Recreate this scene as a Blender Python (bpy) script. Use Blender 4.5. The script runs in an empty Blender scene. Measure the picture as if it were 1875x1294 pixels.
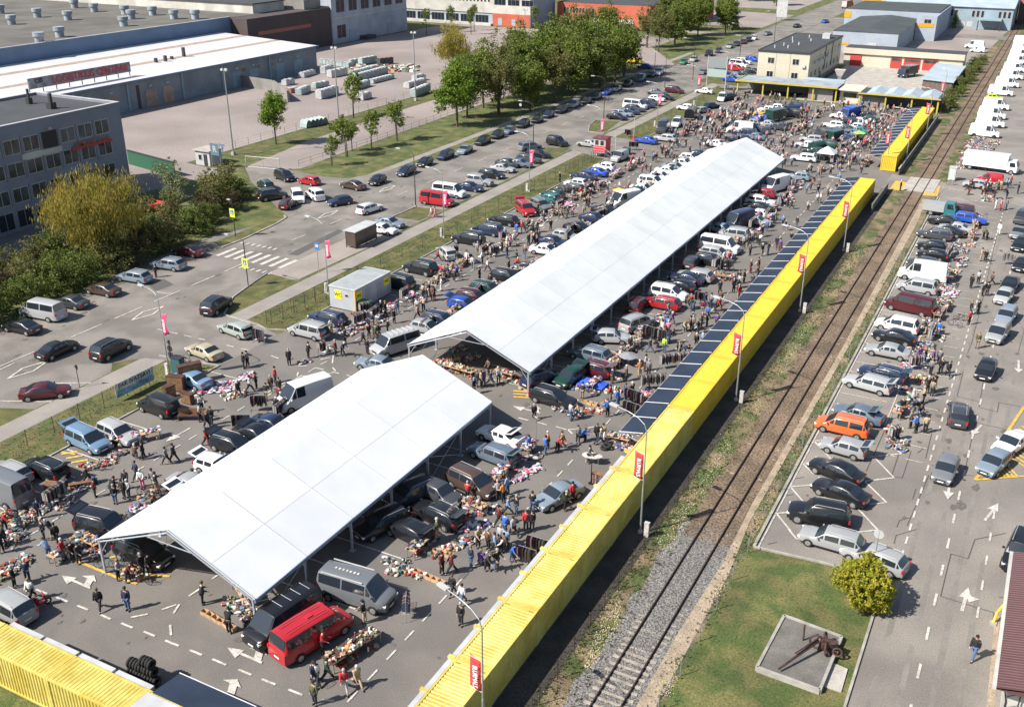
import bpy, bmesh, math, random
from mathutils import Vector, Matrix
R = math.radians
S = bpy.context.scene
COL = S.collection
# ------------------------------------------------------------ camera, sky, sun, exposure
CF, CP, CR, CYAW, CZ = 1845.558, -24.337, 0.091, 27.786, 42.151
cam = bpy.data.objects.new('camera', bpy.data.cameras.new('camera')); COL.objects.link(cam)
_p, _r, _y = R(CP), R(CR), R(CYAW)
_fw = Vector((-math.sin(_y)*math.cos(_p), math.cos(_y)*math.cos(_p), math.sin(_p)))
_rt = _fw.cross(Vector((0, 0, 1))).normalized(); _up = _rt.cross(_fw)
_r2 = _rt*math.cos(_r) + _up*math.sin(_r); _u2 = -_rt*math.sin(_r) + _up*math.cos(_r)
cam.matrix_world = Matrix(((_r2.x, _u2.x, -_fw.x, 0), (_r2.y, _u2.y, -_fw.y, 0), (_r2.z, _u2.z, -_fw.z, CZ), (0, 0, 0, 1)))
cam.data.sensor_width = 36; cam.data.lens = 36*CF/1875; cam.data.clip_end = 3000; cam.data.clip_start = 1
S.camera = cam
S.view_settings.view_transform = 'Standard'; S.view_settings.look = 'None'
S.view_settings.gamma = 1; S.view_settings.exposure = 0.75
SUN_AZ, SUN_EL = 231.5, 44.0            # world angle the light comes from, height
W = bpy.data.worlds.new('World'); S.world = W; W.use_nodes = True
nt = W.node_tree; sky = nt.nodes.new('ShaderNodeTexSky'); sky.sky_type = 'NISHITA'; sky.sun_disc = False
sky.sun_elevation = R(SUN_EL); sky.sun_rotation = R(90-SUN_AZ)
bgn = nt.nodes['Background']; nt.links.new(sky.outputs[0], bgn.inputs[0]); bgn.inputs[1].default_value = 0.085
sun = bpy.data.objects.new('sun', bpy.data.lights.new('sun', 'SUN')); COL.objects.link(sun)
sun.data.energy = 5.0; sun.data.angle = R(0.55); sun.data.color = (1, 0.955, 0.88)
_sd = Vector((math.cos(R(SUN_AZ))*math.cos(R(SUN_EL)), math.sin(R(SUN_AZ))*math.cos(R(SUN_EL)), math.sin(R(SUN_EL))))
sun.rotation_euler = _sd.to_track_quat('Z', 'Y').to_euler()

def G(u, v, z=0.0):
    """ground (or height z) point seen at photo pixel u, v"""
    d = _r2*((u-937.5)/CF) + _u2*(-(v-647)/CF) + _fw
    s = (z-CZ)/d.z
    return Vector((d.x*s, d.y*s, z))
rnd = random.Random(7)
# ------------------------------------------------------------ materials
def mat(name, col, rough=0.6, metal=0.0, n1=0, amt=0.0, n2=0, amt2=0.0, bump=0, bscale=0, objcol=False, island=None, col2=None, mixscale=0, spec=0.5, transl=0, wave=None, coat=0, grad=None):
    m = bpy.data.materials.new(name); m.use_nodes = True
    t = m.node_tree; N = t.nodes; K = t.links; b = N['Principled BSDF']
    b.inputs['Roughness'].default_value = rough; b.inputs['Metallic'].default_value = metal
    b.inputs['Specular IOR Level'].default_value = spec
    if coat: b.inputs['Coat Weight'].default_value = coat; b.inputs['Coat Roughness'].default_value = 0.05
    c = N.new('ShaderNodeRGB'); c.outputs[0].default_value = (*col, 1); out = c.outputs[0]
    geo = N.new('ShaderNodeNewGeometry')
    if objcol:
        oi = N.new('ShaderNodeObjectInfo'); out = oi.outputs['Color']
    if island:
        rp = N.new('ShaderNodeValToRGB'); rp.color_ramp.interpolation = 'CONSTANT'
        while len(rp.color_ramp.elements) > 1: rp.color_ramp.elements.remove(rp.color_ramp.elements[0])
        for i, ic in enumerate(island):
            e = rp.color_ramp.elements[0] if i == 0 else rp.color_ramp.elements.new(i/len(island))
            if i == 0: e.position = 0
            e.color = (*ic, 1)
        K.new(geo.outputs['Random Per Island'], rp.inputs[0]); out = rp.outputs[0]
    def noise(sc, det=4, dist=0):
        n = N.new('ShaderNodeTexNoise'); n.inputs['Scale'].default_value = sc; n.inputs['Detail'].default_value = det
        n.inputs['Distortion'].default_value = dist
        K.new(geo.outputs['Position'], n.inputs['Vector']); return n.outputs[0]
    def mixc(fac, a, bb, mode='MIX'):
        x = N.new('ShaderNodeMix'); x.data_type = 'RGBA'; x.blend_type = mode
        if isinstance(fac, (int, float)): x.inputs[0].default_value = fac
        else: K.new(fac, x.inputs[0])
        K.new(a, x.inputs[6])
        if isinstance(bb, tuple): x.inputs[7].default_value = (*bb, 1)
        else: K.new(bb, x.inputs[7])
        return x.outputs[2]
    def rng(v, a, b2, c2=0.35, d2=0.65):
        r = N.new('ShaderNodeMapRange'); K.new(v, r.inputs[0])
        r.inputs[1].default_value = c2; r.inputs[2].default_value = d2; r.inputs[3].default_value = a; r.inputs[4].default_value = b2
        return r.outputs[0]
    def scale(outc, v):
        x = N.new('ShaderNodeVectorMath'); x.operation = 'SCALE'; K.new(outc, x.inputs[0]); K.new(v, x.inputs['Scale']); return x.outputs[0]
    if col2: out = mixc(rng(noise(mixscale, 5, 0.4), 0, 1, 0.42, 0.6), out, col2)
    if n1: out = scale(out, rng(noise(n1, 5), 1-amt, 1+amt))
    if n2: out = scale(out, rng(noise(n2, 3), 1-amt2, 1+amt2))
    if wave:   # (axis, scale, depth) corrugation by stripes of bump
        pass
    K.new(out, b.inputs['Base Color'])
    if bump:
        bp = N.new('ShaderNodeBump'); bp.inputs['Strength'].default_value = bump; bp.inputs['Distance'].default_value = 0.05
        K.new(noise(bscale, 5), bp.inputs['Height']); K.new(bp.outputs[0], b.inputs['Normal'])
    if transl:
        tr = N.new('ShaderNodeBsdfTranslucent'); ms = N.new('ShaderNodeMixShader'); ms.inputs[0].default_value = transl
        K.new(out, tr.inputs[0]); K.new(b.outputs[0], ms.inputs[1]); K.new(tr.outputs[0], ms.inputs[2])
        K.new(ms.outputs[0], N['Material Output'].inputs[0])
    return m
M = {}
def mk(k, *a, **kw): M[k] = mat(k, *a, **kw)
mk('asphalt', (0.160, 0.144, 0.128), 0.9, col2=(0.134, 0.122, 0.110), mixscale=0.22, n1=0.07, amt=0.10, n2=14, amt2=0.20, bump=0.3, bscale=40)
mk('road', (0.200, 0.180, 0.158), 0.9, n1=0.09, amt=0.14, n2=12, amt2=0.16, bump=0.3, bscale=40, col2=(0.145, 0.130, 0.113), mixscale=0.25)
mk('lot', (0.218, 0.194, 0.168), 0.9, col2=(0.178, 0.160, 0.141), mixscale=0.18, n1=0.11, amt=0.14, n2=12, amt2=0.2, bump=0.3, bscale=40)
mk('patch', (0.085, 0.080, 0.076), 0.9, n2=12, amt2=0.2)
mk('tar', (0.075, 0.068, 0.06), 0.8)
mk('paving', (0.26, 0.225, 0.195), 0.9, n1=0.2, amt=0.12, n2=8, amt2=0.12)
mk('walk', (0.24, 0.215, 0.19), 0.9, n1=0.3, amt=0.12, n2=9, amt2=0.15)
mk('yard', (0.245, 0.205, 0.185), 0.92, n1=0.05, amt=0.16, n2=2.5, amt2=0.10)
mk('concrete', (0.36, 0.33, 0.29), 0.9, n1=0.6, amt=0.16, n2=8, amt2=0.12)
mk('darkconcrete', (0.135, 0.125, 0.11), 0.9, n1=0.6, amt=0.2, n2=9, amt2=0.15)
mk('kerb', (0.30, 0.28, 0.25), 0.9, n1=1, amt=0.2)
mk('grass', (0.066, 0.080, 0.020), 0.95, n1=0.5, amt=0.22, n2=9, amt2=0.35, col2=(0.115, 0.100, 0.034), mixscale=0.6, bump=0.8, bscale=14)
mk('lawn', (0.058, 0.082, 0.018), 0.95, n1=0.3, amt=0.2, n2=7, amt2=0.3, col2=(0.125, 0.115, 0.038), mixscale=0.5, bump=0.8, bscale=12)
mk('verge', (0.062, 0.080, 0.022), 0.95, n1=0.5, amt=0.3, n2=8, amt2=0.4, col2=(0.185, 0.135, 0.078), mixscale=0.35, bump=0.9, bscale=10)
mk('soil', (0.040, 0.034, 0.028), 0.95, n1=0.5, amt=0.4, n2=8, amt2=0.4)
mk('path', (0.30, 0.235, 0.165), 0.95, n1=0.7, amt=0.2, n2=10, amt2=0.25)
mk('ballast', (0.155, 0.145, 0.135), 0.95, n2=7, amt2=0.75, n1=0.7, amt=0.15, bump=1, bscale=9)
mk('brownballast', (0.12, 0.088, 0.058), 0.95, col2=(0.19, 0.135, 0.085), mixscale=.5) if 0 else mk('brownballast', (0.145, 0.102, 0.066), 0.95, n2=6, amt2=0.6, n1=0.3, amt=0.3, bump=1, bscale=9)
mk('rail', (0.055, 0.035, 0.028), 0.6, metal=0.2)
mk('sleeper', (0.30, 0.26, 0.21), 0.9, n1=2, amt=0.25)
mk('white', (0.46, 0.425, 0.38), 0.8, n1=1.3, amt=.15, n2=6, amt2=0.25)
mk('yellowpaint', (0.55, 0.33, 0.06), 0.8, n2=4, amt2=0.25)
mk('tentnear', (1, 1, 1), 0.55, island=[(.64,.65,.66),(.665,.675,.685),(.615,.625,.64),(.65,.66,.67),(.63,.64,.65)], n2=.5, amt2=.015, n1=0.25, amt=0.03, bump=0.15, bscale=0.8)
mk('tentfar', (1, 1, 1), 0.8, island=[(.61,.63,.625),(.59,.61,.605),(.625,.64,.635),(.60,.62,.61)], n2=.5, amt2=.015, n1=0.3, amt=0.05, bump=0.15, bscale=0.8)
mk('seam', (0.42, 0.43, 0.44), 0.6)
mk('tentpole', (0.42, 0.45, 0.50), 0.4, metal=0.5)
mk('gutter', (0.20, 0.26, 0.36), 0.4, metal=0.3)
mk('yellow', (0.60, 0.405, 0.030), 0.5, n1=0.6, amt=0.07, n2=5, amt2=0.05)
mk('yellowpale', (0.57, 0.47, 0.125), 0.5, col2=(.50, .385, .075), mixscale=.7, n1=0.5, amt=0.08, n2=4, amt2=0.06)
mk('rust', (0.25, 0.12, 0.04), 0.8)
mk('navy', (0.026, 0.038, 0.062), 0.8, spec=.15, n1=0.4, amt=0.15)
mk('lightgrey', (0.42, 0.42, 0.42), 0.6, n1=1, amt=0.1)
mk('steel', (0.38, 0.40, 0.41), 0.4, metal=0.6)
mk('darksteel', (0.05, 0.05, 0.055), 0.5, metal=0.3)
mk('glass', (0.018, 0.024, 0.032), 0.08, spec=0.8)
mk('winglass', (0.045, 0.055, 0.06), 0.15, spec=0.6, n1=0.7, amt=0.5)
mk('paint', (1, 1, 1), 0.32, objcol=True, coat=0.7, spec=0.4)
mk('black', (0.012, 0.012, 0.013), 0.6)
mk('tyre', (0.016, 0.016, 0.016), 0.85)
mk('alloy', (0.45, 0.45, 0.46), 0.35, metal=0.7)
mk('lamp_glass', (0.75, 0.78, 0.80), 0.1)
mk('tail', (0.45, 0.02, 0.02), 0.2)
mk('plate', (0.75, 0.75, 0.75), 0.5)
mk('skin', (0.50, 0.31, 0.22), 0.6)
mk('cloth', (1, 1, 1), 0.9, objcol=True)
mk('shoe', (0.03, 0.03, 0.03), 0.7)
mk('wood', (0.20, 0.105, 0.05), 0.7, n1=2, amt=0.25)
mk('darkwood', (0.075, 0.035, 0.022), 0.6, n1=2, amt=0.3)
mk('card', (0.45, 0.28, 0.15), 0.85, n1=3, amt=0.15)
mk('bark', (0.085, 0.065, 0.05), 0.95, n1=3, amt=0.3)
BR = [(0.52, 0.51, 0.50), (0.40, 0.35, 0.29), (0.03, 0.03, 0.035), (0.04, 0.05, 0.09), (0.35, 0.035, 0.045), (0.50, 0.48, 0.46), (0.24, 0.17, 0.12), (0.02, 0.02, 0.025),
      (0.42, 0.22, 0.24), (0.08, 0.16, 0.33), (0.20, 0.20, 0.20), (0.12, 0.08, 0.055), (0.48, 0.40, 0.30), (0.05, 0.12, 0.08), (0.55, 0.54, 0.53), (0.025, 0.025, 0.03), (0.11, 0.11, 0.13), (0.30, 0.19, 0.07), (0.07, 0.06, 0.06), (0.34, 0.33, 0.31)]
mk('bric', (1, 1, 1), 0.8, island=BR)
mk('garb', (1, 1, 1), 0.9, island=[(0.03, 0.03, 0.035), (0.45, 0.44, 0.42), (0.04, 0.05, 0.09), (0.20, 0.14, 0.10), (0.02, 0.02, 0.02), (0.33, 0.30, 0.27), (0.10, 0.10, 0.11), (0.03, 0.03, 0.04), (0.30, 0.28, 0.26), (0.18, 0.025, 0.035), (0.72, 0.71, 0.70), (0.09, 0.08, 0.08), (0.08, 0.14, 0.28), (0.16, 0.12, 0.10), (0.5, 0.28, 0.3)])
mk('pastel', (1, 1, 1), 0.9, island=[(0.55, 0.54, 0.53), (0.52, 0.22, 0.32), (0.56, 0.50, 0.49), (0.42, 0.04, 0.08), (0.52, 0.38, 0.42), (0.06, 0.08, 0.20), (0.58, 0.57, 0.56), (0.05, 0.05, 0.06), (0.22, 0.20, 0.26)])
mk('wares', (1, 1, 1), 0.8, island=[(0.50, 0.40, 0.28), (0.12, 0.09, 0.07), (0.65, 0.62, 0.56), (0.05, 0.05, 0.05), (0.30, 0.22, 0.14), (0.40, 0.06, 0.05), (0.20, 0.22, 0.20), (0.72, 0.70, 0.66), (0.10, 0.18, 0.12), (0.55, 0.32, 0.14)])
def leafm(k, cols, tl=0.35): mk(k, (1, 1, 1), 0.75, island=cols, transl=tl, spec=0.3)
leafm('leaf_fresh', [(0.155, 0.245, 0.022), (0.115, 0.190, 0.018), (0.19, 0.275, 0.032), (0.09, 0.155, 0.016), (0.165, 0.235, 0.024)])
leafm('leaf_dark', [(0.105, 0.150, 0.030), (0.15, 0.185, 0.038), (0.08, 0.115, 0.024), (0.175, 0.20, 0.045)])
leafm('leaf_mid', [(0.145, 0.195, 0.030), (0.18, 0.22, 0.038), (0.105, 0.15, 0.026), (0.20, 0.225, 0.05)])
leafm('leaf_gold', [(0.38, 0.285, 0.055), (0.30, 0.25, 0.05), (0.44, 0.33, 0.07), (0.20, 0.19, 0.04), (0.24, 0.23, 0.045)])
leafm('leaf_bush', [(0.33, 0.34, 0.03), (0.26, 0.29, 0.025), (0.40, 0.38, 0.04), (0.38, 0.26, 0.04), (0.20, 0.23, 0.02)])
leafm('leaf_olive', [(0.15, 0.16, 0.045), (0.19, 0.19, 0.055), (0.11, 0.115, 0.035), (0.20, 0.175, 0.07)])
leafm('leaf_blossom', [(0.36, 0.36, 0.24), (0.10, 0.135, 0.035), (0.28, 0.29, 0.16), (0.12, 0.15, 0.04), (0.08, 0.11, 0.03)])
leafm('leaf_brown', [(0.14, 0.075, 0.045), (0.10, 0.08, 0.04), (0.07, 0.07, 0.03)])
# ------------------------------------------------------------ mesh collecting
class MB:
    def __init__(s): s.v = []; s.f = []; s.m = []; s.sm = []
    def add(s, vs, fs, m=0, smooth=False):
        o = len(s.v); s.v += [tuple(v) for v in vs]
        for f in fs: s.f.append(tuple(i+o for i in f)); s.m.append(m); s.sm.append(smooth)
        return s
    def box(s, x0, x1, y0, y1, z0, z1, m=0, X=None):
        vs = [Vector((x, y, z)) for z in (z0, z1) for x, y in ((x0, y0), (x1, y0), (x1, y1), (x0, y1))]
        if X is not None: vs = [X @ v for v in vs]
        return s.add(vs, [(3, 2, 1, 0), (4, 5, 6, 7), (0, 1, 5, 4), (1, 2, 6, 5), (2, 3, 7, 6), (3, 0, 4, 7)], m)
    def cbox(s, c, d, rz=0, m=0, tilt=0):
        X = Matrix.Translation(c) @ Matrix.Rotation(rz, 4, 'Z') @ Matrix.Rotation(tilt, 4, 'Y')
        return s.box(-d[0]/2, d[0]/2, -d[1]/2, d[1]/2, -d[2]/2, d[2]/2, m, X)
    def tube(s, a, b, r, n=6, m=0, r2=None, cap=True):
        a = Vector(a); b = Vector(b); d = (b-a)
        if d.length < 1e-6: return s
        q = d.to_track_quat('Z', 'Y').to_matrix(); r2 = r if r2 is None else r2
        vs = [a + q @ Vector((math.cos(2*math.pi*i/n)*r, math.sin(2*math.pi*i/n)*r, 0)) for i in range(n)] + \
             [b + q @ Vector((math.cos(2*math.pi*i/n)*r2, math.sin(2*math.pi*i/n)*r2, 0)) for i in range(n)]
        fs = [(i, (i+1) % n, (i+1) % n+n, i+n) for i in range(n)]
        s.add(vs, fs, m, n > 5)
        if cap: s.add(vs[:n], [tuple(range(n))[::-1]], m); s.add(vs[n:], [tuple(range(n))], m)
        return s
    def path(s, pts, r, n=6, m=0):
        for a, b in zip(pts[:-1], pts[1:]): s.tube(a, b, r, n, m)
        return s
    def poly(s, pts, m=0): return s.add(pts, [tuple(range(len(pts)))], m)
    def prism(s, pts, z0, z1, m=0):
        n = len(pts)
        vs = [(p[0], p[1], z0) for p in pts]+[(p[0], p[1], z1) for p in pts]
        return s.add(vs, [tuple(range(n))[::-1], tuple(range(n, 2*n))]+[(i, (i+1) % n, (i+1) % n+n, i+n) for i in range(n)], m)
    def torus(s, c, Rr, r, n=12, k=6, m=0, X=None):
        X = X or Matrix.Identity(4); vs = []; fs = []
        for i in range(n):
            for j in range(k):
                a = 2*math.pi*i/n; b = 2*math.pi*j/k
                vs.append(Vector(c) + X.to_3x3() @ Vector(((Rr+r*math.cos(b))*math.cos(a), (Rr+r*math.cos(b))*math.sin(a), r*math.sin(b))))
                fs.append((i*k+j, ((i+1) % n)*k+j, ((i+1) % n)*k+(j+1) % k, i*k+(j+1) % k))
        return s.add(vs, fs, m, True)
    def blob(s, c, d, rz=0, m=0, rough=0.15, rg=rnd):
        """a small lumpy six-ring solid"""
        n = 7; vs = []; fs = []
        cz, sz = math.cos(rz), math.sin(rz)
        for k, (h, q) in enumerate(((0, .75), (.45, 1), (.85, .7))):
            for i in range(n):
                a = 2*math.pi*i/n; w = q*(1+rg.uniform(-rough, rough))
                x = math.cos(a)*d[0]/2*w; y = math.sin(a)*d[1]/2*w
                vs.append((c[0]+x*cz-y*sz, c[1]+x*sz+y*cz, c[2]+h*d[2]))
        vs.append((c[0], c[1], c[2]+d[2]))
        for k in range(2):
            for i in range(n): fs.append((k*n+i, k*n+(i+1) % n, (k+1)*n+(i+1) % n, (k+1)*n+i))
        for i in range(n): fs.append((2*n+i, 2*n+(i+1) % n, 3*n))
        return s.add(vs, fs, m, True)
    def mesh(s, name, mats):
        me = bpy.data.meshes.new(name); me.from_pydata(s.v, [], s.f)
        for x in (mats if isinstance(mats, (list, tuple)) else [mats]): me.materials.append(M[x] if isinstance(x, str) else x)
        me.polygons.foreach_set('material_index', s.m); me.polygons.foreach_set('use_smooth', s.sm)
        me.update(); return me
    def build(s, name, mats, parent=None, loc=None, rz=0):
        o = bpy.data.objects.new(name, s.mesh(name, mats)); COL.objects.link(o)
        if parent is not None: o.parent = parent
        if loc is not None: o.location = loc
        if rz: o.rotation_euler.z = rz
        return o
def tag(o, label=None, cat=None, group=None, kind=None):
    if label: o['label'] = label
    if cat: o['category'] = cat
    if group: o['group'] = group
    if kind: o['kind'] = kind
    return o
def empty(name, label, cat, loc=(0, 0, 0), rz=0, group=None):
    o = bpy.data.objects.new(name, None); COL.objects.link(o); o.location = loc; o.rotation_euler.z = rz
    o.empty_display_size = 0.3
    return tag(o, label, cat, group)
CH = {}
def kids(o):
    if o.name not in CH: CH[o.name] = list(o.children)
    return CH[o.name]
def copytree(o, parent=None):
    c = o.copy(); COL.objects.link(c); c.parent = parent
    for ch in kids(o): copytree(ch, c)
    return c
def killtree(o):
    for ch in list(kids(o)): killtree(ch)
    bpy.data.objects.remove(o)
def sheet(name, pts, m, level, kind='structure'):
    """flat ground area; pts are world (x, y)"""
    o = MB().poly([(p[0], p[1], 0.004*level) for p in pts]).build(name, m)
    bmn = bmesh.new(); bmn.from_mesh(o.data)
    for f in bmn.faces:
        f.normal_update()
        if f.normal.z < 0: f.normal_flip()
    bmesh.ops.triangulate(bmn, faces=bmn.faces[:]); bmn.to_mesh(o.data); bmn.free()
    o['kind'] = kind; return o
def px(*uv, z=0): return [tuple(G(u, v, z)[:2]) for u, v in uv]
def text_mesh(txt, name, m, size, parent, X, ext=0.01, align='CENTER', sx=1):
    cu = bpy.data.curves.new('t', 'FONT'); cu.body = txt; cu.size = size; cu.extrude = ext; cu.align_x = align; cu.align_y = 'CENTER'; cu.offset = size*0.015
    ob = bpy.data.objects.new('t', cu); COL.objects.link(ob)
    me = bpy.data.meshes.new_from_object(ob.evaluated_get(bpy.context.evaluated_depsgraph_get()))
    bpy.data.objects.remove(ob); bpy.data.curves.remove(cu)
    me.transform(X @ Matrix.Diagonal((sx, 1, 1, 1))); me.materials.clear(); me.materials.append(M[m]); me.name = name
    o = bpy.data.objects.new(name, me); COL.objects.link(o); o.parent = parent; return o
def frame(o, ux, uz):
    """matrix: origin o, x axis ux, y axis (text up) uz"""
    ux = Vector(ux).normalized(); uz = Vector(uz).normalized(); n = ux.cross(uz)
    return Matrix(((ux.x, uz.x, n.x, o[0]), (ux.y, uz.y, n.y, o[1]), (ux.z, uz.z, n.z, o[2]), (0, 0, 0, 1)))
USED = {}
def ordn(n): return {1: 'first', 2: 'second', 3: 'third', 4: 'fourth', 5: 'fifth', 6: 'sixth', 7: 'seventh', 8: 'eighth', 9: 'ninth', 10: 'tenth'}.get(n) or '%d%s' % (n, {1: 'st', 2: 'nd', 3: 'rd'}.get(n % 10 if n//10 != 1 else 0, 'th'))
# ------------------------------------------------------------ ground
g = MB(); g.add([(-1500, -60, -0.02), (900, -60, -0.02), (900, 2600, -0.02), (-1500, 2600, -0.02)], [(0, 1, 2, 3)])
tag(g.build('ground', 'lawn'), kind='structure')
def rect(name, x0, x1, y0, y1, m, lv): return sheet(name, [(x0, y0), (x1, y0), (x1, y1), (x0, y1)], m, lv)
rect('market_asphalt', -67.5, -21.2, 27.0, 236, 'asphalt', 1)
rect('grass_strip', -73.2, -67.5, 20, 250, 'grass', 1)
rect('avenue', -94.0, -80.9, -20, 900, 'road', 2)
rect('pavement', -75.7, -73.2, 20, 262, 'walk', 3)
sheet('parking_bays', px((641, 350), (760, 326), (713, 437), (560, 500), (500, 545)) and [(-81.0, 95), (-76.3, 95), (-76.3, 250), (-81.0, 250)], 'road', 1)
rect('grass_verge', -80.9, -75.7, 20, 95, 'grass', 1)
# market entrances
sheet('near_entrance', [(-81.2, 60), (-78.2, 60.5), (-75.4, 64.2), (-67.4, 66.2), (-67.4, 75.0), (-71.3, 76.2), (-76.5, 76.4), (-79.4, 81.4), (-81.2, 88)], 'road', 4)
sheet('layby', [(-81.2, 41), (-78.9, 50.0), (-75.8, 51.4), (-75.8, 56.5), (-75.8, 60.2), (-77.6, 62), (-81.2, 62)], 'road', 5)
sheet('bus_stop_paving', [(-81.1, 89.5), (-76.4, 89.0), (-75.8, 110.2), (-80.8, 112.0)], 'paving', 5)
sheet('far_entrance', [(-81.2, 172), (-77, 168), (-67.4, 163.5), (-66, 180), (-75.7, 181.8), (-79, 184.5), (-81.2, 188)], 'road', 4)
sheet('hall_entrance', [(-81.2, 240), (-76, 252), (-67.4, 238), (-60, 236), (-60, 258), (-68, 262), (-81.2, 300)], 'road', 4)
for k, pts in enumerate((
    [(-80.8, 116.8), (-80.9, 122.5), (-76.6, 123.4), (-76.6, 116.9)],
    [(-80.7, 158), (-81.1, 166.5), (-76.7, 169.4), (-76.4, 161.5)],
    [(-79.8, 183.4), (-82.0, 190.2), (-82.9, 194.4), (-78.1, 196.2), (-76.4, 184)],
    [(-80.6, 220), (-80.6, 230), (-77.2, 232.8), (-76.4, 226)],
    [(-80, 262), (-79.3, 250.4), (-74.2, 250), (-67, 249), (-67, 258), (-73, 262)])):
    sheet('grass_island', pts, 'grass', 7)
# left of the avenue
rect('left_verge', -99.2, -94.0, 110, 420, 'lawn', 1)
rect('left_pavement', -98.4, -96.8, 128, 300, 'walk', 3)
sheet('side_street', [(-94.2, 60), (-97.2, 82), (-97.8, 96), (-94.2, 109.5), (-98, 112), (-112, 122), (-119.5, 129.0), (-113.0, 131.5), (-104, 130.5), (-99.8, 131.5), (-97.4, 137), (-93.9, 150)], 'road', 5)
sheet('corner_island', [(-95.6, 95.5), (-95.4, 109.0), (-94.3, 108.6), (-93.0, 98.2), (-92.9, 94.4)], 'grass', 6)
sheet('yard_paving', [(-125.5, 126), (-131, 127), (-131, 200), (-127, 330), (-165, 330), (-200, 330), (-203, 226), (-176, 150), (-140, 110), (-123, 108), (-119.8, 128)], 'yard', 2)
sheet('access_lane', [(-119.8, 129), (-123.2, 150), (-124.8, 195), (-124, 330), (-112, 330), (-112.4, 183), (-111.6, 149), (-110.8, 133), (-113.0, 131.2)], 'yard', 3)
rect('yard_grass_strip', -130.2, -124.6, 134, 330, 'grass', 6)
rect('office_forecourt', -122.4, -112, 40, 104, 'asphalt', 2)
sheet('far_avenue_lane', [(-120, 300), (-94, 262), (-94, 275), (-120, 318)], 'yard', 4)
sheet('far_side_paving', [(-150, 372), (-96, 372), (-96, 420), (-150, 430)], 'yard', 3)
sheet('far_side_lane', [(-175, 345), (-96, 345), (-96, 352), (-175, 352)], 'walk', 3)
rect('sand_yard', -190, -100, 440, 640, 'paving', 3)
rect('far_car_park', -80.6, -66.5, 262, 420, 'road', 3)
# railway strip
rect('rail_verge', -21.2, -12.9, 20, 360, 'verge', 1)
rect('bare_soil', -21.6, -19.4, 28, 163, 'soil', 2)
sheet('trodden_path', [(-14.35, 20), (-13.35, 20), (-13.25, 57), (-13.75, 64), (-13.6, 90), (-13.5, 150), (-14.1, 163), (-14.6, 163), (-14.1, 100), (-14.25, 66), (-14.0, 58), (-14.3, 50)], 'path', 7)
def ribbon(name, x0, x1, y0, y1, m, lv, wob=0.35, st=1.5, z=0.0):
    rg = random.Random(3); ys = []; y = y0
    while y < y1: ys.append(y); y += st
    ys.append(y1)
    L = [(x0+rg.uniform(-wob, wob), y) for y in ys]; Rr = [(x1+rg.uniform(-wob, wob), y) for y in ys]
    b = MB()
    vs = [(p[0], p[1], z+0.004*lv) for p in L]+[(p[0], p[1], z+0.004*lv) for p in Rr]; n = len(L)
    b.add(vs, [(i, i+n, i+n+1, i+1) for i in range(n-1)])
    return tag(b.build(name, m), kind='structure')
ribbon('ballast_shoulder', -18.1, -13.9, 20, 62, 'ballast', 4)
ribbon('track_bed', -17.6, -14.0, 60, 420, 'brownballast', 5, 0.25)
sheet('level_crossing', [(-21.2, 166.5), (-12.8, 166.0), (-11.9, 174.8), (-21.2, 176.5)], 'lot', 6)
sheet('crossing_yellow', px((1628, 348), (1640, 331), (1667, 336), (1660, 349)), 'yellowpaint', 8)
sheet('crossing_yellow', px((1688, 358), (1697, 338), (1722, 341), (1716, 360)), 'yellowpaint', 8)
# right car park and road
sheet('right_lot', [(-12.6, 60.8), (-12.6, 166), (-12.0, 200), (-12.0, 420), (60, 420), (60, 20), (-3.9, 20), (-3.8, 48), (-3.65, 61.5), (-8.1, 61.3)], 'lot', 2)
sheet('monument_lawn', [(-13.0, 20), (-13.0, 60.4), (-8.1, 61.0), (-3.75, 61.2), (-3.85, 48), (-4.0, 20)], 'lawn', 3)
rect('hall_back_yard', -52, -21.5, 238, 420, 'concrete', 1)
sheet('hall_back_lot', [(-66, 300), (-21.5, 300), (-17.5, 420), (-66, 420)], 'yard', 2)
rect('crossing_far', -36, -10, 376, 386, 'road', 8)
sheet('building_apron', px((1822, 1128), (1830, 1128), (1822, 1294), (1806, 1294)), 'path', 5)
# kerbs
kb = MB()
def kerb(pts, w=0.14, h=0.13, mm='kerb', name='kerb'):
    b = MB()
    for a, c in zip(pts[:-1], pts[1:]):
        a = Vector((*a, 0)); c = Vector((*c, 0)); d = (c-a); n = Vector((-d.y, d.x, 0)).normalized()*w/2
        b.prism([a-n, c-n, c+n, a+n], -0.01, h)
    return tag(b.build(name, mm), kind='structure')
kerb([(-67.5, 20), (-67.5, 66.2)]); kerb([(-67.5, 76.6), (-67.5, 163)]); kerb([(-67.5, 181), (-67.5, 236)])
kerb([(-12.6, 61), (-12.6, 165.4)], 0.2); kerb([(-12.6, 60.9), (-8.1, 61.3), (-3.75, 61.5), (-3.75, 48), (-3.95, 20)], 0.16)
kerb([(-93.0, 94.4), (-92.9, 98.2), (-93.6, 106), (-94.3, 109), (-95.2, 109.8)], 0.25)
kerb([(-67.4, 66.2), (-70, 65.9), (-74.5, 65.2)]); kerb([(-67.4, 76.4), (-69.5, 75.6), (-71.3, 76.2), (-76.4, 76.6), (-79.2, 81.2), (-80.6, 86.9), (-81.1, 89.5)])
kerb([(-81.0, 112), (-81.0, 116.8), (-80.9, 122.6), (-76.6, 123.5)]); kerb([(-81.1, 166.6), (-80.4, 158)]); kerb([(-76.2, 183.2), (-79.6, 183.3), (-81.9, 189), (-82.9, 194.5), (-78.1, 196.4)])
kerb([(-94.0, 150), (-94.0, 420)]); kerb([(-81.0, 262), (-79.3, 250.4), (-77, 245)])
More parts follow.
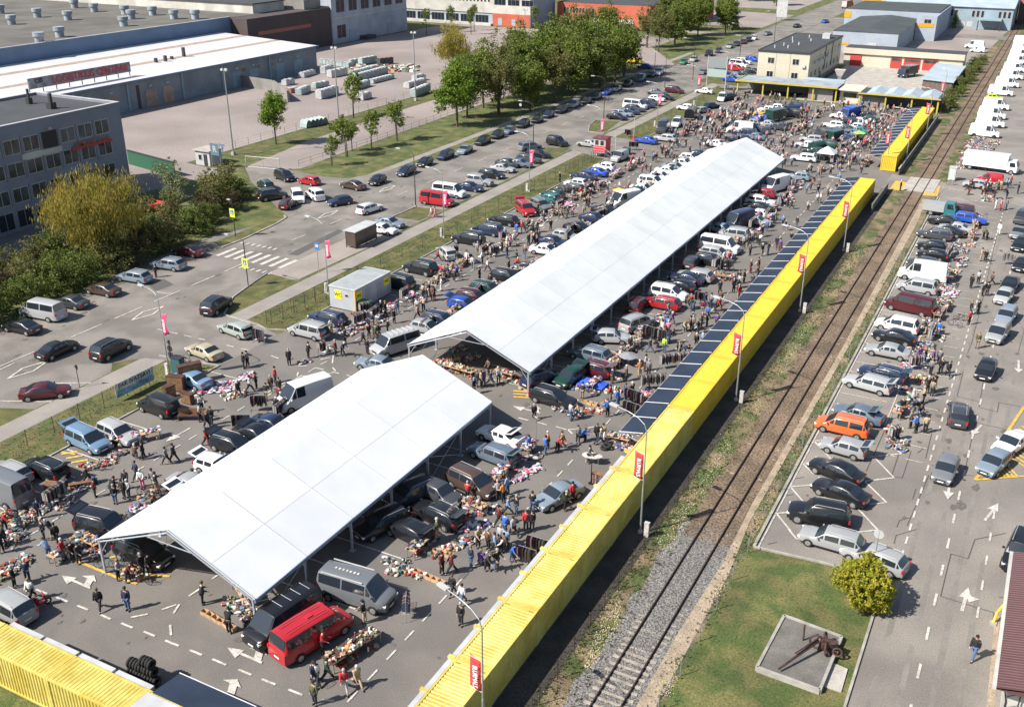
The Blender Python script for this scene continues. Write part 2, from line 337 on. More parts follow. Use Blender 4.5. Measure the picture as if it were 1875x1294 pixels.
# ------------------------------------------------------------ painted markings
mw = MB(); my = MB()
MC = [0]
def dash(b, a, c, w=0.13, lv=10):
    MC[0] += 1
    a = Vector((*a[:2], 0)); c = Vector((*c[:2], 0)); d = (c-a)
    if d.length < 1e-4: return
    n = Vector((-d.y, d.x, 0)).normalized()*w/2; z = 0.004*lv+(MC[0] % 9)*.0009+(.01 if b is my else 0)-(.008 if b not in (mw, my) else 0)
    b.poly([(p.x, p.y, z) for p in (a-n, c-n, c+n, a+n)])
def dashes(x, y0, y1, on, off, w=0.13):
    y = y0
    while y < y1: dash(mw, (x, y), (x, y+on), w); y += on+off
dashes(-59.4, 39.7, 66, 1, 1); dashes(-59.4, 77.6, 236, 1, 1); dashes(-29.1, 31, 66, 1, 1); dashes(-29.1, 73, 232, 1, 1)
dashes(-86.5, 20, 58, 4, 2); dashes(-86.2, 64.3, 90, 4, 1.8, 0.16); dashes(-86.8, 101, 420, 3, 5.5, 0.14)
dashes(-3.1, 64.5, 160, 1, 0.9, 0.15); dashes(-0.4, 22, 60, 1.4, 2.4, 0.16); dashes(-0.4, 60, 150, 1.4, 2.2, 0.16); dashes(2.2, 60, 76, 1.2, 2, 0.14)
# left kerb parking bays on the market, right kerb bays
y = 30.6
while y < 164:
    if not 66 < y < 77: dash(mw, (-67.2, y), (-62.9, y+0.0), 0.13)
    if y > 76 and y < 163: dash(mw, (-44.0, y), (-33.6, y), 0.12)
    y += 2.85
y = 33.0
while y < 64:
    dash(mw, (-25.4, y), (-24.0, y), 0.14); dash(mw, (-40, y), (-33.6, y), 0.12) if y > 38 else None; y += 3.0
y = 78.6
while y < 164:
    dash(mw, (-12.3, y), (-8.0, y), 0.12); dash(mw, (-6.6, y+0.4), (-5.7, y+0.4), 0.1); dash(mw, (-4.9, y+0.4), (-3.6, y+0.4), 0.1); y += 2.6
dash(mw, (-12.3, 61), (-12.3, 165), 0.1)
dash(mw, (-7.4, 84), (-7.4, 160), 0.1)
# slanted bays at the near end of the right lot
def T4(x, y, ox=1405, oy=648): return G(ox+x/3.989, oy+y/3.989)
for a, b_ in (((345, 635), (480, 615)), ((345, 640), (470, 775)), ((265, 800), (390, 785)), ((262, 805), (340, 880)), ((600, 770), (780, 750)), ((780, 755), (925, 905)), ((925, 905), (710, 930)), ((915, 680), (980, 730)), ((980, 730), (790, 750)),
              ((170, 970), (370, 955)), ((172, 975), (285, 1105)), ((715, 935), (870, 1085)), ((870, 1085), (585, 1118)), ((68, 1165), (180, 1155)), ((70, 1170), (170, 1293)), ((650, 1118), (805, 1285))):
    dash(mw, T4(*a), T4(*b_), 0.14)
for a, b_ in (((150, -10), (215, 70)), ((215, 70), (245, 62)), ((650, 18), (805, 2))):
    dash(mw, T4(*a, oy=970), T4(*b_, oy=970), 0.13)
def arrow(tail, head, w=0.16, hw=0.5, hl=1.2):
    a = Vector((*tail[:2], 0)); c = Vector((*head[:2], 0)); d = (c-a); L = d.length; d.normalize(); n = Vector((-d.y, d.x, 0))
    dash(mw, a, c-d*hl*0.95, w); z = 0.054
    MC[0] += 1; z += (MC[0] % 5)*.0017; mw.poly([(p.x, p.y, z) for p in (c, c-d*hl+n*hw, c-d*hl-n*hw)])
def P(u, v): return G(u, v)
arrow(P(348, 784), P(304, 809)); arrow(P(905, 958), P(866, 995)); arrow(P(1011, 395), P(988, 417)); arrow(P(1865, 660), P(1865, 683), 0.2, 0.4, 1)
arrow(P(1797, 778), P(1779, 797), 0.2, 0.4, 1); arrow(P(1738, 892), P(1735, 915), 0.2, 0.4, 1.2); arrow(P(1803, 953), P(1828, 922), 0.2, 0.4, 1.3)
arrow(P(1761, 1119), P(1773, 1076), 0.22, 0.42, 1.3); arrow(P(1771, 1096), P(1794, 1098), 0.28, 0.42, .8)
LA = [[G(x/3.989, 970+y/3.989)-G(452/3.989, 970+335/3.989) for x, y in q] for q in (((452, 335), (563, 352), (490, 398)), ((540, 366), (665, 420), (655, 433), (525, 376)), ((612, 404), (650, 426), (684, 366), (640, 350)), ((598, 338), (690, 335), (704, 382)))]
def lane_arrow(u, v, sel=(0, 1, 2, 3)):
    o = G(u, v)
    for i in sel: mw.poly([(o.x+p.x, o.y+p.y, 0.052+.002*i) for p in LA[i]])
lane_arrow(113.3, 1054); lane_arrow(416, 1185.6); lane_arrow(939, 744); lane_arrow(366, 1244, (2, 3)); dash(mw, P(353, 1245), P(392, 1264), 0.3)
def segs(L, ox, oy, k=3.989, w=0.15):
    for a, b_, c, d in L: dash(mw, G(ox+a/k, oy+b_/k), G(ox+c/k, oy+d/k), w)
segs(((565, 553, 645, 585), (722, 615, 808, 652), (885, 682, 970, 716), (1048, 742, 1132, 776), (1208, 808, 1306, 848), (1386, 878, 1475, 915), (1552, 944, 1652, 987), (1742, 1020, 1836, 1059), (265, 435, 345, 467), (412, 492, 495, 525),
      (955, 640, 1080, 615), (1183, 583, 1288, 547), (1310, 545, 1268, 610), (1243, 695, 1250, 770), (1380, 485, 1465, 427), (1550, 358, 1590, 332), (195, 50, 280, 5), (75, 158, 100, 125), (185, 447, 240, 437), (45, 118, 120, 100)), 0, 970)
segs(((38, 1090, 138, 1130), (232, 1165, 335, 1207), (478, 1245, 565, 1248)), 470, 970)
segs(((105, 15, 160, 35), (320, 62, 395, 52), (465, 42, 535, 28), (468, 78, 515, 55), (560, 15, 553, 72), (302, 90, 372, 88), (378, 133, 430, 103), (430, 103, 490, 117), (303, 135, 296, 165), (282, 185, 335, 157), (335, 165, 410, 155), (480, 147, 560, 142), (555, 100, 578, 128), (550, 132, 602, 145), (196, 238, 235, 218), (78, 308, 122, 282), (658, 155, 710, 175)), 470, 648)
segs(((38, 468, 110, 487), (175, 500, 245, 520), (312, 533, 390, 555), (400, 555, 432, 585), (400, 553, 460, 552), (543, 543, 620, 525)), 940, 648)
segs(((1150, 1112, 1200, 1125), (1245, 1135, 1300, 1147), (1345, 1158, 1400, 1170), (1447, 1182, 1500, 1192), (1655, 1230, 1708, 1243), (1762, 1255, 1815, 1268)), 0, 324)
# zebra crossing and its side dots, lane diamonds
for i in range(8):
    x = -91.2+i*1.45; dash(mw, (x, 91.5+0*i), (x, 95.0), 0.62)
for i in range(13):
    x = -92+i*0.93
    if i < 7: dash(mw, (x, 96.8), (x, 97.6), 0.3)
    else: dash(mw, (x, 89.2), (x, 90.0), 0.3)
for cx_, cy_, dx_, L_ in ((-84.2, 73, 0.75, 2.3), (-83.4, 56.8, 0.75, 2.3), (-90.0, 113.2, 0.6, 2.4), (-90.4, 129, 0.6, 2.2)):
    q = [(cx_, cy_-L_), (cx_+dx_, cy_), (cx_, cy_+L_), (cx_-dx_, cy_), (cx_, cy_-L_)]
    for a, b_ in zip(q[:-1], q[1:]): dash(mw, a, b_, 0.2)
segs(((1150, 840, 1225, 855), (1225, 855, 1250, 850)), 0, 324); segs(((0, 345, 380, 350), (410, 215, 670, 212), (0, 118, 110, 65)), 0, 648)
for x0, x1, y_ in ((-80, -77, 128), (-80.5, -76.6, 131), (-80.5, -76.6, 134), (-80.5, -76.6, 137), (-80.5, -76.6, 140.5), (-80.5, -76.6, 143), (-80.5, -76.6, 110), (-80.5, -76.6, 113)): dash(mw, (x0, y_), (x1, y_), 0.1)
segs(((1270, 65, 1875, 215), (1290, 150, 1500, 185), (1480, 170, 1700, 210), (1270, 75, 1420, 110)), 1405, 324)
tag(mw.build('white_road_markings', 'white'), kind='structure')
# yellow hatching on the market and on the right road
def hatch(u0, v0, u1, v1, n, du, dv, w=0.3):
    for i in range(n):
        t = i/(n-1) if n > 1 else 0; a = G(u0+(u1-u0)*t, v0+(v1-v0)*t); b_ = G(u0+(u1-u0)*t+du, v0+(v1-v0)*t+dv); dash(my, a, b_, w)
hatch(112, 832, 140, 855, 4, 30, -5, 0.28); hatch(22, 880, 30, 892, 2, 32, -8, 0.28); hatch(112, 828, 150, 822, 2, 26, 4, .2)
for L_ in (((480, 105), (520, 58), (650, 50)), ((560, 228), (860, 350), (1000, 395)), ((850, 155), (940, 140)), ((800, 205), (900, 185)), ((960, 275), (1060, 262)), ((1000, 360), (1100, 340)), ((1100, 300), (1200, 290)), ((490, 205), (520, 208)), ((485, 160), (520, 158)), ((1080, 335), (1240, 340))):
    for a, b_ in zip(L_[:-1], L_[1:]): dash(my, G(a[0]/3.989, 970+a[1]/3.989), G(b_[0]/3.989, 970+b_[1]/3.989), 0.22)
for i in range(5): dash(my, G(425+i*6, 1107+i*8), G(470, 1100+i*9.5), 0.25)
for i in range(3): dash(my, G(940, 776+i*5.5-60), G(975, 779+i*5-60), 0.25)
dash(my, G(1020, 740), G(1062, 752), 0.2)
for i in range(20):
    t = i/19; a = G(1789+(1875-1789)*t, 870-(870-775)*t); b_ = G(1815+(1990-1815)*t, 877-(877-860)*t)
    dash(my, a, G(min(1800+t*150, 1875), 872+t*2) if i < 9 else b_, 0.2)
dash(my, G(1786, 879), G(1875, 745), 0.25); dash(my, G(1786, 879), G(1875, 872), 0.2)
tag(my.build('yellow_road_markings', 'yellowpaint'), kind='structure')
# tar seams and repair patches
ts = MB()
def seam(pts, w=0.06):
    for a, b_ in zip(pts[:-1], pts[1:]): dash(ts, a, b_, w, 9)
def Q(ox, oy, L): return [G(ox+x/3.989, oy+y/3.989) for x, y in L]
for L_ in ([(1575, 210), (1545, 390), (1680, 425), (1690, 355), (1875, 390)], [(1385, 310), (1545, 350)], [(1430, 130), (1385, 310)], [(1515, 505), (1450, 820), (1430, 900)], [(1510, 500), (1720, 545)], [(1200, 580), (1155, 765)],
           [(1140, 690), (1095, 725)], [(970, 700), (905, 895), (985, 905), (1050, 710), (970, 700)], [(1440, 885), (1510, 890)], [(865, 540), (720, 860)], [(640, 1060), (590, 1160)], [(1085, 985), (1060, 1060)], [(180, 915), (265, 900)], [(110, 1040), (190, 1025)],
           [(1040, 1195), (965, 1215), (945, 1265)], [(1180, 885), (1020, 1255)], [(890, 600), (985, 590)]): seam(Q(1405, 648, L_))
for L_ in ([(1740, 25), (1515, 70), (1465, 210), (1340, 175), (1265, 485), (1655, 605), (1645, 690)], [(1090, -5), (940, 40), (925, 100)], [(1690, 490), (1740, 497)], [(0, 105), (70, 90)]): seam(Q(1405, 970, L_))
for L_ in ([(1750, 150), (1690, 360), (1580, 860), (1490, 1220), (1460, 1290)], [(1875, 1120), (1830, 1290)], [(1710, 450), (1600, 480), (1480, 490)]): seam(Q(1405, 324, L_), 0.05)
for L_ in ([(0, 160), (700, 320)], [(1120, 640), (1400, 560)]): seam(Q(470, 324, L_), 0.03)
tag(ts.build('tar_seams', 'tar'), kind='structure')
sheet('asphalt_repair', px((527, 466), (620, 420), (628, 424), (545, 468)), 'patch', 6)
sheet('asphalt_repair', px((268, 520), (300, 511), (318, 521), (285, 533)), 'patch', 6)

rect('worn_lane', -85.5, -84.3, 20, 130, 'patch', 4) if 0 else None
# oil stains and tyre wear
so = MB(); rs = random.Random(21)
def stain(x, y, r, sx=1, z=.030):
    n = 9; so.poly([(x+math.cos(6.283*i/n)*r*rs.uniform(.5, 1.1), y+math.sin(6.283*i/n)*r*sx*rs.uniform(.5, 1.1), z+rs.random()*.004) for i in range(n)])
for _ in range(110): stain(rs.uniform(-12, 3), rs.uniform(62, 160), rs.uniform(.08, .4), rs.uniform(.8, 2.2))
for _ in range(130): stain(rs.uniform(-66, -26), rs.uniform(31, 76), rs.uniform(.08, .35), rs.uniform(.8, 2))
for _ in range(60): stain(rs.uniform(-93, -81), rs.uniform(45, 140), rs.uniform(.1, .4), rs.uniform(1, 3))
mk('stain', (0.115, 0.103, 0.092), 0.75, n2=6, amt2=.25)
tag(so.build('oil_stains', 'stain'), kind='structure')
tw = MB(); mk('tyrewear', (0.185, 0.168, 0.148), 0.85, n1=.6, amt=.12, n2=9, amt2=.15)
for x in (-2.6, -1.1, .6, 2.0):
    y = 40+rs.uniform(0, 3)
    while y < 158: L = rs.uniform(6, 16); tw.poly([(x-.16, y, .0125), (x+.16+rs.uniform(0, .1), y+rs.uniform(-1, 1), .0125), (x+.14, y+L, .0125), (x-.14, y+L+rs.uniform(-1, 1), .0125)]); y += L+rs.uniform(.5, 5)
tag(tw.build('tyre_wear', 'tyrewear'), kind='structure')
# ------------------------------------------------------------ market tents
def tent(name, label, x0, x1, y0, bay, n, ze, zr, fab, rg):
    t = empty(name, label, 'market tent', (x0, y0, 0)); w = x1-x0; L = bay*n; xm = w/2
    roof = MB()
    nu, nv = 10, 8           # per half, per bay
    def P_(s, yy, dz=0):      # s in [-1, 1] across
        x = xm + s*(xm+0.12); z = zr-(zr-ze)*abs(s)
        f = (yy/bay) % 1.0
        sag = 0.022*math.sin(math.pi*f)*(1-0.35*abs(s)) + 0.012*math.sin(math.pi*abs(s))
        return (x, yy, z-sag+dz)
    for half in (-1, 1):
        for b in range(n):
            for i0, i1 in ((0, nu//2), (nu//2, nu)):
                vs = [P_(half*i/nu, (b+j/nv)*bay) for i in range(i0, i1+1) for j in range(nv+1)]; fs = []
                for i in range(i1-i0):
                    for j in range(nv):
                        q = (i*(nv+1)+j, (i+1)*(nv+1)+j, (i+1)*(nv+1)+j+1, i*(nv+1)+j+1); fs.append(q if half > 0 else q[::-1])
                roof.add(vs, fs, 0, False)
    o = roof.build('roof_fabric', fab, t); md = o.modifiers.new('thick', 'SOLIDIFY'); md.thickness = 0.02
    sm = MB()
    for b in range(n+1):
        for h in (-1, 1):
            a = Vector(P_(0, b*bay, 0.02)); c = Vector(P_(h, b*bay, 0.02)); a.z += .02; c.z += .0
            sm.tube(a, c, 0.022 if 0 < b < n else 0.05, 5)
    for s_ in (-0.5, 0.5):
        for b in range(n):
            pts = [Vector(P_(s_, (b+k/6)*bay, 0.006)) for k in range(7)]; sm.path(pts, 0.006, 4)
    sm.build('roof_seam', 'seam', t)
    for h, nm in ((0, 'left'), (1, 'right')):
        X = -0.1 if h == 0 else w+0.1
        MB().box(X-0.07, X+0.07, -0.02, L+0.02, ze-0.26, ze-0.02).build('eave_gutter', 'gutter', t)
    for b in range(n+1):
        y = b*bay
        for x in (0.05, w-0.05):
            p = MB(); p.box(x-0.07, x+0.07, y-0.07, y+0.07, 0, ze-0.05); p.box(x-0.2, x+0.2, y-0.2, y+0.2, 0.005, 0.03)
            d = 1 if x < xm else -1; p.tube((x, y, ze-1.0), (x+d*0.9, y, ze+0.3*(zr-ze)/xm*2.2), 0.035, 5)
            p.build('post', 'tentpole', t)
        r = MB()
        for h in (-1, 1):
            r.tube((xm, y, zr-0.22), (xm+h*xm, y, ze-0.16), 0.06, 5); 
        r.tube((xm-1.9, y, zr-0.95-0.15), (xm+1.9, y, zr-1.1), 0.04, 5); r.tube((xm-.25, y, zr-1.1), (xm, y, zr-.3), .03, 4)
        r.build('rafter', 'tentpole', t)
    for s_ in (-0.66, -0.33, 0, 0.33, 0.66):
        x = xm+s_*xm; z = zr-(zr-ze)*abs(s_)-0.25
        MB().box(x-0.04, x+0.04, 0, L, z, z+0.07).build('purlin', 'tentpole', t)
    for x in (0.05, w-0.05):
        for b in ((0, 1), (n-2, n-1)) if n > 3 else ((0,),):
            br = MB(); br.tube((x, b[0]*bay, 0.1), (x, (b[0]+1)*bay, ze-0.3), 0.02, 4); br.tube((x, (b[0]+1)*bay, 0.1), (x, b[0]*bay, ze-0.3), 0.02, 4); br.build('brace', 'tentpole', t)
    return t
tent('market_tent', 'shorter bright white gabled market tent in the foreground', -51.02, -37.57, 37.155, 5.035, 6, 2.734, 5.641, 'tentnear', 1)
tent('market_tent', 'long greyish white gabled market tent stretching away behind the shorter one', -50.79, -37.64, 74.773, 4.939, 19, 2.44, 5.285, 'tentfar', 2)
# ------------------------------------------------------------ shipping containers
def corrug(b, p0, d, up, n, out, L, H, m=0, depth=0.05, frm=0.13):
    """corrugated panel: p0 corner, d length dir, up dir, n outward"""
    p0 = Vector(p0); d = Vector(d); up = Vector(up); n = Vector(n)
    k = int((L-2*frm)/0.26); st = (L-2*frm)/k; pr = []
    for i in range(k):
        s = frm+i*st
        pr += [(s, 0), (s+st*.25, 0), (s+st*.4, -depth), (s+st*.8, -depth)]
    pr.append((L-frm, 0)); vs = []
    for s, q in pr: vs += [p0+d*s+n*q+up*frm*0.6, p0+d*s+n*q+up*(H-frm*0.6)]
    b.add(vs, [(2*i, 2*i+2, 2*i+3, 2*i+1) for i in range(len(pr)-1)], m)
def container(x0, y0, L, axis, label, group, mt='yellow', cat='shipping container', ndoor=0, W_=2.32, z1=2.6):
    """axis 'Y': long along y with x0 the left side; 'X': long along x"""
    t = empty('shipping_container', label, cat, (x0, y0, 0), 0 if axis == 'Y' else R(90), group)
    if axis == 'X': t.location = (x0+L, y0, 0)
    H = z1; L = L-0.03; b = MB(); f = 0.13
    # frame rails
    fr = MB()
    for x in (0, W_-f):
        for z in (0.08, H-f): fr.box(x, x+f, f, L-f, z, z+f)
        for y in (0, L-f): fr.box(x, x+f, y, y+f, 0.08, H)
    for y in (0, L-f):
        for z in (0.08, H-f): fr.box(f, W_-f, y, y+f, z, z+f)
    fr.build('frame', mt, t)
    corrug(b, (0.03, 0, 0.1), (0, 1, 0), (0, 0, 1), (-1, 0, 0), 0, L, H-0.12)
    corrug(b, (W_-0.03, 0, 0.1), (0, 1, 0), (0, 0, 1), (1, 0, 0), 0, L, H-0.12)
    corrug(b, (0, 0.03, 0.1), (1, 0, 0), (0, 0, 1), (0, -1, 0), 0, W_, H-0.12)
    corrug(b, (0, L-0.03, 0.1), (1, 0, 0), (0, 0, 1), (0, 1, 0), 0, W_, H-0.12)
    b.build('side_panel', mt, t)
    r = MB(); corrug(r, (0.0, 0, H-0.02), (0, 1, 0), (1, 0, 0), (0, 0, 1), 0, L, W_, 0, 0.035)
    r.box(f, W_-f, 0.02, 0.34, H-0.05, H-0.012); r.box(f, W_-f, L-0.34, L-0.02, H-0.05, H-0.012); r.build('roof', mt, t)
    k = MB()
    for x in (0, W_-.16):
        for y in (0, L-.16):
            for z in (0, H-0.10): k.box(x-.004, x+.164, y-.004, y+.164, z-0.0, z+0.12)
    k.build('corner_casting', mt, t)
    d = MB(); 
    for x in (0.2, W_-0.5): d.box(x, x+0.3, L-0.30, L-0.24, H-0.012, H-0.004)
    d.build('rust_mark', 'rust', t) if ndoor else None
    return t
RG = 'yellow shipping containers in one long row beside the railway'
ys = [26.7+5.95*i for i in range(7)]; ys += [68.35+(161.4-68.35)/16*i for i in range(1, 17)]
for i in range(len(ys)-1):
    near = ys[i] < 68
    lab = ('pale ribbed container in the near part of the railway row, %s from the bottom' % ordn(i+1)) if near else ('yellow container behind the navy awnings of the long row, %s from its far end' % ordn(len(ys)-1-i))
    container(-23.95, ys[i], ys[i+1]-ys[i], 'Y', lab, RG, 'yellowpale' if near else 'yellow', ndoor=near)
for i in range(8):
    container(-23.5, 178.5+6.1*i, 6.1, 'Y', 'yellow container in the short far railway row, %s from its near end' % ordn(i+1), 'yellow shipping containers in the far short row', 'yellow', W_=2.45)
for i in range(3):
    x0 = -43.3+5.85*i-5.85
    container(x0, 26.5, 5.85, 'X', ['yellow ribbed container at the bottom left corner of the photo', 'yellow ribbed container behind the stack of tyres', 'container with faded grey roof at the end of the bottom left row'][i],
              'shipping containers along the bottom left edge', 'yellowpale' if i < 2 else 'yellowpale', W_=2.05)
container(-55.0, 26.5, 5.8, 'X', 'yellow container cut off by the left photo edge', 'shipping containers along the bottom left edge', 'yellowpale', W_=2.05)
o = MB().box(-37.4, -31.9, 26.75, 28.35, 2.606, 2.64).build('roof_sheet', 'lightgrey'); tag(o, 'dull grey roofing sheet covering the last bottom left container', 'roofing sheet')
# white shutter housings along the near row, tabs at the container joints
for i in range(7):
    b = MB().box(-24.30, -23.99, ys[i]+0.25 if i < 7 else 0, ys[i+1]-0.2, 2.28, 2.56) if i < 6 else MB().box(-24.30, -23.99, ys[i]+0.25, ys[i]+2.0, 2.28, 2.56)
    tag(b.build('shutter_box', 'lightgrey'), 'pale grey shutter housing on the market side of the %s near railway container' % ordn(i+1), 'shutter box', 'shutter housings on the near containers') if i < 7 else None
    for yy in (ys[i], ys[i]+2.97):
        if yy < 68: tag(MB().box(-24.42, -23.93, yy-0.12, yy+0.12, 2.45, 2.62).build('roof_bracket', 'yellowpale'), 'short yellow bracket poking out at the %s joint of the near container row' % ordn(int((yy-26)/2.97)+1), 'bracket', 'yellow brackets on the near containers')
for i in range(4):
    x0 = -49.1+2.93*i
    tag(MB().box(x0+0.1, x0+2.8, 28.62, 28.93, 2.25, 2.55).build('shutter_box', 'lightgrey'), 'pale grey shutter housing behind the bottom left containers, %s from the left' % ordn(i+1), 'shutter box', 'shutter housings behind the bottom left containers')
def awning(y0, y1, x_in, x_out, lab, grp, zi=2.66, zo=2.32):
    t = empty('awning', lab, 'awning', (x_in, y0, 0), 0, grp); w = x_out-x_in; L = y1-y0
    b = MB(); th = 0.04
    b.add([(0, 0.04, zi), (w, 0.04, zo), (w, L-0.04, zo), (0, L-0.04, zi), (0, 0.04, zi-th), (w, 0.04, zo-th), (w, L-.04, zo-th), (0, L-.04, zi-th)], [(0, 1, 2, 3), (7, 6, 5, 4), (0, 4, 5, 1), (1, 5, 6, 2), (2, 6, 7, 3), (3, 7, 4, 0)])
    b.build('canopy', 'navy', t)
    f = MB(); f.tube((0, 0, zi+.03), (w, 0, zo+.03), 0.045, 4); f.tube((w, 0, zo), (w, L, zo), 0.04, 4); f.tube((0, 0, zi-0.9), (w*0.92, 0, zo-.05), 0.025, 4)
    f.build('frame', 'lightgrey', t); return t
y = 68.3; i = 1
st = (161.3-68.3)/31
while i <= 31:
    awning(y, y+st, -23.98, -26.05, 'navy awning in front of the long container row, %s from the near end' % ordn(i), 'navy awnings along the long container row'); y += st; i += 1
for i in range(16):
    awning(178.8+3.02*i, 181.82+3.02*i, -23.55, -25.75, 'navy blue awning on the far container row, %s from the near end' % ordn(i+1), 'navy awnings along the far container row')
a = awning(0, 5.6, 0, 2.05, 'wide navy awning next to the tyre stack at the bottom', None, 2.62, 2.35); a.location = (-31.6, 28.45, 0); a.rotation_euler.z = R(90)
# ------------------------------------------------------------ railway
tr = empty('railway_track', 'rusty single railway track with concrete sleepers and stone ballast', 'railway', (-15.825, 20, 0))
for x in (-0.795, 0.795):
    b = MB()
    yy = 0
    b.box(x-0.075, x+0.075, 0, 400, 0.02, 0.04); b.box(x-0.012, x+0.012, 0, 400, 0.04, 0.13); b.box(x-0.036, x+0.036, 0, 400, 0.13, 0.165)
    b.build('rail', 'rail', tr)
sp = MB()
vs = [(-1.28, -.13, -.1), (1.28, -.13, -.1), (1.28, .13, -.1), (-1.28, .13, -.1), (-1.27, -.10, .05), (-.5, -.09, .03), (.5, -.09, .03), (1.27, -.10, .05), (1.27, .10, .05), (.5, .09, .03), (-.5, .09, .03), (-1.27, .10, .05)]
sp.add(vs, [(4, 5, 10, 11), (5, 6, 9, 10), (6, 7, 8, 9), (0, 1, 7, 6, 5, 4), (1, 2, 8, 7), (2, 3, 11, 10, 9, 8), (3, 0, 4, 11)])
s0 = sp.build('sleeper', 'sleeper', tr); sr = random.Random(5)
for i in range(58):
    c = s0 if i == 0 else s0.copy()
    if i: COL.objects.link(c); c.parent = tr
    yy = 14+i*0.62; dep = 0.0 if yy < 27 else 0.02+0.012*(yy-27)/3
    c.location = (sr.uniform(-.03, .03), yy, 0.012-min(dep, 0.075)+sr.uniform(-.006, .006)); c.rotation_euler.z = sr.uniform(-.02, .02)
for i in range(34):
    c = s0.copy(); COL.objects.link(c); c.parent = tr; c.location = (sr.uniform(-.05, .05), 50+i*1.9+sr.uniform(-.3, .3), -0.028+sr.uniform(-.012, .006)); c.rotation_euler.z = sr.uniform(-.03, .03)
b = MB(); 
for x in (-1.6, 0, 1.6): b.box(x-0.72 if x else -0.72, x+0.72, 147, 156, 0.02, 0.11)
b.build('crossing_slab', 'concrete', tr)
# loose ballast stones and verge flowers, too many to count
st = MB(); sr = random.Random(11)
for i in range(9000):
    x = sr.gauss(-15.9, 1.1); yy = 36+26*sr.random()**1.15
    if abs(x+16.62) < .09 or abs(x+15.03) < .09: continue
    s = sr.uniform(.03, .075); a = sr.random()*3
    vs = [(x+s*math.cos(a+k*2.1)*sr.uniform(.7, 1.2), yy+s*math.sin(a+k*2.1)*sr.uniform(.7, 1.2), 0.018) for k in range(3)]+[(x, yy, 0.02+s*.8)]
    st.add(vs, [(0, 1, 3), (1, 2, 3), (2, 0, 3)])
mk('stones', (1, 1, 1), 0.9, island=[(0.16, 0.155, 0.15), (0.11, 0.10, 0.09), (0.23, 0.21, 0.19), (0.14, 0.12, 0.10), (0.08, 0.075, 0.07), (0.28, 0.26, 0.24)])
tag(st.build('ballast_stones', 'stones'), 'grey crushed stones heaped round the near part of the rails', 'ballast', kind='stuff')
mk('blossom', (1, 1, 1), 0.8, island=[(0.65, 0.62, 0.50), (0.60, 0.48, 0.06), (0.45, 0.48, 0.20), (0.68, 0.66, 0.58)])
fl = MB()
def flower(x, y, s):
    fl.add([(x-s, y-s, .06), (x+s, y-s*.6, .08), (x+s*.6, y+s, .06), (x-s*.7, y+s*.8, .09)], [(0, 1, 2, 3)])
for i in range(4200):
    yy = 44+95*sr.random()**1.5
    x = sr.gauss(-18.4, .40) if sr.random() < .72 else sr.gauss(-13.3, .25)
    if (x > -17.6 and x < -14) or math.sin(yy*.55+x*1.7)+math.sin(yy*.21) < -.35: continue
    flower(x, yy, sr.uniform(.012, .036))
tag(fl.build('dandelions', 'blossom'), 'white and yellow dandelions scattered over the railway verge', 'flowers', kind='stuff')
tf = MB()
mk('tuft', (1, 1, 1), 0.9, island=[(0.050, 0.075, 0.018), (0.085, 0.105, 0.025), (0.10, 0.085, 0.035), (0.035, 0.055, 0.014)], spec=0.2)
def tuft(x, y, s, n=5):
    for k in range(n):
        a = sr.random()*6.28; dx, dy = math.cos(a), math.sin(a); w = s*.22; q = s*sr.uniform(.3, .8)
        tf.add([(x-dy*w, y+dx*w, 0), (x+dy*w, y-dx*w, 0), (x+dx*q, y+dy*q, s*sr.uniform(.7, 1.2))], [(0, 1, 2)])
for i in range(5200):
    q = sr.random(); yy = 30+105*sr.random()**1.3
    x = sr.gauss(-19.3, .35) if q < .5 else (sr.gauss(-18.0, .5) if q < .75 else sr.gauss(-13.2, .35))
    if x < -21.4 or -17.2 < x < -14.3: continue
    tuft(x, yy, sr.uniform(.05, .20))
for i in range(1500): tuft(sr.uniform(-12.6, -4), 30+30*sr.random(), sr.uniform(.03, .10), 4)
for i in range(5000):
    yy = 24+140*sr.random()**1.2
    if 64.8 < yy < 77.3: continue
    tuft(sr.uniform(-73, -67.7), yy, sr.uniform(.05, .16), 4)
tag(tf.build('grass_tufts', 'tuft'), 'rough green grass tufts along the verges and fences', 'grass', kind='stuff')
# ------------------------------------------------------------ fences
def fence(name, label, pts, h, sp_, mp='darksteel', wire=0.012, bar=False, cat='fence', rp=0.03, nw=3):
    t = empty(name, label, cat, (pts[0][0], pts[0][1], 0)); o = Vector((pts[0][0], pts[0][1], 0)); w = MB(); n = 0
    for a, c in zip(pts[:-1], pts[1:]):
        a = Vector((*a, 0))-o; c = Vector((*c, 0))-o; L = (c-a).length; k = max(1, round(L/sp_))
        for i in range(k+1):
            if n and i == 0: continue
            p = a.lerp(c, i/k); q = MB(); q.tube(p, p+Vector((0, 0, h)), rp, 6); q.build('post', mp, t); n += 1
        for z in [h*(j+1)/(nw)-0.04 for j in range(nw)]: w.tube(a+Vector((0, 0, z)), c+Vector((0, 0, z)), wire, 4)
        if bar:
            s = 0
            while s < L: p = a.lerp(c, s/L); w.tube(p+Vector((0, 0, .1)), p+Vector((0, 0, h-.06)), 0.008, 3, cap=False); s += bar
    w.build('wire', mp, t); return t
fence('wire_fence', 'dark post and wire fence on the grass by the bottom left of the market', [(-70.5, 33), (-70.5, 60)], 1.65, 2.6, 'rust' if 0 else 'darksteel')
fence('wire_fence', 'long dark post and wire fence between the toilet cabin and the guard booth', [(-70.5, 76.8), (-70.1, 93), (-69.2, 111), (-69.2, 131), (-69.7, 163)], 1.6, 4.1)
fence('wire_fence', 'dark post and wire fence on the grass beyond the guard booth', [(-69.8, 181), (-70.2, 205), (-70.6, 231)], 1.6, 3.4)
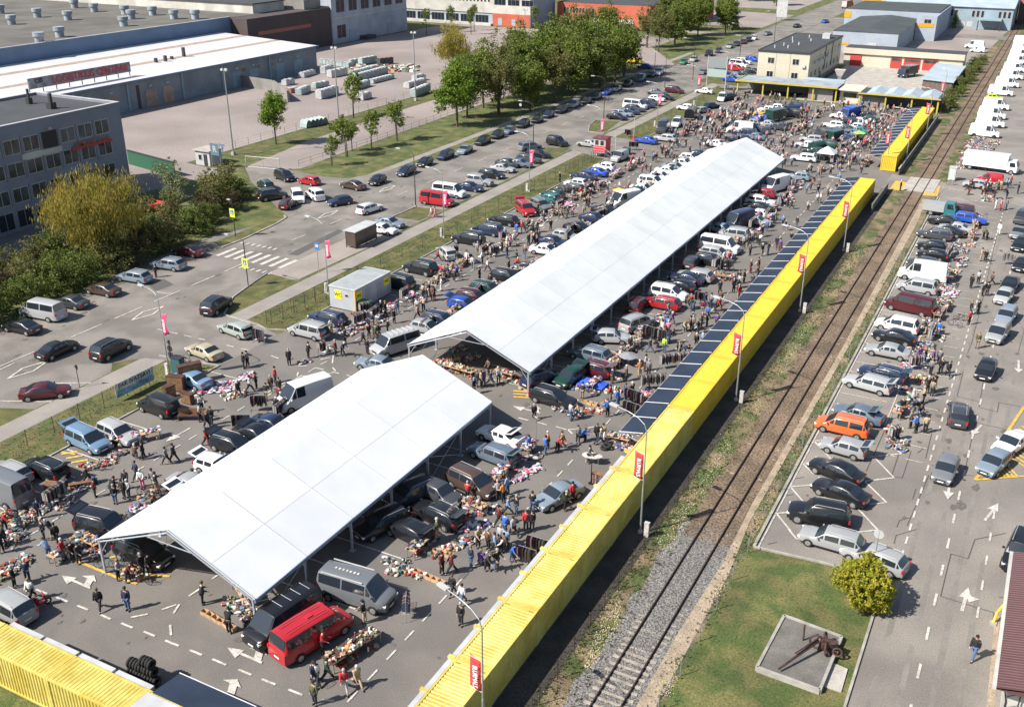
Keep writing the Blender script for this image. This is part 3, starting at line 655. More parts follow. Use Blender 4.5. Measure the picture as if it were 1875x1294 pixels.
fence('mesh_gate_panel', 'dark mesh sliding gate standing on the grass near the toilet cabin', [(-69.9, 76.9), (-69.6, 88)], 1.7, 1.8, bar=0.25, cat='gate', nw=2)
fence('mesh_gate_panel', 'dark mesh sliding gate on the grass before the guard booth', [(-69.3, 152), (-69.3, 163)], 1.6, 1.8, bar=0.3, cat='gate', nw=2)
fence('chainlink_fence', 'thin rusty posts of a fence on the market side of the railway', [(-19.25, 40), (-19.25, 66)], 1.5, 2.45, 'rail', 0.006)
fence('chainlink_fence', 'low wire fence running along the lawn side of the near railway', [(-13.6, 33), (-12.9, 46), (-12.8, 60)], 1.25, 3.2, 'steel', 0.005)
fence('chainlink_fence', 'long pale fence between the railway and the right hand car park', [(-12.95, 61), (-12.95, 165)], 1.1, 4.0, 'steel', 0.004)
fence('chainlink_fence', 'fence along the far edge of the logistics yard grass strip', [(-131, 136), (-131, 300)], 1.4, 3.5, 'darksteel', 0.01)
fence('pipe_fence', 'low pipe fence between the access lane and the tree lined lawn', [(-112.0, 134), (-111.4, 160), (-112.4, 184), (-112.4, 260)], 1.1, 3.2, 'darksteel', 0.02, nw=2)
fence('chainlink_fence', 'fence in front of the hedge beside the office forecourt', [(-101.5, 88), (-110, 112), (-116, 121.5)], 1.5, 2.5, 'darksteel', 0.01)
tag(MB().box(-19.5, -19.3, 165.0-52, 163.4, 0, 0.55).build('low_wall', 'darkconcrete'), 'low dark wall between container row and railway verge', 'wall') if 0 else None
w_ = empty('concrete_wall', 'dark slab wall leading from the level crossing along the far container row', 'wall', (-20.2, 176.5, 0))
MB().box(-.08, .08, 0, 52, 0, 1.1).build('slab', 'darkconcrete', w_); MB().box(-.12, .12, -.2, 52, 1.1, 1.2).build('coping', 'concrete', w_)
w_ = empty('concrete_wall', 'brown slab wall beside the far end of the long container row', 'wall', (-20.3, 152, 0))
MB().box(-.08, .08, 0, 14, 0, 1.1).build('slab', 'darkconcrete', w_); MB().box(-.12, .12, 0, 14, 1.1, 1.2).build('coping', 'darkconcrete', w_)
t = empty('green_hoarding', 'dark green hoarding beside the grey office block', 'hoarding', (-139, 121.5, 0))
MB().prism([(0, 0), (13.5, -2.8), (13.55, -2.6), (0.05, .2)], 0, 2.4).build('panel', mat('hoarding_green', (0.02, 0.09, 0.05), 0.6), t); MB().prism([(-.05, -.1), (13.6, -2.9), (13.65, -2.5), (0, .3)], 2.4, 2.5).build('cap_rail', 'darksteel', t)
# ------------------------------------------------------------ lamps, flags, signs
def lamp(x, y, h, arm, lab, flag=None, head='flat', r=0.075, z0=0, col='steel', grp=None, armz=0.9, flagz=None, double=False, cat='lamp post', fdir=-1):
    t = empty('lamp_post', lab, cat, (x, y, z0), 0, grp)
    MB().tube((0, 0, 0), (0, 0, h*0.45), r, 8).tube((0, 0, h*.45), (0, 0, h), r*.75, 8, r2=r*.55).build('pole', col, t)
    MB().box(-.14, .14, -.14, .14, 0, 0.25).build('base', 'concrete', t)
    arms = [arm] + ([(-arm[0], -arm[1])] if double else [])
    for ax, ay in arms:
        if ax or ay:
            pts = [Vector((0, 0, h-0.02)), Vector((ax*.08, ay*.08, h+armz*.5)), Vector((ax*.3, ay*.3, h+armz*.85)), Vector((ax*.62, ay*.62, h+armz)), Vector((ax, ay, h+armz*1.02))]
            MB().path(pts, r*.5, 6).build('arm', col, t); e = pts[-1]
            d = Vector((ax, ay, 0)).normalized(); X = Matrix.Translation(e+d*.3) @ Matrix.Rotation(math.atan2(d.y, d.x), 4, 'Z')
            hd = MB().box(-.38, .38, -.15, .15, -.05, .06, 0, X); hd.box(-.3, .3, -.12, .12, -.075, -.05, 0, X)
            l = hd.build('lamp_head', 'lightgrey', t)
    if flag:
        txt, colr, w, L, z = flag
        c = MB(); sx = fdir; n1, n2 = 4, 8; vs = []
        for i in range(n1+1):
            for j in range(n2+1):
                u = i/n1; v = j/n2
                vs.append((sx*(.1+w*u)*(1-.12*math.sin(math.pi*v)*u), 0.10*math.sin(v*5+u*2)*u, z-L*v+.18*u*sx*-1*(1 if fdir < 0 else -1)))
        c.add(vs, [(i*(n2+1)+j, (i+1)*(n2+1)+j, (i+1)*(n2+1)+j+1, i*(n2+1)+j+1) for i in range(n1) for j in range(n2)], 0, True)
        fl_ = c.build('flag', colr, t); sd = fl_.modifiers.new('t', 'SOLIDIFY'); sd.thickness = 0.01
        X = frame((sx*(.1+w*.42), -.13, z-L*.5), (0, 0, -1), (1, 0, 0)) if fdir < 0 else frame((sx*(.1+w*.42), -.13, z-L*.5), (0, 0, 1), (-1, 0, 0))
        text_mesh(txt, 'flag_lettering', 'white_print', w*.58, t, X, 0.004, sx=(L*.74)/(w*.58*len(txt)*.62))
        br = MB().tube((0, 0, z), (sx*(w+.1), 0, z+.16), .015, 4).tube((0, 0, z-L), (sx*(w+.08), 0, z-L+.12), .015, 4).build('flag_arm', 'steel', t)
    return t
mk('white_print', (0.8, 0.8, 0.8), 0.6)
mk('flagred', (0.52, 0.045, 0.05), 0.7); mk('flagpink', (0.62, 0.055, 0.15), 0.7)
lr = [(-20.35, 35.4), (-20.4, 58.8), (-20.35, 82.8), (-20.35, 107.6), (-20.3, 131.6)]
for i, (x, y) in enumerate(lr):
    lamp(x, y, 8.4, (-2.6, 0.9), 'grey street lamp with red flag behind the long container row, %s from the bottom' % ordn(i+1), ('BLURMALS', 'flagred', 0.70, 2.05, 6.5-.25*(i == 0)), grp='street lamps with red flags along the railway')
    c = empty('utility_cabinet', 'white cable cabinet at the foot of the %s railway lamp' % ordn(i+1), 'cabinet', (x+.55, y-.2, 0), 0, 'white cable cabinets'); MB().box(-.17, .17, -.13, .13, 0.1, 1.15).build('housing', 'white', c); MB().box(-.15, .15, -.11, .11, 0, 0.1).build('plinth', 'concrete', c); MB().box(-.19, .19, -.15, .15, 1.15, 1.2).build('cap', 'lightgrey', c)
for i, (u, v) in enumerate(((1622, 310), (1658, 298), (1695, 250), (1722, 205))):
    p = G(u, v); lamp(p.x, p.y, 8.2, (-2.6, 0.9) if i in (1,) else (-1.6, .5), 'grey lamp with red BLURMALS flag by the far container row, %s from the crossing' % ordn(i+1), ('BLURMALS', 'flagred', 0.70, 2.05, 6.2), grp='street lamps with red flags by the far containers')
for i, (x, y, h) in enumerate(((-70.0, 62.1, 8.7), (-70.1, 87.2, 8.8), (-69.4, 111.8, 9.2), (-69.8, 138.2, 9.0), (-69.6, 165.5, 8.6), (-69.3, 193.9, 8.6), (-69.4, 218.8, 8.6), (-69.4, 243.3, 8.6))):
    lamp(x, y, h-.8, (-2.2, 0.4), 'grey lamp post with pink GARELIS flag by the fence, %s from the near entrance' % ordn(i+1), ('GARELIS', 'flagpink', 0.66, 2.1, 6.5), r=.065, grp='lamp posts with pink flags along the market fence', fdir=1)
    c = empty('utility_cabinet', 'white cable cabinet beside the %s pink flag lamp' % ordn(i+1), 'cabinet', (x-.55, y+.3, 0), 0, 'white cabinets by the pink flag lamps'); MB().box(-.16, .16, -.13, .13, 0, 1.15).build('housing', 'white', c); MB().box(-.18, .18, -.15, .15, 1.15, 1.2).build('cap', 'lightgrey', c)
for i, (x, y, h) in enumerate(((-80.9, 122.6, 8.6), (-82.5, 164.8, 8.6), (-81.4, 195.1, 8.9), (-83.0, 236.2, 8.7), (-80.8, 250.6, 10.5), (-80.8, 292, 10), (-80.8, 330, 10), (-95.2, 262, 9))):
    lamp(x, y, h-1, (-2.4, 0), 'dark lamp post at the avenue edge, %s from the bus shelter' % ordn(i+1), col='darksteel', r=.085, grp='lamp posts along the avenue')
for i, (x, y, h, lab) in enumerate(((-127.7, 135.2, 14.9, 'nearest tall floodlight mast by the logistics yard kiosk'), (-128.0, 166.8, 14.9, 'tall floodlight mast behind the young street trees'), (-127.6, 195.1, 14.9, 'tall floodlight mast left of the big green tree'), (-128, 250, 15, 'tall floodlight mast right of the golden tree'), (-146, 230, 13, 'floodlight mast behind the stacked pallets'))):
    if i == 4: continue
    t = empty('floodlight_mast', lab, 'floodlight mast', (x, y, 0)); MB().tube((0, 0, 0), (0, 0, h), .16, 8, r2=.08).build('pole', 'steel', t); MB().box(-.3, .3, -.3, .3, 0, .6).build('base', 'concrete', t)
    for s in (-1, 1): MB().cbox((s*.45, 0, h), (.5, .3, .38), 0, 0, .4*s).build('floodlight', 'lightgrey', t)
    MB().tube((-.7, 0, h-.2), (.7, 0, h-.2), .04, 5).build('crossbar', 'steel', t)
p = G(975, 835); t = None
t = empty('reflector_pole', 'thin grey pole on the market asphalt right of the near tent', 'pole', (G(981, 826).x, G(981, 826).y, 0)); MB().tube((0, 0, 0), (0, 0, 3.3), .035, 6).build('shaft', 'steel', t); MB().box(-.12, .12, -.02, .02, 3.15, 3.3).build('cap', 'white', t)
t = empty('street_sign', 'round grey sign on a pole over the bright bush and silver estates', 'road sign', (*G(1598, 1042)[:2], 0)); MB().tube((0, 0, 0), (0, 0, 3.2), .035, 6).build('pole', 'steel', t)
MB().tube((0, -.03, 2.9), (0, -.0, 2.9), .34, 20).build('sign_face', 'lightgrey', t)
mk('sign_yellow', (0.72, 0.82, 0.02), 0.5); mk('sign_blue', (0.03, 0.16, 0.45), 0.5)
for (x, y, h, lab) in ((-80.1, 84.8, 5.6, 'bright yellow pedestrian crossing sign on a dark post before the zebra crossing'), (-94.5, 98.7, 5.2, 'bright yellow pedestrian crossing sign on the corner grass island')):
    t = empty('crossing_sign', lab, 'road sign', (x, y, 0)); MB().tube((0, 0, 0), (0, 0, h), .06, 8).build('pole', 'darksteel', t)
    z = 2.9 if x > -90 else 3.4
    MB().box(-.12-.42, -.12+.42+.0, -.05, -.02, z-.6, z+.6).build('yellow_board', 'sign_yellow', t); MB().box(-.12-.26, -.12+.26, -.075, -.05, z-.22, z+.38).build('blue_panel', 'sign_blue', t)
    MB().add([(-.12-.2, -.08, z-.15), (-.12+.2, -.08, z-.15), (-.12, -.08, z+.32)], [(0, 1, 2)]).build('white_triangle', 'white', t)
    if x > -90: MB().path([(0, 0, h), (-.5, -.0, h+.3), (-2.2, 0, h+.5)], .035, 6).build('arm', 'darksteel', t); MB().cbox((-2.5, 0, h+.5), (.6, .25, .12)).build('lamp_head', 'lightgrey', t)
    else: MB().cbox((-.5, 0, h), (.5, .24, .12)).build('lamp_head', 'lightgrey', t)
q = G(598, 455); t = empty('bus_stop_sign', 'tall white and blue bus stop sign by the paved waiting area', 'bus stop sign', (-75.6, 92.5, 0)); MB().tube((0, 0, 0), (0, 0, 3.8), .04, 6).build('pole', 'steel', t)
MB().box(-.32, .32, -.04, 0, 3.0, 3.95).build('sign_face', 'sign_blue', t); MB().box(-.26, .26, -.06, -.04, 3.35, 3.7).build('white_panel', 'white', t)
for (u, v, lab) in ((155+0, 702, ''),):
    pass
def small_sign(u, v, h, lab, cat='road sign', shape='tri'):
    p = G(u, v); t = empty('road_sign', lab, cat, (p.x, p.y, 0)); MB().tube((0, 0, 0), (0, 0, h), .035, 6).build('pole', 'darksteel', t)
    if shape == 'stack':
        MB().tube((0, .03, h-.3), (0, .06, h-.3), .34, 3).build('triangle_plate', 'darksteel', t); MB().tube((0, .03, h-.95), (0, .06, h-.95), .34, 16).build('round_plate', 'darksteel', t); MB().box(-.33, .33, .03, .06, h-1.95, h-1.35).build('square_plate', 'darksteel', t)
    elif shape == 'round': MB().tube((0, -.06, h-.3), (0, -.03, h-.3), .3, 16).build('round_plate', 'white', t)
    else: MB().tube((0, .03, h-.3), (0, .06, h-.3), .33, 3).build('triangle_plate', 'darksteel', t)
small_sign(317, 684, 3.6, 'stack of dark backed road signs on a pole behind the first pink flag', shape='stack')
small_sign(146, 709, 2.4, 'small give way sign beside the moving dark red sedan'); small_sign(953, 215, 2.9, 'round no entry sign on the grass left of the avenue', shape='round')
small_sign(978, 290, 1.2, 'short post by the far parking island') if 0 else None
# banner on the fence, reading uncertain in the photo
t = empty('fence_banner', 'faded banner reading PAK IVATSAVI hung on the end of the wire fence', 'banner', (-70.3, 58.2, 0)); 
MB().box(-.02, .0, -2.3, 2.3, .35, 1.75).build('banner_cloth', mat('banner', (.50, .52, .46), .8, n1=2, amt=.3), t); MB().box(0.0, .012, -2.1, 2.1, .45, 1.0).build('blue_print', mat('bprint', (.20, .34, .42), .8, n1=2, amt=.4), t)
text_mesh('PAK IVATSAVI', 'banner_lettering', 'darksteel', .62, t, frame((.02, 0, 1.38), (0, 1, 0), (0, 0, 1)), .004)
# WC cabin
t = empty('toilet_cabin', 'grey toilet cabin with yellow WC signs and orange corner post', 'cabin', (-67.4, 84.0, 0)); 
MB().box(0, 3.5, 0, 7.0, .12, 2.55).build('wall', mat('cabgrey', (.36, .38, .40), .5, n1=1, amt=.06), t); b = MB(); b.box(-.06, 3.56, -.06, 7.06, 2.55, 2.68); b.build('roof_frame', 'lightgrey', t)
b = MB(); corrug(b, (0.1, .1, 2.70), (1, 0, 0), (0, 1, 0), (0, 0, 1), 0, 3.3, 6.8, 0, .03); b.build('roof', mat('cabroof', (.22, .27, .28), .5, n1=.7, amt=.2), t)
MB().box(3.46, 3.58, -.08, .04, .05, 2.55).build('corner_post', mat('orange', (.75, .36, .01), .5), t)
mk('wcyellow', (.80, .66, .02), .5)
MB().box(.75, 1.65, -.03, -.001, 1.25, 2.25).build('yellow_sign', 'wcyellow', t); text_mesh('WC', 'sign_lettering', 'black', .55, t, frame((1.2, -.04, 1.75), (1, 0, 0), (0, 0, 1)), .006)
for yy in (.75, 6.1):
    MB().box(3.501, 3.53, yy-.5, yy+.5, 1.3, 2.3).build('yellow_sign', 'wcyellow', t); text_mesh('WC', 'sign_lettering', 'black', .5, t, frame((3.54, yy, 1.8), (0, 1, 0), (0, 0, 1)), .006)
b = MB().box(2.1, 2.65, -.035, -.001, 1.65, 2.0); b.build('window_frame', 'white', t); MB().box(2.17, 2.58, -.045, -.036, 1.71, 1.94).build('window', 'black', t)
for yy in (2.0, 4.2): MB().box(3.501, 3.53, yy, yy+.85, .15, 2.1).build('door', mat('cabdoor', (.30, .31, .33), .5), t)
# bus shelter
t = empty('bus_shelter', 'brown glazed bus shelter with white roof beside the avenue', 'bus shelter', (-78.6, 102.2, 0))
b = MB(); b.box(-.25, 1.75, -.15, 5.0, 2.28, 2.38); b.build('roof', 'lightgrey', t); mk('brownpane', (.075, .055, .045), .25)
for a in ((1.5, 1.54, 0, 4.8), (0, 1.5, 0, .04), (.3, 1.5, 4.76, 4.8)): MB().box(*a, .25, 2.25).build('side_pane', 'brownpane', t)
for x, yy in ((0.02, .02), (1.52, .02), (1.52, 2.4), (1.52, 4.78), (.3, 4.78)): MB().box(x-.04, x+.04, yy-.04, yy+.04, 0, 2.28).build('post', 'darksteel', t)
MB().box(.95, 1.35, .6, 4.2, .42, .47).box(1.1, 1.2, .8, .9, 0, .42).box(1.1, 1.2, 3.9, 4.0, 0, .42).build('bench', 'wood', t)
# guard booth on legs
t = empty('guard_booth', 'raised red and white guard booth with steps at the market entrance', 'guard booth', (-70.6, 165.0, 0)); mk('boothred', (.55, .05, .06), .5)
MB().box(0, 2.3, 0, 2.3, .9, 3.2).build('wall', 'lightgrey', t); MB().box(-.02, 2.32, -.02, -.001, .9, 1.9).box(2.301, 2.33, -.02, 2.32, .9, 3.15).build('red_panel', 'boothred', t)
MB().box(-.2, 2.5, -.2, 2.5, 3.2, 3.32).build('roof', mat('maroonroof', (.16, .04, .05), .5), t)
for x in (.25, 1.25): b = MB().box(x, x+.8, -.04, -.021, 2.0, 3.0); f = b.build('window_frame', 'white', t); MB().box(x+.08, x+.72, -.05, -.041, 2.08, 2.92).build('pane', 'glass', f)
for x in (.1, 2.2):
    for yy in (.1, 2.2): MB().box(x-.05, x+.05, yy-.05, yy+.05, 0, .9).build('leg', 'steel', t)
b = MB(); 
for i in range(5): b.box(2.35+.28*i, 2.63+.28*i, -.6, .2, .72-.18*i, .76-.18*i)
b.box(0, 2.35, -.7, 0, .84, .9); b.build('steps', 'steel', t); b = MB(); b.path([(0, -.7, .9), (0, -.7, 1.8), (2.35, -.7, 1.8), (3.7, -.6, .95), (3.7, -.6, 0)], .03, 5); b.path([(2.35, -.7, .9), (2.35, -.7, 1.8)], .03, 5).tube((0, -.7, 1.35), (2.35, -.7, 1.35), .025, 5); b.build('handrail', 'lightgrey', t)
for i, (u, v) in enumerate(((1126, 290), (1160, 259))):
    p = G(u, v); t = empty('barrier_post', ['red and white barrier post beside the guard booth', 'red and white barrier post at the end of the far fence'][i], 'barrier', (p.x, p.y, 0))
    MB().box(-.15, .15, -.15, .15, 0, 1.0).build('housing', 'boothred', t); MB().tube((0, 0, 1), (0.0, 0, 4.4), .05, 6).build('raised_arm', 'white', t)
p = G(1147, 283); 
def bin_(p, lab, col=(.02, .09, .04)):
    t = empty('waste_bin', lab, 'waste bin', (p.x, p.y, 0)); MB().prism([(-.6, -.5), (.6, -.5), (.6, .5), (-.6, .5)], .12, 1.15).build('body', mat('bin', col, .5), t); MB().box(-.66, .66, -.56, .56, 1.15, 1.25).build('lid', mat('binlid', tuple(c*1.4 for c in col), .5), t)
    for x in (-.5, .5):
        for yy in (-.4, .4): MB().tube((x, yy-.03, .09), (x, yy+.03, .09), .09, 8).build('wheel', 'black', t)
bin_(p, 'dark green wheeled waste container behind the silver van at the booth'); bin_(G(668, 570), 'dark green waste container against the toilet cabin side')
t = empty('portable_toilet', 'white and teal portable toilet by the level crossing', 'portable toilet', (*G(1742, 330)[:2], 0)); MB().box(-.55, .55, -.55, .55, .1, 2.1).build('wall', 'white', t); MB().box(-.6, .6, -.6, .6, 2.1, 2.25).build('roof', 'lightgrey', t); MB().box(-.4, .4, -.58, -.551, .2, 1.95).build('door', mat('ptdoor', (.45, .5, .5), .5), t)
t = empty('notice_board', 'white notice board on posts near the market gate and furniture', 'notice board', (*G(299, 690)[:2], 0)) if 0 else None
t = empty('info_kiosk', 'dark teal kiosk cabinet under the first pink flag', 'cabinet', (-69.2, 62.6, 0)); MB().box(-.55, .55, -.35, .35, 0, 2.0).build('housing', mat('teal', (.03, .10, .11), .5), t); MB().box(-.6, .6, -.4, .4, 2.0, 2.1).build('top', 'darksteel', t)
# billboard pair near cream building, gate and kiosk of the logistics yard
for (u, v, w, h, lab) in ((1293, 165, 3.2, 8, 'tall two post billboard by the market hall car park'),):
    p = G(u, v); t = empty('billboard', lab, 'billboard', (p.x, p.y, 0)); mk('bbgreen', (.30, .38, .34), .5)
    for s in (0, w+1.4): MB().tube((s, 0, 0), (s, 0, h), .11, 8).build('post', 'lightgrey', t)
    MB().box(.1, w+1.3, -.04, .04, 3.2, 5.0).build('board', 'bbgreen', t); MB().box(.1, w+1.3, -.04, .04, 5.3, 7.8).build('mesh_board', 'steel', t)
p = G(1430, 38); t = empty('billboard', 'white poster board standing on the grass across the avenue', 'billboard', (p.x, p.y, 0)); MB().box(-2, 2, -.1, .1, 1.2, 7.2).build('board', 'lightgrey', t); MB().tube((0, 0, 0), (0, 0, 1.3), .2, 8).build('post', 'steel', t)
t = empty('yard_gate', 'white pipe framed sliding gate at the end of the access lane', 'gate', (-119.7, 129.5, 0))
b = MB(); b.path([(0, 0, .1), (0, 0, 1.9), (6.4, 1.1, 1.9), (6.4, 1.1, .1), (0, 0, .1)], .07, 6).tube((3.2, .55, .1), (3.2, .55, 1.9), .06, 6); b.build('frame', 'lightgrey', t); b = MB(); b.tube((0, 0, .1), (3.2, .55, 1.9), .03, 5).tube((3.2, .55, 1.9), (6.4, 1.1, .1), .03, 5); b.build('brace', 'steel', t)
t = empty('gate_kiosk', 'small gatehouse with pale roof beside the tall yard mast', 'kiosk', (-128.6, 126.9, 0)); MB().box(0, 3.2, 0, 3.0, 0, 2.5).build('wall', 'lightgrey', t); MB().box(-.3, 3.5, -.3, 3.4, 2.5, 2.65).build('roof', 'concrete', t)
f = MB().box(.7, 1.5, -.05, -.001, .9, 1.9).build('window_frame', 'white', t); MB().box(.78, 1.42, -.06, -.051, .98, 1.82).build('pane', 'glass', f); MB().box(1.9, 2.7, -.04, -.001, .05, 2.0).build('door', 'darksteel', t)
t = empty('yard_sign', 'blue and white frame sign reading RT on posts beside the gatehouse', 'sign', (-124.6, 126.6, 0))
for s in (0, 1.9): MB().tube((s, 0, 0), (s, .2, 4.4 if s else 4.2), .05, 6).build('post', 'steel', t)
MB().box(0, 1.85, -.05, .0, 2.2, 4.2).build('board', mat('rtblue', (.10, .17, .22), .5), t); text_mesh('R', 'sign_lettering', 'white', 1.5, t, frame((.95, -.07, 3.2), (1, 0, 0), (0, 0, 1)), .01); text_mesh('T', 'sign_lettering', mat('tblue', (.1, .16, .3), .5).name, 1.9, t, frame((2.6, -.07, 3.5), (1, 0, 0), (0, 0, 1)), .03) if 0 else None
M['tbl'] = mat('tbl', (.10, .16, .28), .5); text_mesh('T', 'sign_lettering', 'tbl', 1.9, t, frame((2.7, -.07, 3.5), (1, 0, 0), (0, 0, 1)), .03)
# ------------------------------------------------------------ buildings
def wallmat(k, c, **kw): mk(k, c, kw.pop('rough', .8), n1=kw.pop('n1', .25), amt=kw.pop('amt', .08), n2=kw.pop('n2', 2.5), amt2=kw.pop('amt2', .05), **kw)
wallmat('office_grey', (.19, .20, .235)); wallmat('warehouse_wall', (.20, .225, .25), amt=.15); wallmat('roofwhite', (.54, .53, .52), rough=.5, amt=.04)
wallmat('hallroof', (.115, .105, .088), amt=.22, n1=.12); wallmat('parapet', (.13, .19, .29)); wallmat('brownwall', (.075, .055, .055)); wallmat('palewall', (.34, .37, .41), amt=.15)
wallmat('dirtywhite', (.45, .43, .39), amt=.16); wallmat('redbrick', (.42, .10, .055), amt=.12); wallmat('cream', (.50, .46, .36), amt=.04); wallmat('bitumen', (.050, .052, .055), amt=.12)
wallmat('shedgrey', (.30, .34, .39)); wallmat('shedroof', (.055, .062, .062), amt=.15); wallmat('orangeband', (.55, .28, .02)); wallmat('garagered', (.42, .05, .04)); wallmat('bluegrey', (.24, .31, .36), amt=.12); wallmat('bluegreyroof', (.33, .39, .43), amt=.1)
wallmat('stone', (.20, .19, .175), amt=.18); wallmat('maroontile', (.095, .045, .045), rough=.5); wallmat('graffito', (.22, .22, .24), amt=.3, n1=1.2); wallmat('oldbrick', (.30, .11, .08)); wallmat('plank', (.13, .10, .085), amt=.25, n1=2); wallmat('hallroofgrey', (.27, .30, .33), amt=.2, n1=.5); wallmat('stripe', (.33, .24, .19), amt=.2, n1=1)
class Bld:
    def __init__(s, name, label, o, cat='building'): s.t = empty(name, label, cat, (o[0], o[1], 0)); s.o = Vector((o[0], o[1], 0)); s.wm = {}
    def part(s, nm, mt, *boxes):
        b = MB()
        for q in boxes: b.box(q[0]-s.o.x, q[1]-s.o.x, q[2]-s.o.y, q[3]-s.o.y, q[4], q[5])
        return b.build(nm, mt, s.t)
    def win(s, face, p, a, z, w, h, frm='white', glass='winglass', mull=1, name='window'):
        """face 'E' (+x) at x=p centre y=a; 'S' (-y) at y=p centre x=a"""
        k = (face, round(w, 2), round(h, 2), frm, glass, mull)
        if k not in s.wm:
            d = .06; f = MB(); t_ = .07
            def bb(b, a0, a1, z0, z1, d0, d1):
                if face == 'E': b.box(d0, d1, a0, a1, z0, z1)
                else: b.box(a0, a1, -d1, -d0, z0, z1)
            bb(f, -w/2, w/2, 0, t_, .0, d); bb(f, -w/2, w/2, h-t_, h, 0, d); bb(f, -w/2, -w/2+t_, t_, h-t_, 0, d); bb(f, w/2-t_, w/2, t_, h-t_, 0, d)
            for i in range(mull): c = -w/2+w*(i+1)/(mull+1); bb(f, c-t_/2, c+t_/2, t_, h-t_, 0, d)
            g_ = MB(); bb(g_, -w/2+t_, w/2-t_, t_, h-t_, .003, .03)
            s.wm[k] = (f.mesh(name, frm), g_.mesh('pane', glass))
        o = bpy.data.objects.new(name, s.wm[k][0]); COL.objects.link(o); o.parent = s.t
        o.location = (p-s.o.x, a-s.o.y, z) if face == 'E' else (a-s.o.x, p-s.o.y, z)
        g2 = bpy.data.objects.new('pane', s.wm[k][1]); COL.objects.link(g2); g2.parent = o; return o
# grey office block on the left
B = Bld('office_block', 'grey four storey office block behind the golden willow on the left', (-122.5, 107))
B.part('wall', 'office_grey', (-140.5, -122.5, 30, 107, 0, 14)); B.part('roof', 'bitumen', (-140.1, -122.9, 30, 106.6, 14.0, 14.02))
B.part('parapet', 'office_grey', (-122.86, -122.5, 30, 107, 14, 14.35), (-140.5, -140.1, 30, 107, 14, 14.35), (-140.1, -122.86, 106.64, 107, 14, 14.35)); B.part('coping', 'lightgrey', (-122.95, -122.42, 30, 107.1, 14.35, 14.42), (-140.6, -140.05, 30, 107.1, 14.35, 14.42), (-140.05, -122.95, 106.6, 107.1, 14.35, 14.42))
wr = random.Random(2)
for k, z in enumerate((.5, 3.9, 7.3, 10.4)):
    y = 103.2; i = 0
    while y > 60:
        gl = 'winglass' if k else 'glass'
        if k == 3 and i == 3: B.win('E', -122.5, y, z-.3, 2.5, 2.4, 'darksteel', 'black', 0, 'broken_window')
        else: B.win('E', -122.5, y, z, 2.5, 2.0 if k else 2.4, 'lightgrey' if wr.random() < .6 else 'steel', gl, 1)
        if k == 2 and wr.random() < .6: B.part('open_pane', 'black', (-122.43, -122.40, y-1.15, y-.1, z+1.4, z+1.95))
        if k: B.part('pilaster', 'office_grey', (-122.5, -122.38, y-1.62, y-1.38, z-.3, z+2.1))
        y -= 3.05; i += 1
B.part('faded_panel', 'dirtywhite', (-122.47, -122.44, 89.2, 95.8, 9.35, 10.2)); B.part('sign_board', 'garagered', (-122.36, -122.3, 97.3, 104.6, 9.1, 9.5)); B.part('sill_box', 'darksteel', (-122.4, -122.2, 100.4+6, 101.3+5.5, 6.9, 7.5)) if 0 else None
text_mesh('AMONE II GA', 'red_lettering', 'oldbrick', 1.05, B.t, frame((.3, -6, 9.75), (0, 1, 0), (0, 0, 1)), .03)
B.part('skylight', 'palewall', (-136, -133, 84, 86.5, 14.02, 14.5))
for x, y, s in ((-134.5, 101, .7), (-128.5, 100, 1.0)): B.part('roof_vent', 'darksteel', (x-s*.5, x+s*.5, y-s*.5, y+s*.5, 14.02, 14.9), (x-s*.2, x+s*.2, y-s*.2, y+s*.2, 14.9, 16.2))
B.part('wall_lamp', 'white', (-122.5, -122.1, 94, 94.4, 12.7, 13.0))
# long white roofed logistics warehouse
B = Bld('warehouse', 'long warehouse with white striped roof and LOGISTIKOS CENTRAS sign', (-175.5, 221))
X0, X1, Y0, Y1 = -208.5, -175.5, 90, 221
B.part('wall', 'warehouse_wall', (X0, X1, Y0, Y1, 0, 6.0))
b = MB(); v = lambda x, y: (x-B.o.x, y-B.o.y, 6.3+(X1-x)*.045)
def strip(x0, x1, m): b.add([v(x1, Y0), v(x1, Y1), v(x0, Y1), v(x0, Y0), (x1-B.o.x, Y0-B.o.y, 6.0), (x1-B.o.x, Y1-B.o.y, 6.0), (x0-B.o.x, Y1-B.o.y, 6.0), (x0-B.o.x, Y0-B.o.y, 6.0)], [(0, 1, 2, 3), (0, 4, 5, 1), (1, 5, 6, 2), (2, 6, 7, 3), (3, 7, 4, 0)], m)
for x0, x1, m in ((X0, -200.8, 0), (-200.8, -198.6, 1), (-198.6, -189.2, 0), (-189.2, -187.2, 1), (-187.2, X1+.7, 0)): strip(x0, x1, m)
b.build('roof', ['roofwhite', 'stripe'], B.t)
B.part('roof_edge', 'parapet', (X1+.7, X1+.9, Y0, Y1+.2, 5.95, 6.32)); 
y = 140
for i, y in enumerate((145.5, 151.5, 162.5, 167.5, 190, 196, 206, 213)): B.part('loading_door', 'stripe' if i < 4 else 'bluegrey', (X1, X1+.1, y-1.6, y+1.6, 0, 3.6)); B.part('dock_lamp', 'lightgrey', (X1, X1+.25, y-.4, y+.4, 4.3, 4.6))
for y in (142, 156, 172, 185, 202): B.part('pilaster', 'bluegrey', (X1, X1+.25, y-.25, y+.25, 0, 6.0))
for y in (192.5, 198, 203): B.win('E', X1, y, 3.2, 1.6, 1.2, 'lightgrey')
B.part('plinth', 'brownwall', (X1, X1+.12, 158.5, 159.3, 0, 5)); 
B.part('roof_vent', 'darksteel', *[(x-.3, x+.3, y-.3, y+.3, 6.3, 8.1+h) for x, y, h in ((-187, 176, -.3), (-186.5, 178.5, .0), (-187.5, 181.5, -.6), (-188, 186, .9))])
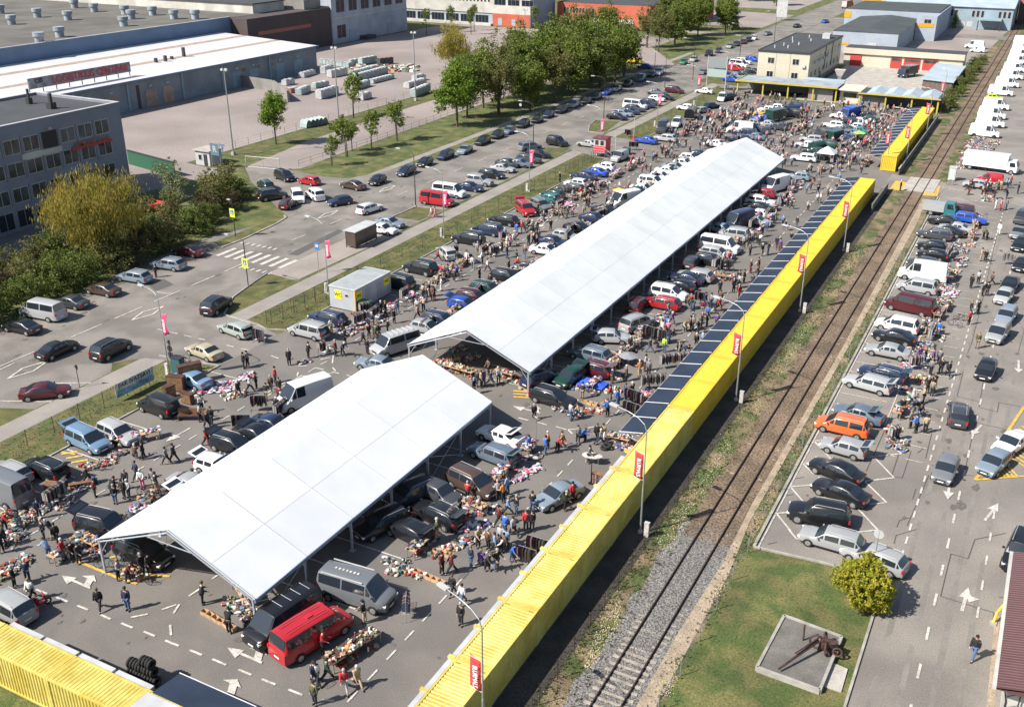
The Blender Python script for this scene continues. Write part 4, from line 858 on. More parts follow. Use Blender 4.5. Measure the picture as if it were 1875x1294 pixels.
t = empty('roof_sign', 'long rooftop board with red LOGISTIKOS CENTRAS lettering', 'sign', (-179.0, 135, 0))
MB().box(-.08, .0, 0, 26, 7.35, 9.45).build('board', 'graffito', t)
for i in range(9): MB().box(-.2, -.08, 3.2*i, 3.2*i+.15, 6.4, 9.4).build('strut', 'darksteel', t)
text_mesh('LOGISTIKOS CENTRAS', 'red_lettering', 'flagred', 2.0, t, frame((.03, 15.3, 8.4), (0, 1, 0), (0, 0, 1)), .04, sx=.96); text_mesh('CSS', 'logo_lettering', 'darksteel', 1.2, t, frame((.03, 2.4, 8.75), (0, 1, 0), (0, 0, 1)), .04)
# big dark roofed hall
B = Bld('factory_hall', 'huge factory hall with flat brown grey roof full of vents', (-203, 226))
B.part('wall', 'parapet', (-330, -209.0, 20, 226, 0, 11)); B.part('parapet', 'parapet', (-209.4, -209.0, 20, 226, 11, 11.35)); B.part('roof', 'hallroof', (-330, -209.4, 20, 264, 11.0, 11.06)); B.part('brown_wing', 'brownwall', (-330, -203, 226.02, 264, 0, 10.98)); B.part('wing_band', 'oldbrick', (-203, -202.85, 230, 254, 6.2, 7.2)); B.part('coping', 'lightgrey', (-209.5, -208.9, 20, 226, 11.35, 11.45))
B.part('penthouse', 'dirtywhite', (-330, -211, 238, 252, 11.06, 13.6)); B.part('penthouse_roof', 'bitumen', (-330, -210.6, 237.6, 252.4, 13.6, 13.9)); B.part('roof_hut', 'stone', (-216, -205, 254, 262, 11.06, 13.8))
for (u, v_) in ((69, 32), (125, 37), (22, 45), (110, 68), (73, 79), (227, 48), (229, 26), (241, 35), (280, 28), (319, 35), (358, 35), (173, 22), (137, 15), (2, 25)):
    p = G(u, v_, 11.1); b = MB(); q = p-B.o; b.tube((q.x, q.y, 11.0), (q.x, q.y, 12.6), 1.05, 10).tube((q.x, q.y, 12.6), (q.x, q.y, 13.5), 1.35, 10); b.build('roof_vent', 'hallroofgrey', B.t)
# pale block beside the hall
B = Bld('factory_tower', 'pale factory block with tall dark windows behind the warehouse', (-203, 264)); B.part('wall', 'palewall', (-240, -202.5, 264, 306, 0, 24))
for i in range(6):
    y = 268.5+i*6.6; B.win('E', -202.5, y, 9.2, 4.4, 3.8, 'palewall', 'brownwall', 1); B.win('E', -202.5, y, 15.5, 4.4, 3.8, 'palewall', 'brownwall', 1)
    if i in (0,): B.win('E', -202.5, y, 1.5, 4.6, 4.0, 'steel', 'brownwall', 1)
B.part('door', 'shedgrey', (-202.5, -202.3, 272.5, 276.5, 0, 3.6), (-202.5, -202.3, 294, 296.5, 0, 3.4)); B.part('wall_band', 'dirtywhite', (-202.5, -202.35, 264, 306, 7.4, 7.8)); B.part('loading_step', 'brownwall', (-202.4, -199.5, 278, 283, 0, 1.2))
# white and red factory
B = Bld('red_white_factory', 'white banded factory with a red brick ground floor corner', (-168, 332)); B.part('wall', 'dirtywhite', (-235, -168, 332, 352, 4.3, 14)); B.part('ground_floor', 'shedgrey', (-235, -183, 332.3, 352, 0, 4.3)); B.part('brick_corner', 'redbrick', (-183, -168.02, 331.9, 352, 0, 4.3)); B.part('shaded_side_wall', 'shedgrey', (-168, -167.85, 332, 352, 0, 14))  # blue grey on the east side wall is its shade put into the colour
for i in range(24): B.win('S', 332, -219+i*1.5, 8.0, .9, .9, 'dirtywhite', 'black', 0)
for i in range(8): B.win('S', 332.3, -231+i*6.2, .9, 5.4, 2.6, 'steel', 'glass', 3)
for i in range(3): B.win('S', 332, -181+i*5.5+1, 7.2, 4.6, 2.0, 'steel', 'glass', 2)
B.win('S', 331.9, -180, .4, 1.6, 2.4, 'lightgrey', 'shedgrey', 0, 'door'); B.win('S', 331.9, -174.5, .4, 1.5, 2.2, 'lightgrey', 'shedgrey', 0, 'door')
B.part('plinth', 'dirtywhite', (-235, -183.1, 330.6, 332.28, 0, .8))
# red brick works behind the trees
B = Bld('brick_works', 'low red brick works with strip windows behind the roadside trees', (-160, 372)); B.part('wall', 'redbrick', (-166, -130, 350, 375, 0, 7.4)); B.part('roof', 'bitumen', (-165.6, -130.4, 350.4, 375, 7.4, 7.7)); B.part('tower', 'redbrick', (-133, -121, 375.1, 395, 0, 15)); B.part('shed', 'bitumen', (-129.9, -119, 349, 362, 0, 4.6)); B.part('light_band', 'dirtywhite', (-152, -136, 349.85, 349.99, 0, 2.6))
for i in range(10): B.win('S', 350, -163+i*1.25, 4.0, 0.95, 1.9, 'white', 'glass', 0)
B = Bld('low_garages', 'row of low brown garages past the far trees', (-118, 470)); B.part('wall', 'oldbrick', (-118, -95, 500, 506, 0, 3)); B.part('roof', 'bitumen', (-118.5, -94.5, 499.5, 506.5, 3, 3.3)); B.part('door', 'brownwall', *[(-116+i*4.5, -113+i*4.5, 499.85, 499.99, 0, 2.4) for i in range(5)])
# cream building
B = Bld('cream_building', 'cream two storey building with black flat roof behind the market hall', (-54, 252)); B.part('wall', 'cream', (-65.4, -53.0, 253, 291, 1.2, 8.2)); B.part('ground_floor', 'stone', (-65.2, -53.2, 253.2, 290.8, 0, 1.2)); B.part('roof', 'bitumen', (-65.1, -53.3, 253.3, 290.7, 8.2, 8.4)); B.part('roof_edge', 'darksteel', (-65.6, -52.8, 252.8, 253.1, 8.05, 8.45), (-65.6, -65.3, 253.1, 291.2, 8.05, 8.45), (-53.1, -52.8, 253.1, 291.2, 8.05, 8.45), (-65.3, -53.1, 290.9, 291.2, 8.05, 8.45))
for x in (-62.2, -56.2):
    for z in (2.2, 5.4): B.win('S', 253, x, z, 1.6, 1.4, 'white', 'glass', 1)
for i in range(8):
    for z in (2.1, 5.3): B.win('E', -53.0, 256.5+i*4.4, z, 1.5, 1.5, 'cream', 'winglass', 1)
B.part('facade_joint', 'stone', (-61, -60.95, 252.96, 253, 1.2, 8.2), (-57.6, -57.55, 252.96, 253, 1.2, 8.2)); B.part('air_conditioner', 'lightgrey', (-54.6, -53.8, 252.6, 253, 4.9, 5.5)); B.part('roof_box', 'lightgrey', (-56.5, -54.6, 282, 285, 8.4, 9.6)); [B.part('roof_pipe', 'lightgrey', (x, x+.25, y, y+.25, 8.4, 9.1)) for x, y in ((-63, 258), (-62, 263), (-60, 259), (-61.5, 270), (-59, 266), (-58, 275), (-63, 276), (-60, 282))]; [B.part('air_conditioner', 'lightgrey', (-53, -52.5, 258.8+i*4.4, 259.6+i*4.4, 5.2, 5.8)) for i in range(4)]
B.part('door', 'darksteel', (-53, -52.9, 266, 267.4, 0, 2.3)); B.part('drainpipe', 'darksteel', (-53, -52.85, 266.8+4, 267+4, 2.4, 8.2), (-53, -52.85, 279, 279.2, 2.4, 8.2))
# market hall with yellow fascia: two canopies
mk('hallfascia', (.42, .34, .06), .5, n1=1, amt=.1)
B = Bld('market_hall', 'open market hall with yellow roof edge in front of the cream building', (-66, 238)); B.part('back_wall', 'stone', (-65.5, -43.4, 246.5, 247, 0, 3.0)); B.part('roof', 'hallroofgrey', (-65.9, -43.1, 238.2, 247.1, 3.05, 3.2)); B.part('yellow_fascia', 'hallfascia', (-66.1, -42.9, 237.8, 238.2, 3.0, 3.32), (-66.4, -66.1, 237.8, 246, 3.0, 3.3)); B.part('beam', 'darksteel', (-66, -43, 238.22, 238.4, 2.75, 3.0)); B.part('partition', 'stone', (-49.5, -44, 239.2, 239.4, 0, 2.7))
for x in (-65.8, -59.8, -54, -48.3, -43.2): B.part('yellow_column', 'hallfascia', (x-.16, x+.16, 238.25, 238.55, 0, 2.75))
B = Bld('market_hall', 'open market hall with zigzag grey roof and yellow edge near the railway', (-37.6, 235)); B.part('back_wall', 'stone', (-37.3, -21.0, 242.6, 243, 0, 3)); B.part('yellow_fascia', 'hallfascia', (-37.8, -20.7, 234.2, 234.55, 3.0, 3.25)); B.part('beam', 'darksteel', (-37.6, -20.8, 234.56, 234.7, 2.7, 3.0)); B.part('roof', 'bitumen', (-37.5, -20.9, 234.56, 243, 3.02, 3.1)); B.part('partition', 'stone', (-37.4, -31.9, 235.6, 235.8, 0, 2.7))
for i in range(4):
    b = MB(); x0 = -36.2+i*3.7; y0, y1 = 234.8, 243.6; b.add([(x0, y0, 3.15), (x0+1.85, y0, 3.85), (x0+3.7, y0, 3.15), (x0, y1, 3.15), (x0+1.85, y1, 3.85), (x0+3.7, y1, 3.15)], [(0, 1, 4, 3), (1, 2, 5, 4), (0, 2, 1), (3, 4, 5), (0, 3, 5, 2)]); b.v = [(p[0]-B.o.x, p[1]-B.o.y, p[2]) for p in b.v]; b.build('zigzag_roof', 'bluegreyroof', B.t)
for x in (-37.4, -31.9, -26.5, -21.2): B.part('yellow_column', 'hallfascia', (x-.16, x+.16, 234.6, 234.9, 0, 2.7))
B = Bld('storage_shed', 'cream roofed sheds between the two market hall wings', (-42.8, 240)); B.part('wall', 'cream', (-42.6, -38.2, 240, 247, 0, 2.7)); B.part('roof', mat('creamroof', (.55, .50, .40), .7, n1=.5, amt=.1), (-42.9, -37.9, 238.6, 247.3, 2.7, 2.85)); B.part('window', 'winglass', (-41.8, -39, 239.9, 239.99, 1.1, 2.1))
B = Bld('storage_shed', 'low pale blue roofed annex between hall and cream building', (-50, 247)); B.part('wall', 'stone', (-52.6, -44, 247.3, 252, 0, 2.8)); B.part('roof', 'bluegreyroof', (-52.8, -43.7, 247.2, 252.2, 2.8, 2.95))
t = empty('vent_hopper', 'white funnel shaped hopper behind the market hall roofs', 'hopper', (*G(1535, 160)[:2], 0)); b = MB(); b.add([(-.5, -.5, 2.6), (.5, -.5, 2.6), (.5, .5, 2.6), (-.5, .5, 2.6), (-1.2, -1, 4.2), (1.2, -1, 4.2), (1.2, 1, 4.2), (-1.2, 1, 4.2)], [(0, 1, 5, 4), (1, 2, 6, 5), (2, 3, 7, 6), (3, 0, 4, 7), (4, 5, 6, 7)]); b.build('funnel', 'white', t); MB().box(-.4, .4, -.4, .4, 0, 2.6).build('stand', 'steel', t)
# garage with red doors
B = Bld('garage_row', 'long cream garage building with red doors across the back yard', (-52.5, 298)); B.part('wall', 'cream', (-53, -22.5, 297, 305, 0, 4.3)); B.part('roof', 'bitumen', (-53.2, -22.3, 297.4, 305.2, 4.3, 4.55)); B.part('fascia', 'cream', (-53.3, -22.2, 296.5, 297.35, 3.2, 4.6))
for x0, x1 in ((-51.3, -48.3), (-40.6, -37.8), (-37.2, -33), (-32.4, -28.6)):
    o = B.part('garage_door', 'garagered', (x0, x1, 296.85, 296.98, 0, 3.0)); bb = MB().box(x0+.3-B.o.x, x1-.3-B.o.x, 296.80-B.o.y, 296.84-B.o.y, 2.0, 2.7).build('glazing', 'winglass', o) if x0 > -45 else None
# sheds behind
B = Bld('industrial_shed', 'grey metal shed with dark shallow roof beyond the garage', (-60, 331)); B.part('wall', 'shedgrey', (-62.5, -43.6, 327, 372, 0, 5.6)); B.part('orange_stripe', 'orangeband', (-62.5, -57.5, 326.9, 326.99, 1.6, 2.3)); B.part('door', 'lightgrey', (-52, -49.5, 326.9, 326.98, 0, 2.6))
b = MB(); b.add([(-62.7, 326.8, 5.6), (-43.4, 326.8, 5.6), (-43.4, 372, 5.6), (-62.7, 372, 5.6), (-53, 331, 6.5), (-53, 372, 6.5)], [(0, 1, 4), (1, 2, 5, 4), (3, 0, 4, 5), (2, 3, 5)]); b.v = [(p[0]+60, p[1]-331, p[2]) for p in b.v]; b.build('roof', 'shedroof', B.t)
B = Bld('industrial_shed', 'light grey hall with orange bands and dark roof behind the metal shed', (-66, 380)); B.part('wall', 'shedgrey', (-68, -37.5, 372.5, 405, 0, 7.6)); B.part('tower', 'shedgrey', (-43.4, -37.3, 362, 372.4, 0, 7.6)); B.part('orange_stripe', 'orangeband', (-42.8, -38, 361.9, 361.99, 4.2, 5.4)); B.part('orange_stripe', 'orangeband', (-68.2, -66, 372.4, 372.49, 5.0, 7.0)); B.part('roof', 'shedroof', (-67.6, -38, 373, 404.6, 7.6, 7.9)); B.win('S', 362, -40, 5.0, 2.2, 1.7, 'white', 'black', 1); B.part('orange_edge', 'orangeband', (-68.3, -60, 405.2, 405.5, 7.5, 8.1))
B = Bld('workshop', 'blue grey workshop with arched white framed windows in the far right', (-39, 402)); B.part('wall', 'bluegrey', (-62, -17.5, 405.6, 440, 0, 7.2)); B.part('porch', 'bluegrey', (-28, -20.6, 401, 405.5, 3.3, 3.8)); B.part('porch_post', 'darksteel', (-28, -27.7, 401, 401.3, 0, 3.3), (-20.9, -20.6, 401, 401.3, 0, 3.3))
b = MB(); b.add([(-62.5, 405, 7.2), (-17.2, 405, 7.2), (-17.2, 441, 7.2), (-62.5, 441, 7.2), (-62.5, 423, 10), (-17.2, 423, 10)], [(0, 1, 5, 4), (2, 3, 4, 5), (1, 2, 5), (3, 0, 4), (3, 2, 1, 0)]); b.v = [(p[0]+39, p[1]-402, p[2]) for p in b.v]; b.build('roof', 'bluegreyroof', B.t)
for i in range(5):
    for j in range(3): B.win('S', 405.6, -56+i*8.6+j*1.5, 3.9, 1.0, 2.2, 'white', 'black', 0)
for i in range(5): B.win('S', 405.6, -40.5+i*2.4, .6, 2.0, 1.8, 'white', 'lightgrey', 1)
B.part('roof_vent', 'steel', (-50, -49, 420, 421, 9.5, 11), (-30, -29, 420, 421, 9.5, 11))
B = Bld('brick_house', 'dark brick end building by the railway in the far corner', (-14, 430)); B.part('wall', 'brownwall', (-17, -6, 430, 460, 0, 7)); B.part('roof', 'oldbrick', (-17.3, -5.7, 429.7, 460, 7, 7.4)); B.part('light_panel', 'lightgrey', (-12, -11, 429.8, 429.95, 2, 3))
B = Bld('timber_shed', 'plank shed with blue grey roof behind the second hall wing', (-24, 262)); B.part('wall', 'plank', (-28, -21.4, 263, 290, 0, 2.7)); b = MB(); b.add([(-28.4, 262.6, 3.0), (-21.1, 262.6, 2.7), (-21.1, 291, 2.7), (-28.4, 291, 3.0), (-28.4, 262.6, 2.8), (-21.1, 262.6, 2.5), (-21.1, 291, 2.5), (-28.4, 291, 2.8)], [(0, 1, 2, 3), (7, 6, 5, 4), (0, 4, 5, 1), (1, 5, 6, 2), (2, 6, 7, 3), (3, 7, 4, 0)]); b.v = [(p[0]+24, p[1]-262, p[2]) for p in b.v]; b.build('roof', 'bluegreyroof', B.t)
# maroon roofed building lower right
B = Bld('maroon_roof_building', 'white building with maroon metal roof at the right edge', (3.8, 50)); B.part('wall', 'dirtywhite', (4.1, 16, 49.6, 62, 0, 3.7))
b = MB(); k = 60; 
for i in range(k):
    y0 = 48.8+(61.6-48.8+1)*i/k; dy = 13.8/k
    b.add([(3.45, y0, 3.9), (10, y0, 5.4), (10, y0+dy*.8, 5.4), (3.45, y0+dy*.8, 3.9), (3.45, y0+dy*.9, 3.94), (10, y0+dy*.9, 5.44), (3.45, y0+dy, 3.9), (10, y0+dy, 5.4)], [(0, 1, 2, 3), (3, 2, 5, 4), (4, 5, 7, 6)])
b.add([(3.45, 48.8, 3.8), (16.5, 48.8, 3.8), (16.5, 62.6, 3.8), (3.45, 62.6, 3.8)], [(3, 2, 1, 0)]); b.add([(3.45, 48.8, 3.8), (16.5, 48.8, 3.8), (10, 48.8, 5.4)], [(0, 1, 2)]); b.add([(10, 48.8, 5.4), (16.5, 48.8, 3.9), (16.5, 62.6, 3.9), (10, 62.6, 5.4)], [(0, 1, 2, 3)])
b.v = [(p[0]-3.8, p[1]-50, p[2]) for p in b.v]; b.build('roof', 'maroontile', B.t); B.part('gutter', 'dirtywhite', (3.25, 3.45, 48.8, 62.6, 3.75, 3.93)); 
b = MB(); b.path([(.05, -.5, 3.7), (.3, -.45, 2.6), (.3, -.45, .2)], .04, 5).path([(.9, -.6, 3.7), (.9, -.6, .1)], .04, 5)
for z in (.6, 1.4, 2.2, 3.0): b.tube((.3, -.5, z), (.9, -.6, z+.5), .025, 4)
b.build('porch_lattice', 'darksteel', B.t)
t = empty('pipe_barrier', 'bent yellow pipe barrier by the maroon roofed building', 'barrier', (*G(1818, 1142)[:2], 0)); MB().path([(0, 0, .1), (.1, .5, .6), (.4, 1.1, .9), (1.0, 1.7, .95), (1.8, 2.0, .9)], .09, 8).build('pipe', mat('pipey', (.75, .42, .02), .4), t); MB().box(-.2, .2, -.2, .2, 0, .12).build('foot', 'concrete', t)
# monument
p0 = [G(1435, 1133), G(1540, 1172), G(1500, 1270), G(1385, 1228)]
t = empty('monument_plinth', 'square concrete plinth with low kerb on the lawn', 'plinth', (p0[0].x, p0[0].y, 0)); loc = [p-p0[0] for p in p0]
MB().prism([(p.x, p.y) for p in loc], 0, .28).build('slab', 'darkconcrete', t); b = MB()
for a, c in zip(loc, loc[1:]+loc[:1]):
    d = (c-a).normalized(); n = Vector((-d.y, d.x, 0))*.09; b.prism([(q.x, q.y) for q in (a-n, c-n, c+n, a+n)], .0, .36)
b.build('rim', 'kerb', t)
p = G(1524, 1214); q = [G(1520, 1213), G(1552, 1226), G(1540, 1268), G(1505, 1256)]; tag(MB().prism([(v_.x, v_.y) for v_ in q], 0, .1).build('concrete_step', 'concrete'), 'pale concrete slab step beside the monument plinth', 'step')
t = empty('rusty_monument', 'rusty brown gun like machinery with a long barrel on the plinth', 'monument', (*G(1488, 1192, .28)[:2], .28)); e = G(1425, 1225, .5)-t.location
mk('deeprust', (.058, .028, .022), .8, n1=3, amt=.35)
MB().tube((0.2, .2, .75), (e.x, e.y, .25), .11, 10, r2=.06).tube((.3, .4, 1.0), (e.x*.55, e.y*.55, .72), .05, 8).build('barrel', 'deeprust', t)
for (x, y, z, r_, ax) in ((.1, .45, .45, .42, 'X'), (.75, .1, .4, .36, 'Y'), (1.1, .5, .35, .34, 'X'), (.5, .9, .5, .40, 'Y'), (1.4, .25, .3, .26, 'X')):
    X = Matrix.Rotation(R(80), 4, ax); MB().torus((x, y, z), r_, .07, 14, 6, 0, X).tube((x-.05, y, z), (x+.05, y, z), .1, 8).build('wheel', 'deeprust', t)
b = MB(); b.tube((.3, .3, 0), (.5, .4, .9), .12, 8).tube((.5, .4, .8), (1.3, .6, .7), .14, 8).tube((.9, .2, 0), (1.0, .7, .8), .08, 8).tube((.2, .8, .1), (1.2, .2, .9), .06, 6).cbox((.7, .45, .5), (.7, .5, .4), .5).tube((1.1, .2, .2), (1.5, .9, .5), .06, 6); b.build('mechanism', 'deeprust', t)
MB().tube((-.75, .75, 0), (-.8, .8, 1.15), .06, 8).build('post', 'deeprust', t)
# wrapped blocks in the logistics yard
mk('wrapwhite', (.40, .41, .42), .4, n1=.8, amt=.12); mk('wrapgrey', (.30, .36, .35), .4, n1=.8, amt=.2); mk('wrapdark', (.05, .065, .075), .5)
for i, (u0, v0, u1, v1, h, m, lab) in enumerate(((345, 572, 430, 545, 1.5, 'wrapwhite', 'open row of white wrapped blocks at the warehouse corner'), (500, 545, 560, 525, 2.2, 'wrapwhite', 'white wrapped stack right of the open white row'), (545, 572, 665, 548, 2.2, 'wrapwhite', 'row of four white wrapped stacks'),
        (460, 470, 675, 500, 1.6, 'wrapgrey', 'long dark stack with cloudy cover behind the white stacks'), (690, 480, 750, 470, 1.7, 'wrapgrey', 'grey covered stack beside the rubble heap'), (770, 480, 880, 460, 2.3, 'wrapgrey', 'tall grey green covered stack by the rubble'), (900, 480, 1000, 468, 2.2, 'wrapdark', 'brown container like stack right of the rubble'),
        (720, 580, 880, 535, 2.4, 'wrapgrey', 'long bluish wrapped row in mid yard, back one'), (740, 600, 960, 540, 2.2, 'wrapgrey', 'long bluish wrapped row in mid yard, front one'), (850, 615, 1005, 575, 1.2, 'wrapgrey', 'low green grey stack in front of the long rows'),
        (1110, 650, 1240, 612, 1.6, 'wrapwhite', 'pale wrapped row left of the big green tree'), (1160, 715, 1270, 670, 2.2, 'wrapgrey', 'nearest wrapped row left of the big green tree'), (1165, 600, 1235, 585, 1.8, 'wrapwhite', 'small white stack behind the pale row by the big tree'),
        (470, 730, 600, 690, 2.4, 'wrapwhite', 'white stack with dark wrapped sides in front yard'), (725, 665, 830, 630, 1.8, 'wrapgrey', 'grey stack beyond the thin tree'), (215, 630, 280, 618, 1.7, 'wrapwhite', 'small white stack near the brick wall'), (250, 685, 310, 672, 1.3, 'oldbrick', 'dark red stack near the brick wall'),
        (325, 700, 395, 670, 1.8, 'wrapgrey', 'green grey stack beside the dark red stack'), (430, 650, 530, 630, 1.5, 'wrapgrey', 'greenish stack behind the front white stack'), (775, 738, 840, 718, 1.8, 'wrapwhite', 'white stack right of the thin tree'))):
    a = G(470+u0/3.989, v0/3.989); c = G(470+u1/3.989, v1/3.989); d = c-a; L = d.length; n = max(2, int(L/1.3))
    t = empty('wrapped_stack', lab, 'pallet stack', (a.x, a.y, 0), math.atan2(d.y, d.x), 'wrapped stacks in the logistics yard'); rr = random.Random(i)
    b = MB()
    for k in range(n): w = L/n; b.box(k*w+.05, (k+1)*w-.05, -.1, 1.5+rr.uniform(-.1, .1), .15, h*.85*rr.uniform(.9, 1.0))
    b.build('block', m, t)
    b = MB()
    for k in range(n): w = L/n; b.blob((k*w+w/2, .7, h*.80), (w*.9, 1.6, .22), 0, 0, .1, rr)
    b.build('cover', 'wrapwhite' if m != 'wrapdark' else 'oldbrick', t); MB().box(0.02, L-.02, 0, 1.4, 0.02, .14).build('pallet', 'wood', t)
a = G(561, 236); c = G(598, 229); d = c-a; t = empty('hoop_covers', 'row of small green hooped frames on the yard behind the young trees', 'hoop frames', (a.x, a.y, 0), math.atan2(d.y, d.x))
for k in range(5):
    b = MB(); x = k*d.length/5; 
    for s in range(6): a0, a1 = math.pi*s/6, math.pi*(s+1)/6; b.add([(x+.8-.75*math.cos(a0), 0, 1.5*math.sin(a0)+.1), (x+.8-.75*math.cos(a1), 0, 1.5*math.sin(a1)+.1), (x+.8-.75*math.cos(a1), 2.2, 1.5*math.sin(a1)+.1), (x+.8-.75*math.cos(a0), 2.2, 1.5*math.sin(a0)+.1)], [(0, 1, 2, 3)])
    b.build('hoop', 'wrapgrey', t)
t = empty('yard_wall', 'low stone wall closing the yard by the warehouse corner', 'wall', (*G(438, 158)[:2], 0)); a = G(438, 158); c = G(500, 168); e = G(527, 188); 
MB().prism([(0, 0), (c-a)[:2], (c-a+Vector((-.4, .5, 0)))[:2], (-.4, .5)], 0, 2.6).prism([(c-a)[:2], (e-a)[:2], (e-a+Vector((.3, .4, 0)))[:2], (c-a+Vector((.3, .4, 0)))[:2]], 0, 2.6).build('wall_face', 'stone', t)
rb = MB(); rr = random.Random(9)
for i in range(260):
    p = G(470+rr.uniform(690, 1180)/3.989, rr.uniform(480, 530)/3.989); rb.cbox((p.x, p.y, .2), (rr.uniform(.3, 1.2), rr.uniform(.2, .9), rr.uniform(.2, .7)), rr.random()*3)
tag(rb.build('rubble', 'wares'), 'heap of mixed rubble and scrap at the back of the yard', 'rubble', kind='stuff')
# ------------------------------------------------------------ vehicles
# kind: L, W, H, hood z, tail z, wsb, wst, rwt, rwb (x measured from the nose), belt, wheel radius
KIND = {
 'hatchback': (3.75, 1.66, 1.43, .88, .92, .95, 1.60, 3.30, 3.66, .90, .30, 'windows'),
 'saloon':    (4.35, 1.72, 1.40, .86, .95, 1.15, 1.85, 3.05, 3.75, .88, .31, 'windows'),
 'estate':    (4.45, 1.72, 1.44, .88, .95, 1.12, 1.80, 3.95, 4.36, .90, .31, 'windows'),
 'people carrier': (4.45, 1.78, 1.64, .95, 1.0, .80, 1.65, 4.05, 4.38, .97, .31, 'windows'),
 'off-roader': (4.45, 1.84, 1.74, 1.06, 1.1, 1.15, 1.72, 4.05, 4.38, 1.08, .37, 'windows'),
 'minibus':   (5.30, 1.98, 2.10, 1.10, 1.2, .62, 1.40, 5.02, 5.24, 1.28, .33, 'windows'),
 'panel van': (5.50, 2.02, 2.42, 1.14, 1.3, .70, 1.60, 5.30, 5.45, 1.28, .34, 'panel'),
 'small van': (4.10, 1.72, 1.80, .98, 1.1, .85, 1.50, 3.85, 4.05, 1.02, .30, 'panel'),
}
CARP = {}
def make_car(kind, far=False):
    L, W, H, hz, tz, wsb, wst, rwt, rwb, belt, wr_, mode = KIND[kind]
    t = bpy.data.objects.new(kind.replace(' ', '_').replace('-', '_'), None); COL.objects.link(t); t.empty_display_size = .3
    zb = .24; hw = W/2
    def plan(x):       # half width in plan
        e = min(x, L-x); return hw*(1-.16*max(0, 1-e/.75)**2)
    st = sorted(set([0.0, .06, .30, .62, wsb, (wsb+wst)/2, wst, (wst+(rwt-wst)*.5), rwt, (rwt+rwb)/2, rwb, L-.06, L] + ([L-.3] if rwb < L-.5 else [])))
    def top(x):
        if x <= wsb: 
            f = x/wsb; return hz*(.80+.20*math.sin(min(1, f*1.15)*math.pi/2)) if x > .001 else hz*.68
        if x < wst: f = (x-wsb)/(wst-wsb); return hz+(H-.05-hz)*f
        if x <= rwt: f = (x-wst)/(rwt-wst); return H-.05+.05*math.sin(math.pi*min(1, f*1.0)) - (.05*f if kind in ('hatchback', 'saloon') else 0)
        h0 = H-.05-(.05 if kind in ('hatchback', 'saloon') else 0)
        if x < rwb: f = (x-rwt)/(rwb-rwt); return h0+(tz-h0)*f
        return tz*(1-.05*(x-rwb)/(L-rwb+.01)) if x < L-.01 else tz*.78
    rings = []
    for x in st:
        w = plan(x); zt = top(x); cab = zt > belt+.12
        b0 = min(belt, zt-.05)
        if cab:
            f = (zt-belt)/(H-belt); wt = w*(.97-.17*min(1, f))
            pts = [(w*.80, zb), (w*.97, zb+.08), (w, (zb+b0)/2), (w*.965, b0), (wt, zt-.10), (wt*.86, zt-.02), (wt*.45, zt), (0, zt+.01)]
        else:
            pts = [(w*.80, zb), (w*.97, zb+.08), (w, (zb+b0)/2), (w*.95, b0-.02), (w*.88, zt-.04), (w*.70, zt-.01), (w*.35, zt+.01), (0, zt+.02)]
        rings.append([(x, -y, z) for y, z in pts]+[(x, y, z) for y, z in pts[::-1][1:]])
    n = len(rings[0]); b = MB(); V = [p for r in rings for p in r]; F = []; glass = {}
    for i in range(len(rings)-1):
        xm = (st[i]+st[i+1])/2
        for j in range(n-1):
            F.append((i*n+j, i*n+j+1, (i+1)*n+j+1, (i+1)*n+j))
    F.append(tuple(range(n))); F.append(tuple((len(rings)-1)*n+j for j in range(n))[::-1])
    # flip x so that the nose is at +x, centre at origin
    V = [(L/2-x, y, z) for x, y, z in V]
    b.add(V, F, 0, True); me = b.mesh('body', 'paint'); me.set_sharp_from_angle(angle=R(38))
    bm_ = bmesh.new(); bm_.from_mesh(me); bmesh.ops.recalc_face_normals(bm_, faces=bm_.faces[:]); bm_.to_mesh(me); bm_.free()
    o = bpy.data.objects.new('body', me); COL.objects.link(o); o.parent = t
    ix = {round(x, 4): i for i, x in enumerate(st)}
    def RG_(x, j): return Vector(V[ix[round(x, 4)]*n+j])
    def pane(b, q, inset=.07, off=.012):
        c = sum(q, Vector())/4; nn = (q[1]-q[0]).cross(q[2]-q[0]).normalized()
        if nn.dot(c-Vector((0, 0, .7))) < 0: nn = -nn
        vs = []
        for p in q:
            d = (c-p); vs.append(p+d.normalized()*min(inset, d.length*.3)+nn*off)
        b.add(vs, [(0, 1, 2, 3)]); 
    def window(nm, quads, inset=.06):
        b = MB()
        for q in quads: pane(b, q, inset)
        return b.build(nm, 'glass', t)
    # ring index helper: 4..5 is roof edge; left side 3-4 glass, windscreen 4..10
    jl, jr = 4, n-5
    b = MB(); off = .014
    def strip_(x0, x1, nm, f0=.10, f1=.08):
        b = MB(); xs = [x for x in st if x0-1e-6 <= x <= x1+1e-6]
        for xa, xb in zip(xs[:-1], xs[1:]):
            for j in range(jl, jr):
                q = [RG_(xa, j), RG_(xa, j+1), RG_(xb, j+1), RG_(xb, j)]
                nn = (q[1]-q[0]).cross(q[2]-q[0]).normalized()
                if nn.z < 0: nn = -nn
                ga = f0 if xa == xs[0] else 0; gb = f1 if xb == xs[-1] else 0
                a0 = q[0].lerp(q[3], ga); a1 = q[1].lerp(q[2], ga); b1 = q[2].lerp(q[1], gb); b0 = q[3].lerp(q[0], gb)
                if j == jl: a0 = a0.lerp(a1, .35); b0 = b0.lerp(b1, .35)
                if j == jr-1: a1 = a1.lerp(a0, .35); b1 = b1.lerp(b0, .35)
                b.add([p+nn*off for p in (a0, a1, b1, b0)], [(0, 1, 2, 3)])
        return b.build(nm, 'glass', t)
    strip_(wsb, wst, 'windscreen', .12, .10); strip_(rwt, rwb, 'rear_window', .12, .22)
    mids = [wst, (wst+(rwt-wst)*.5), rwt]
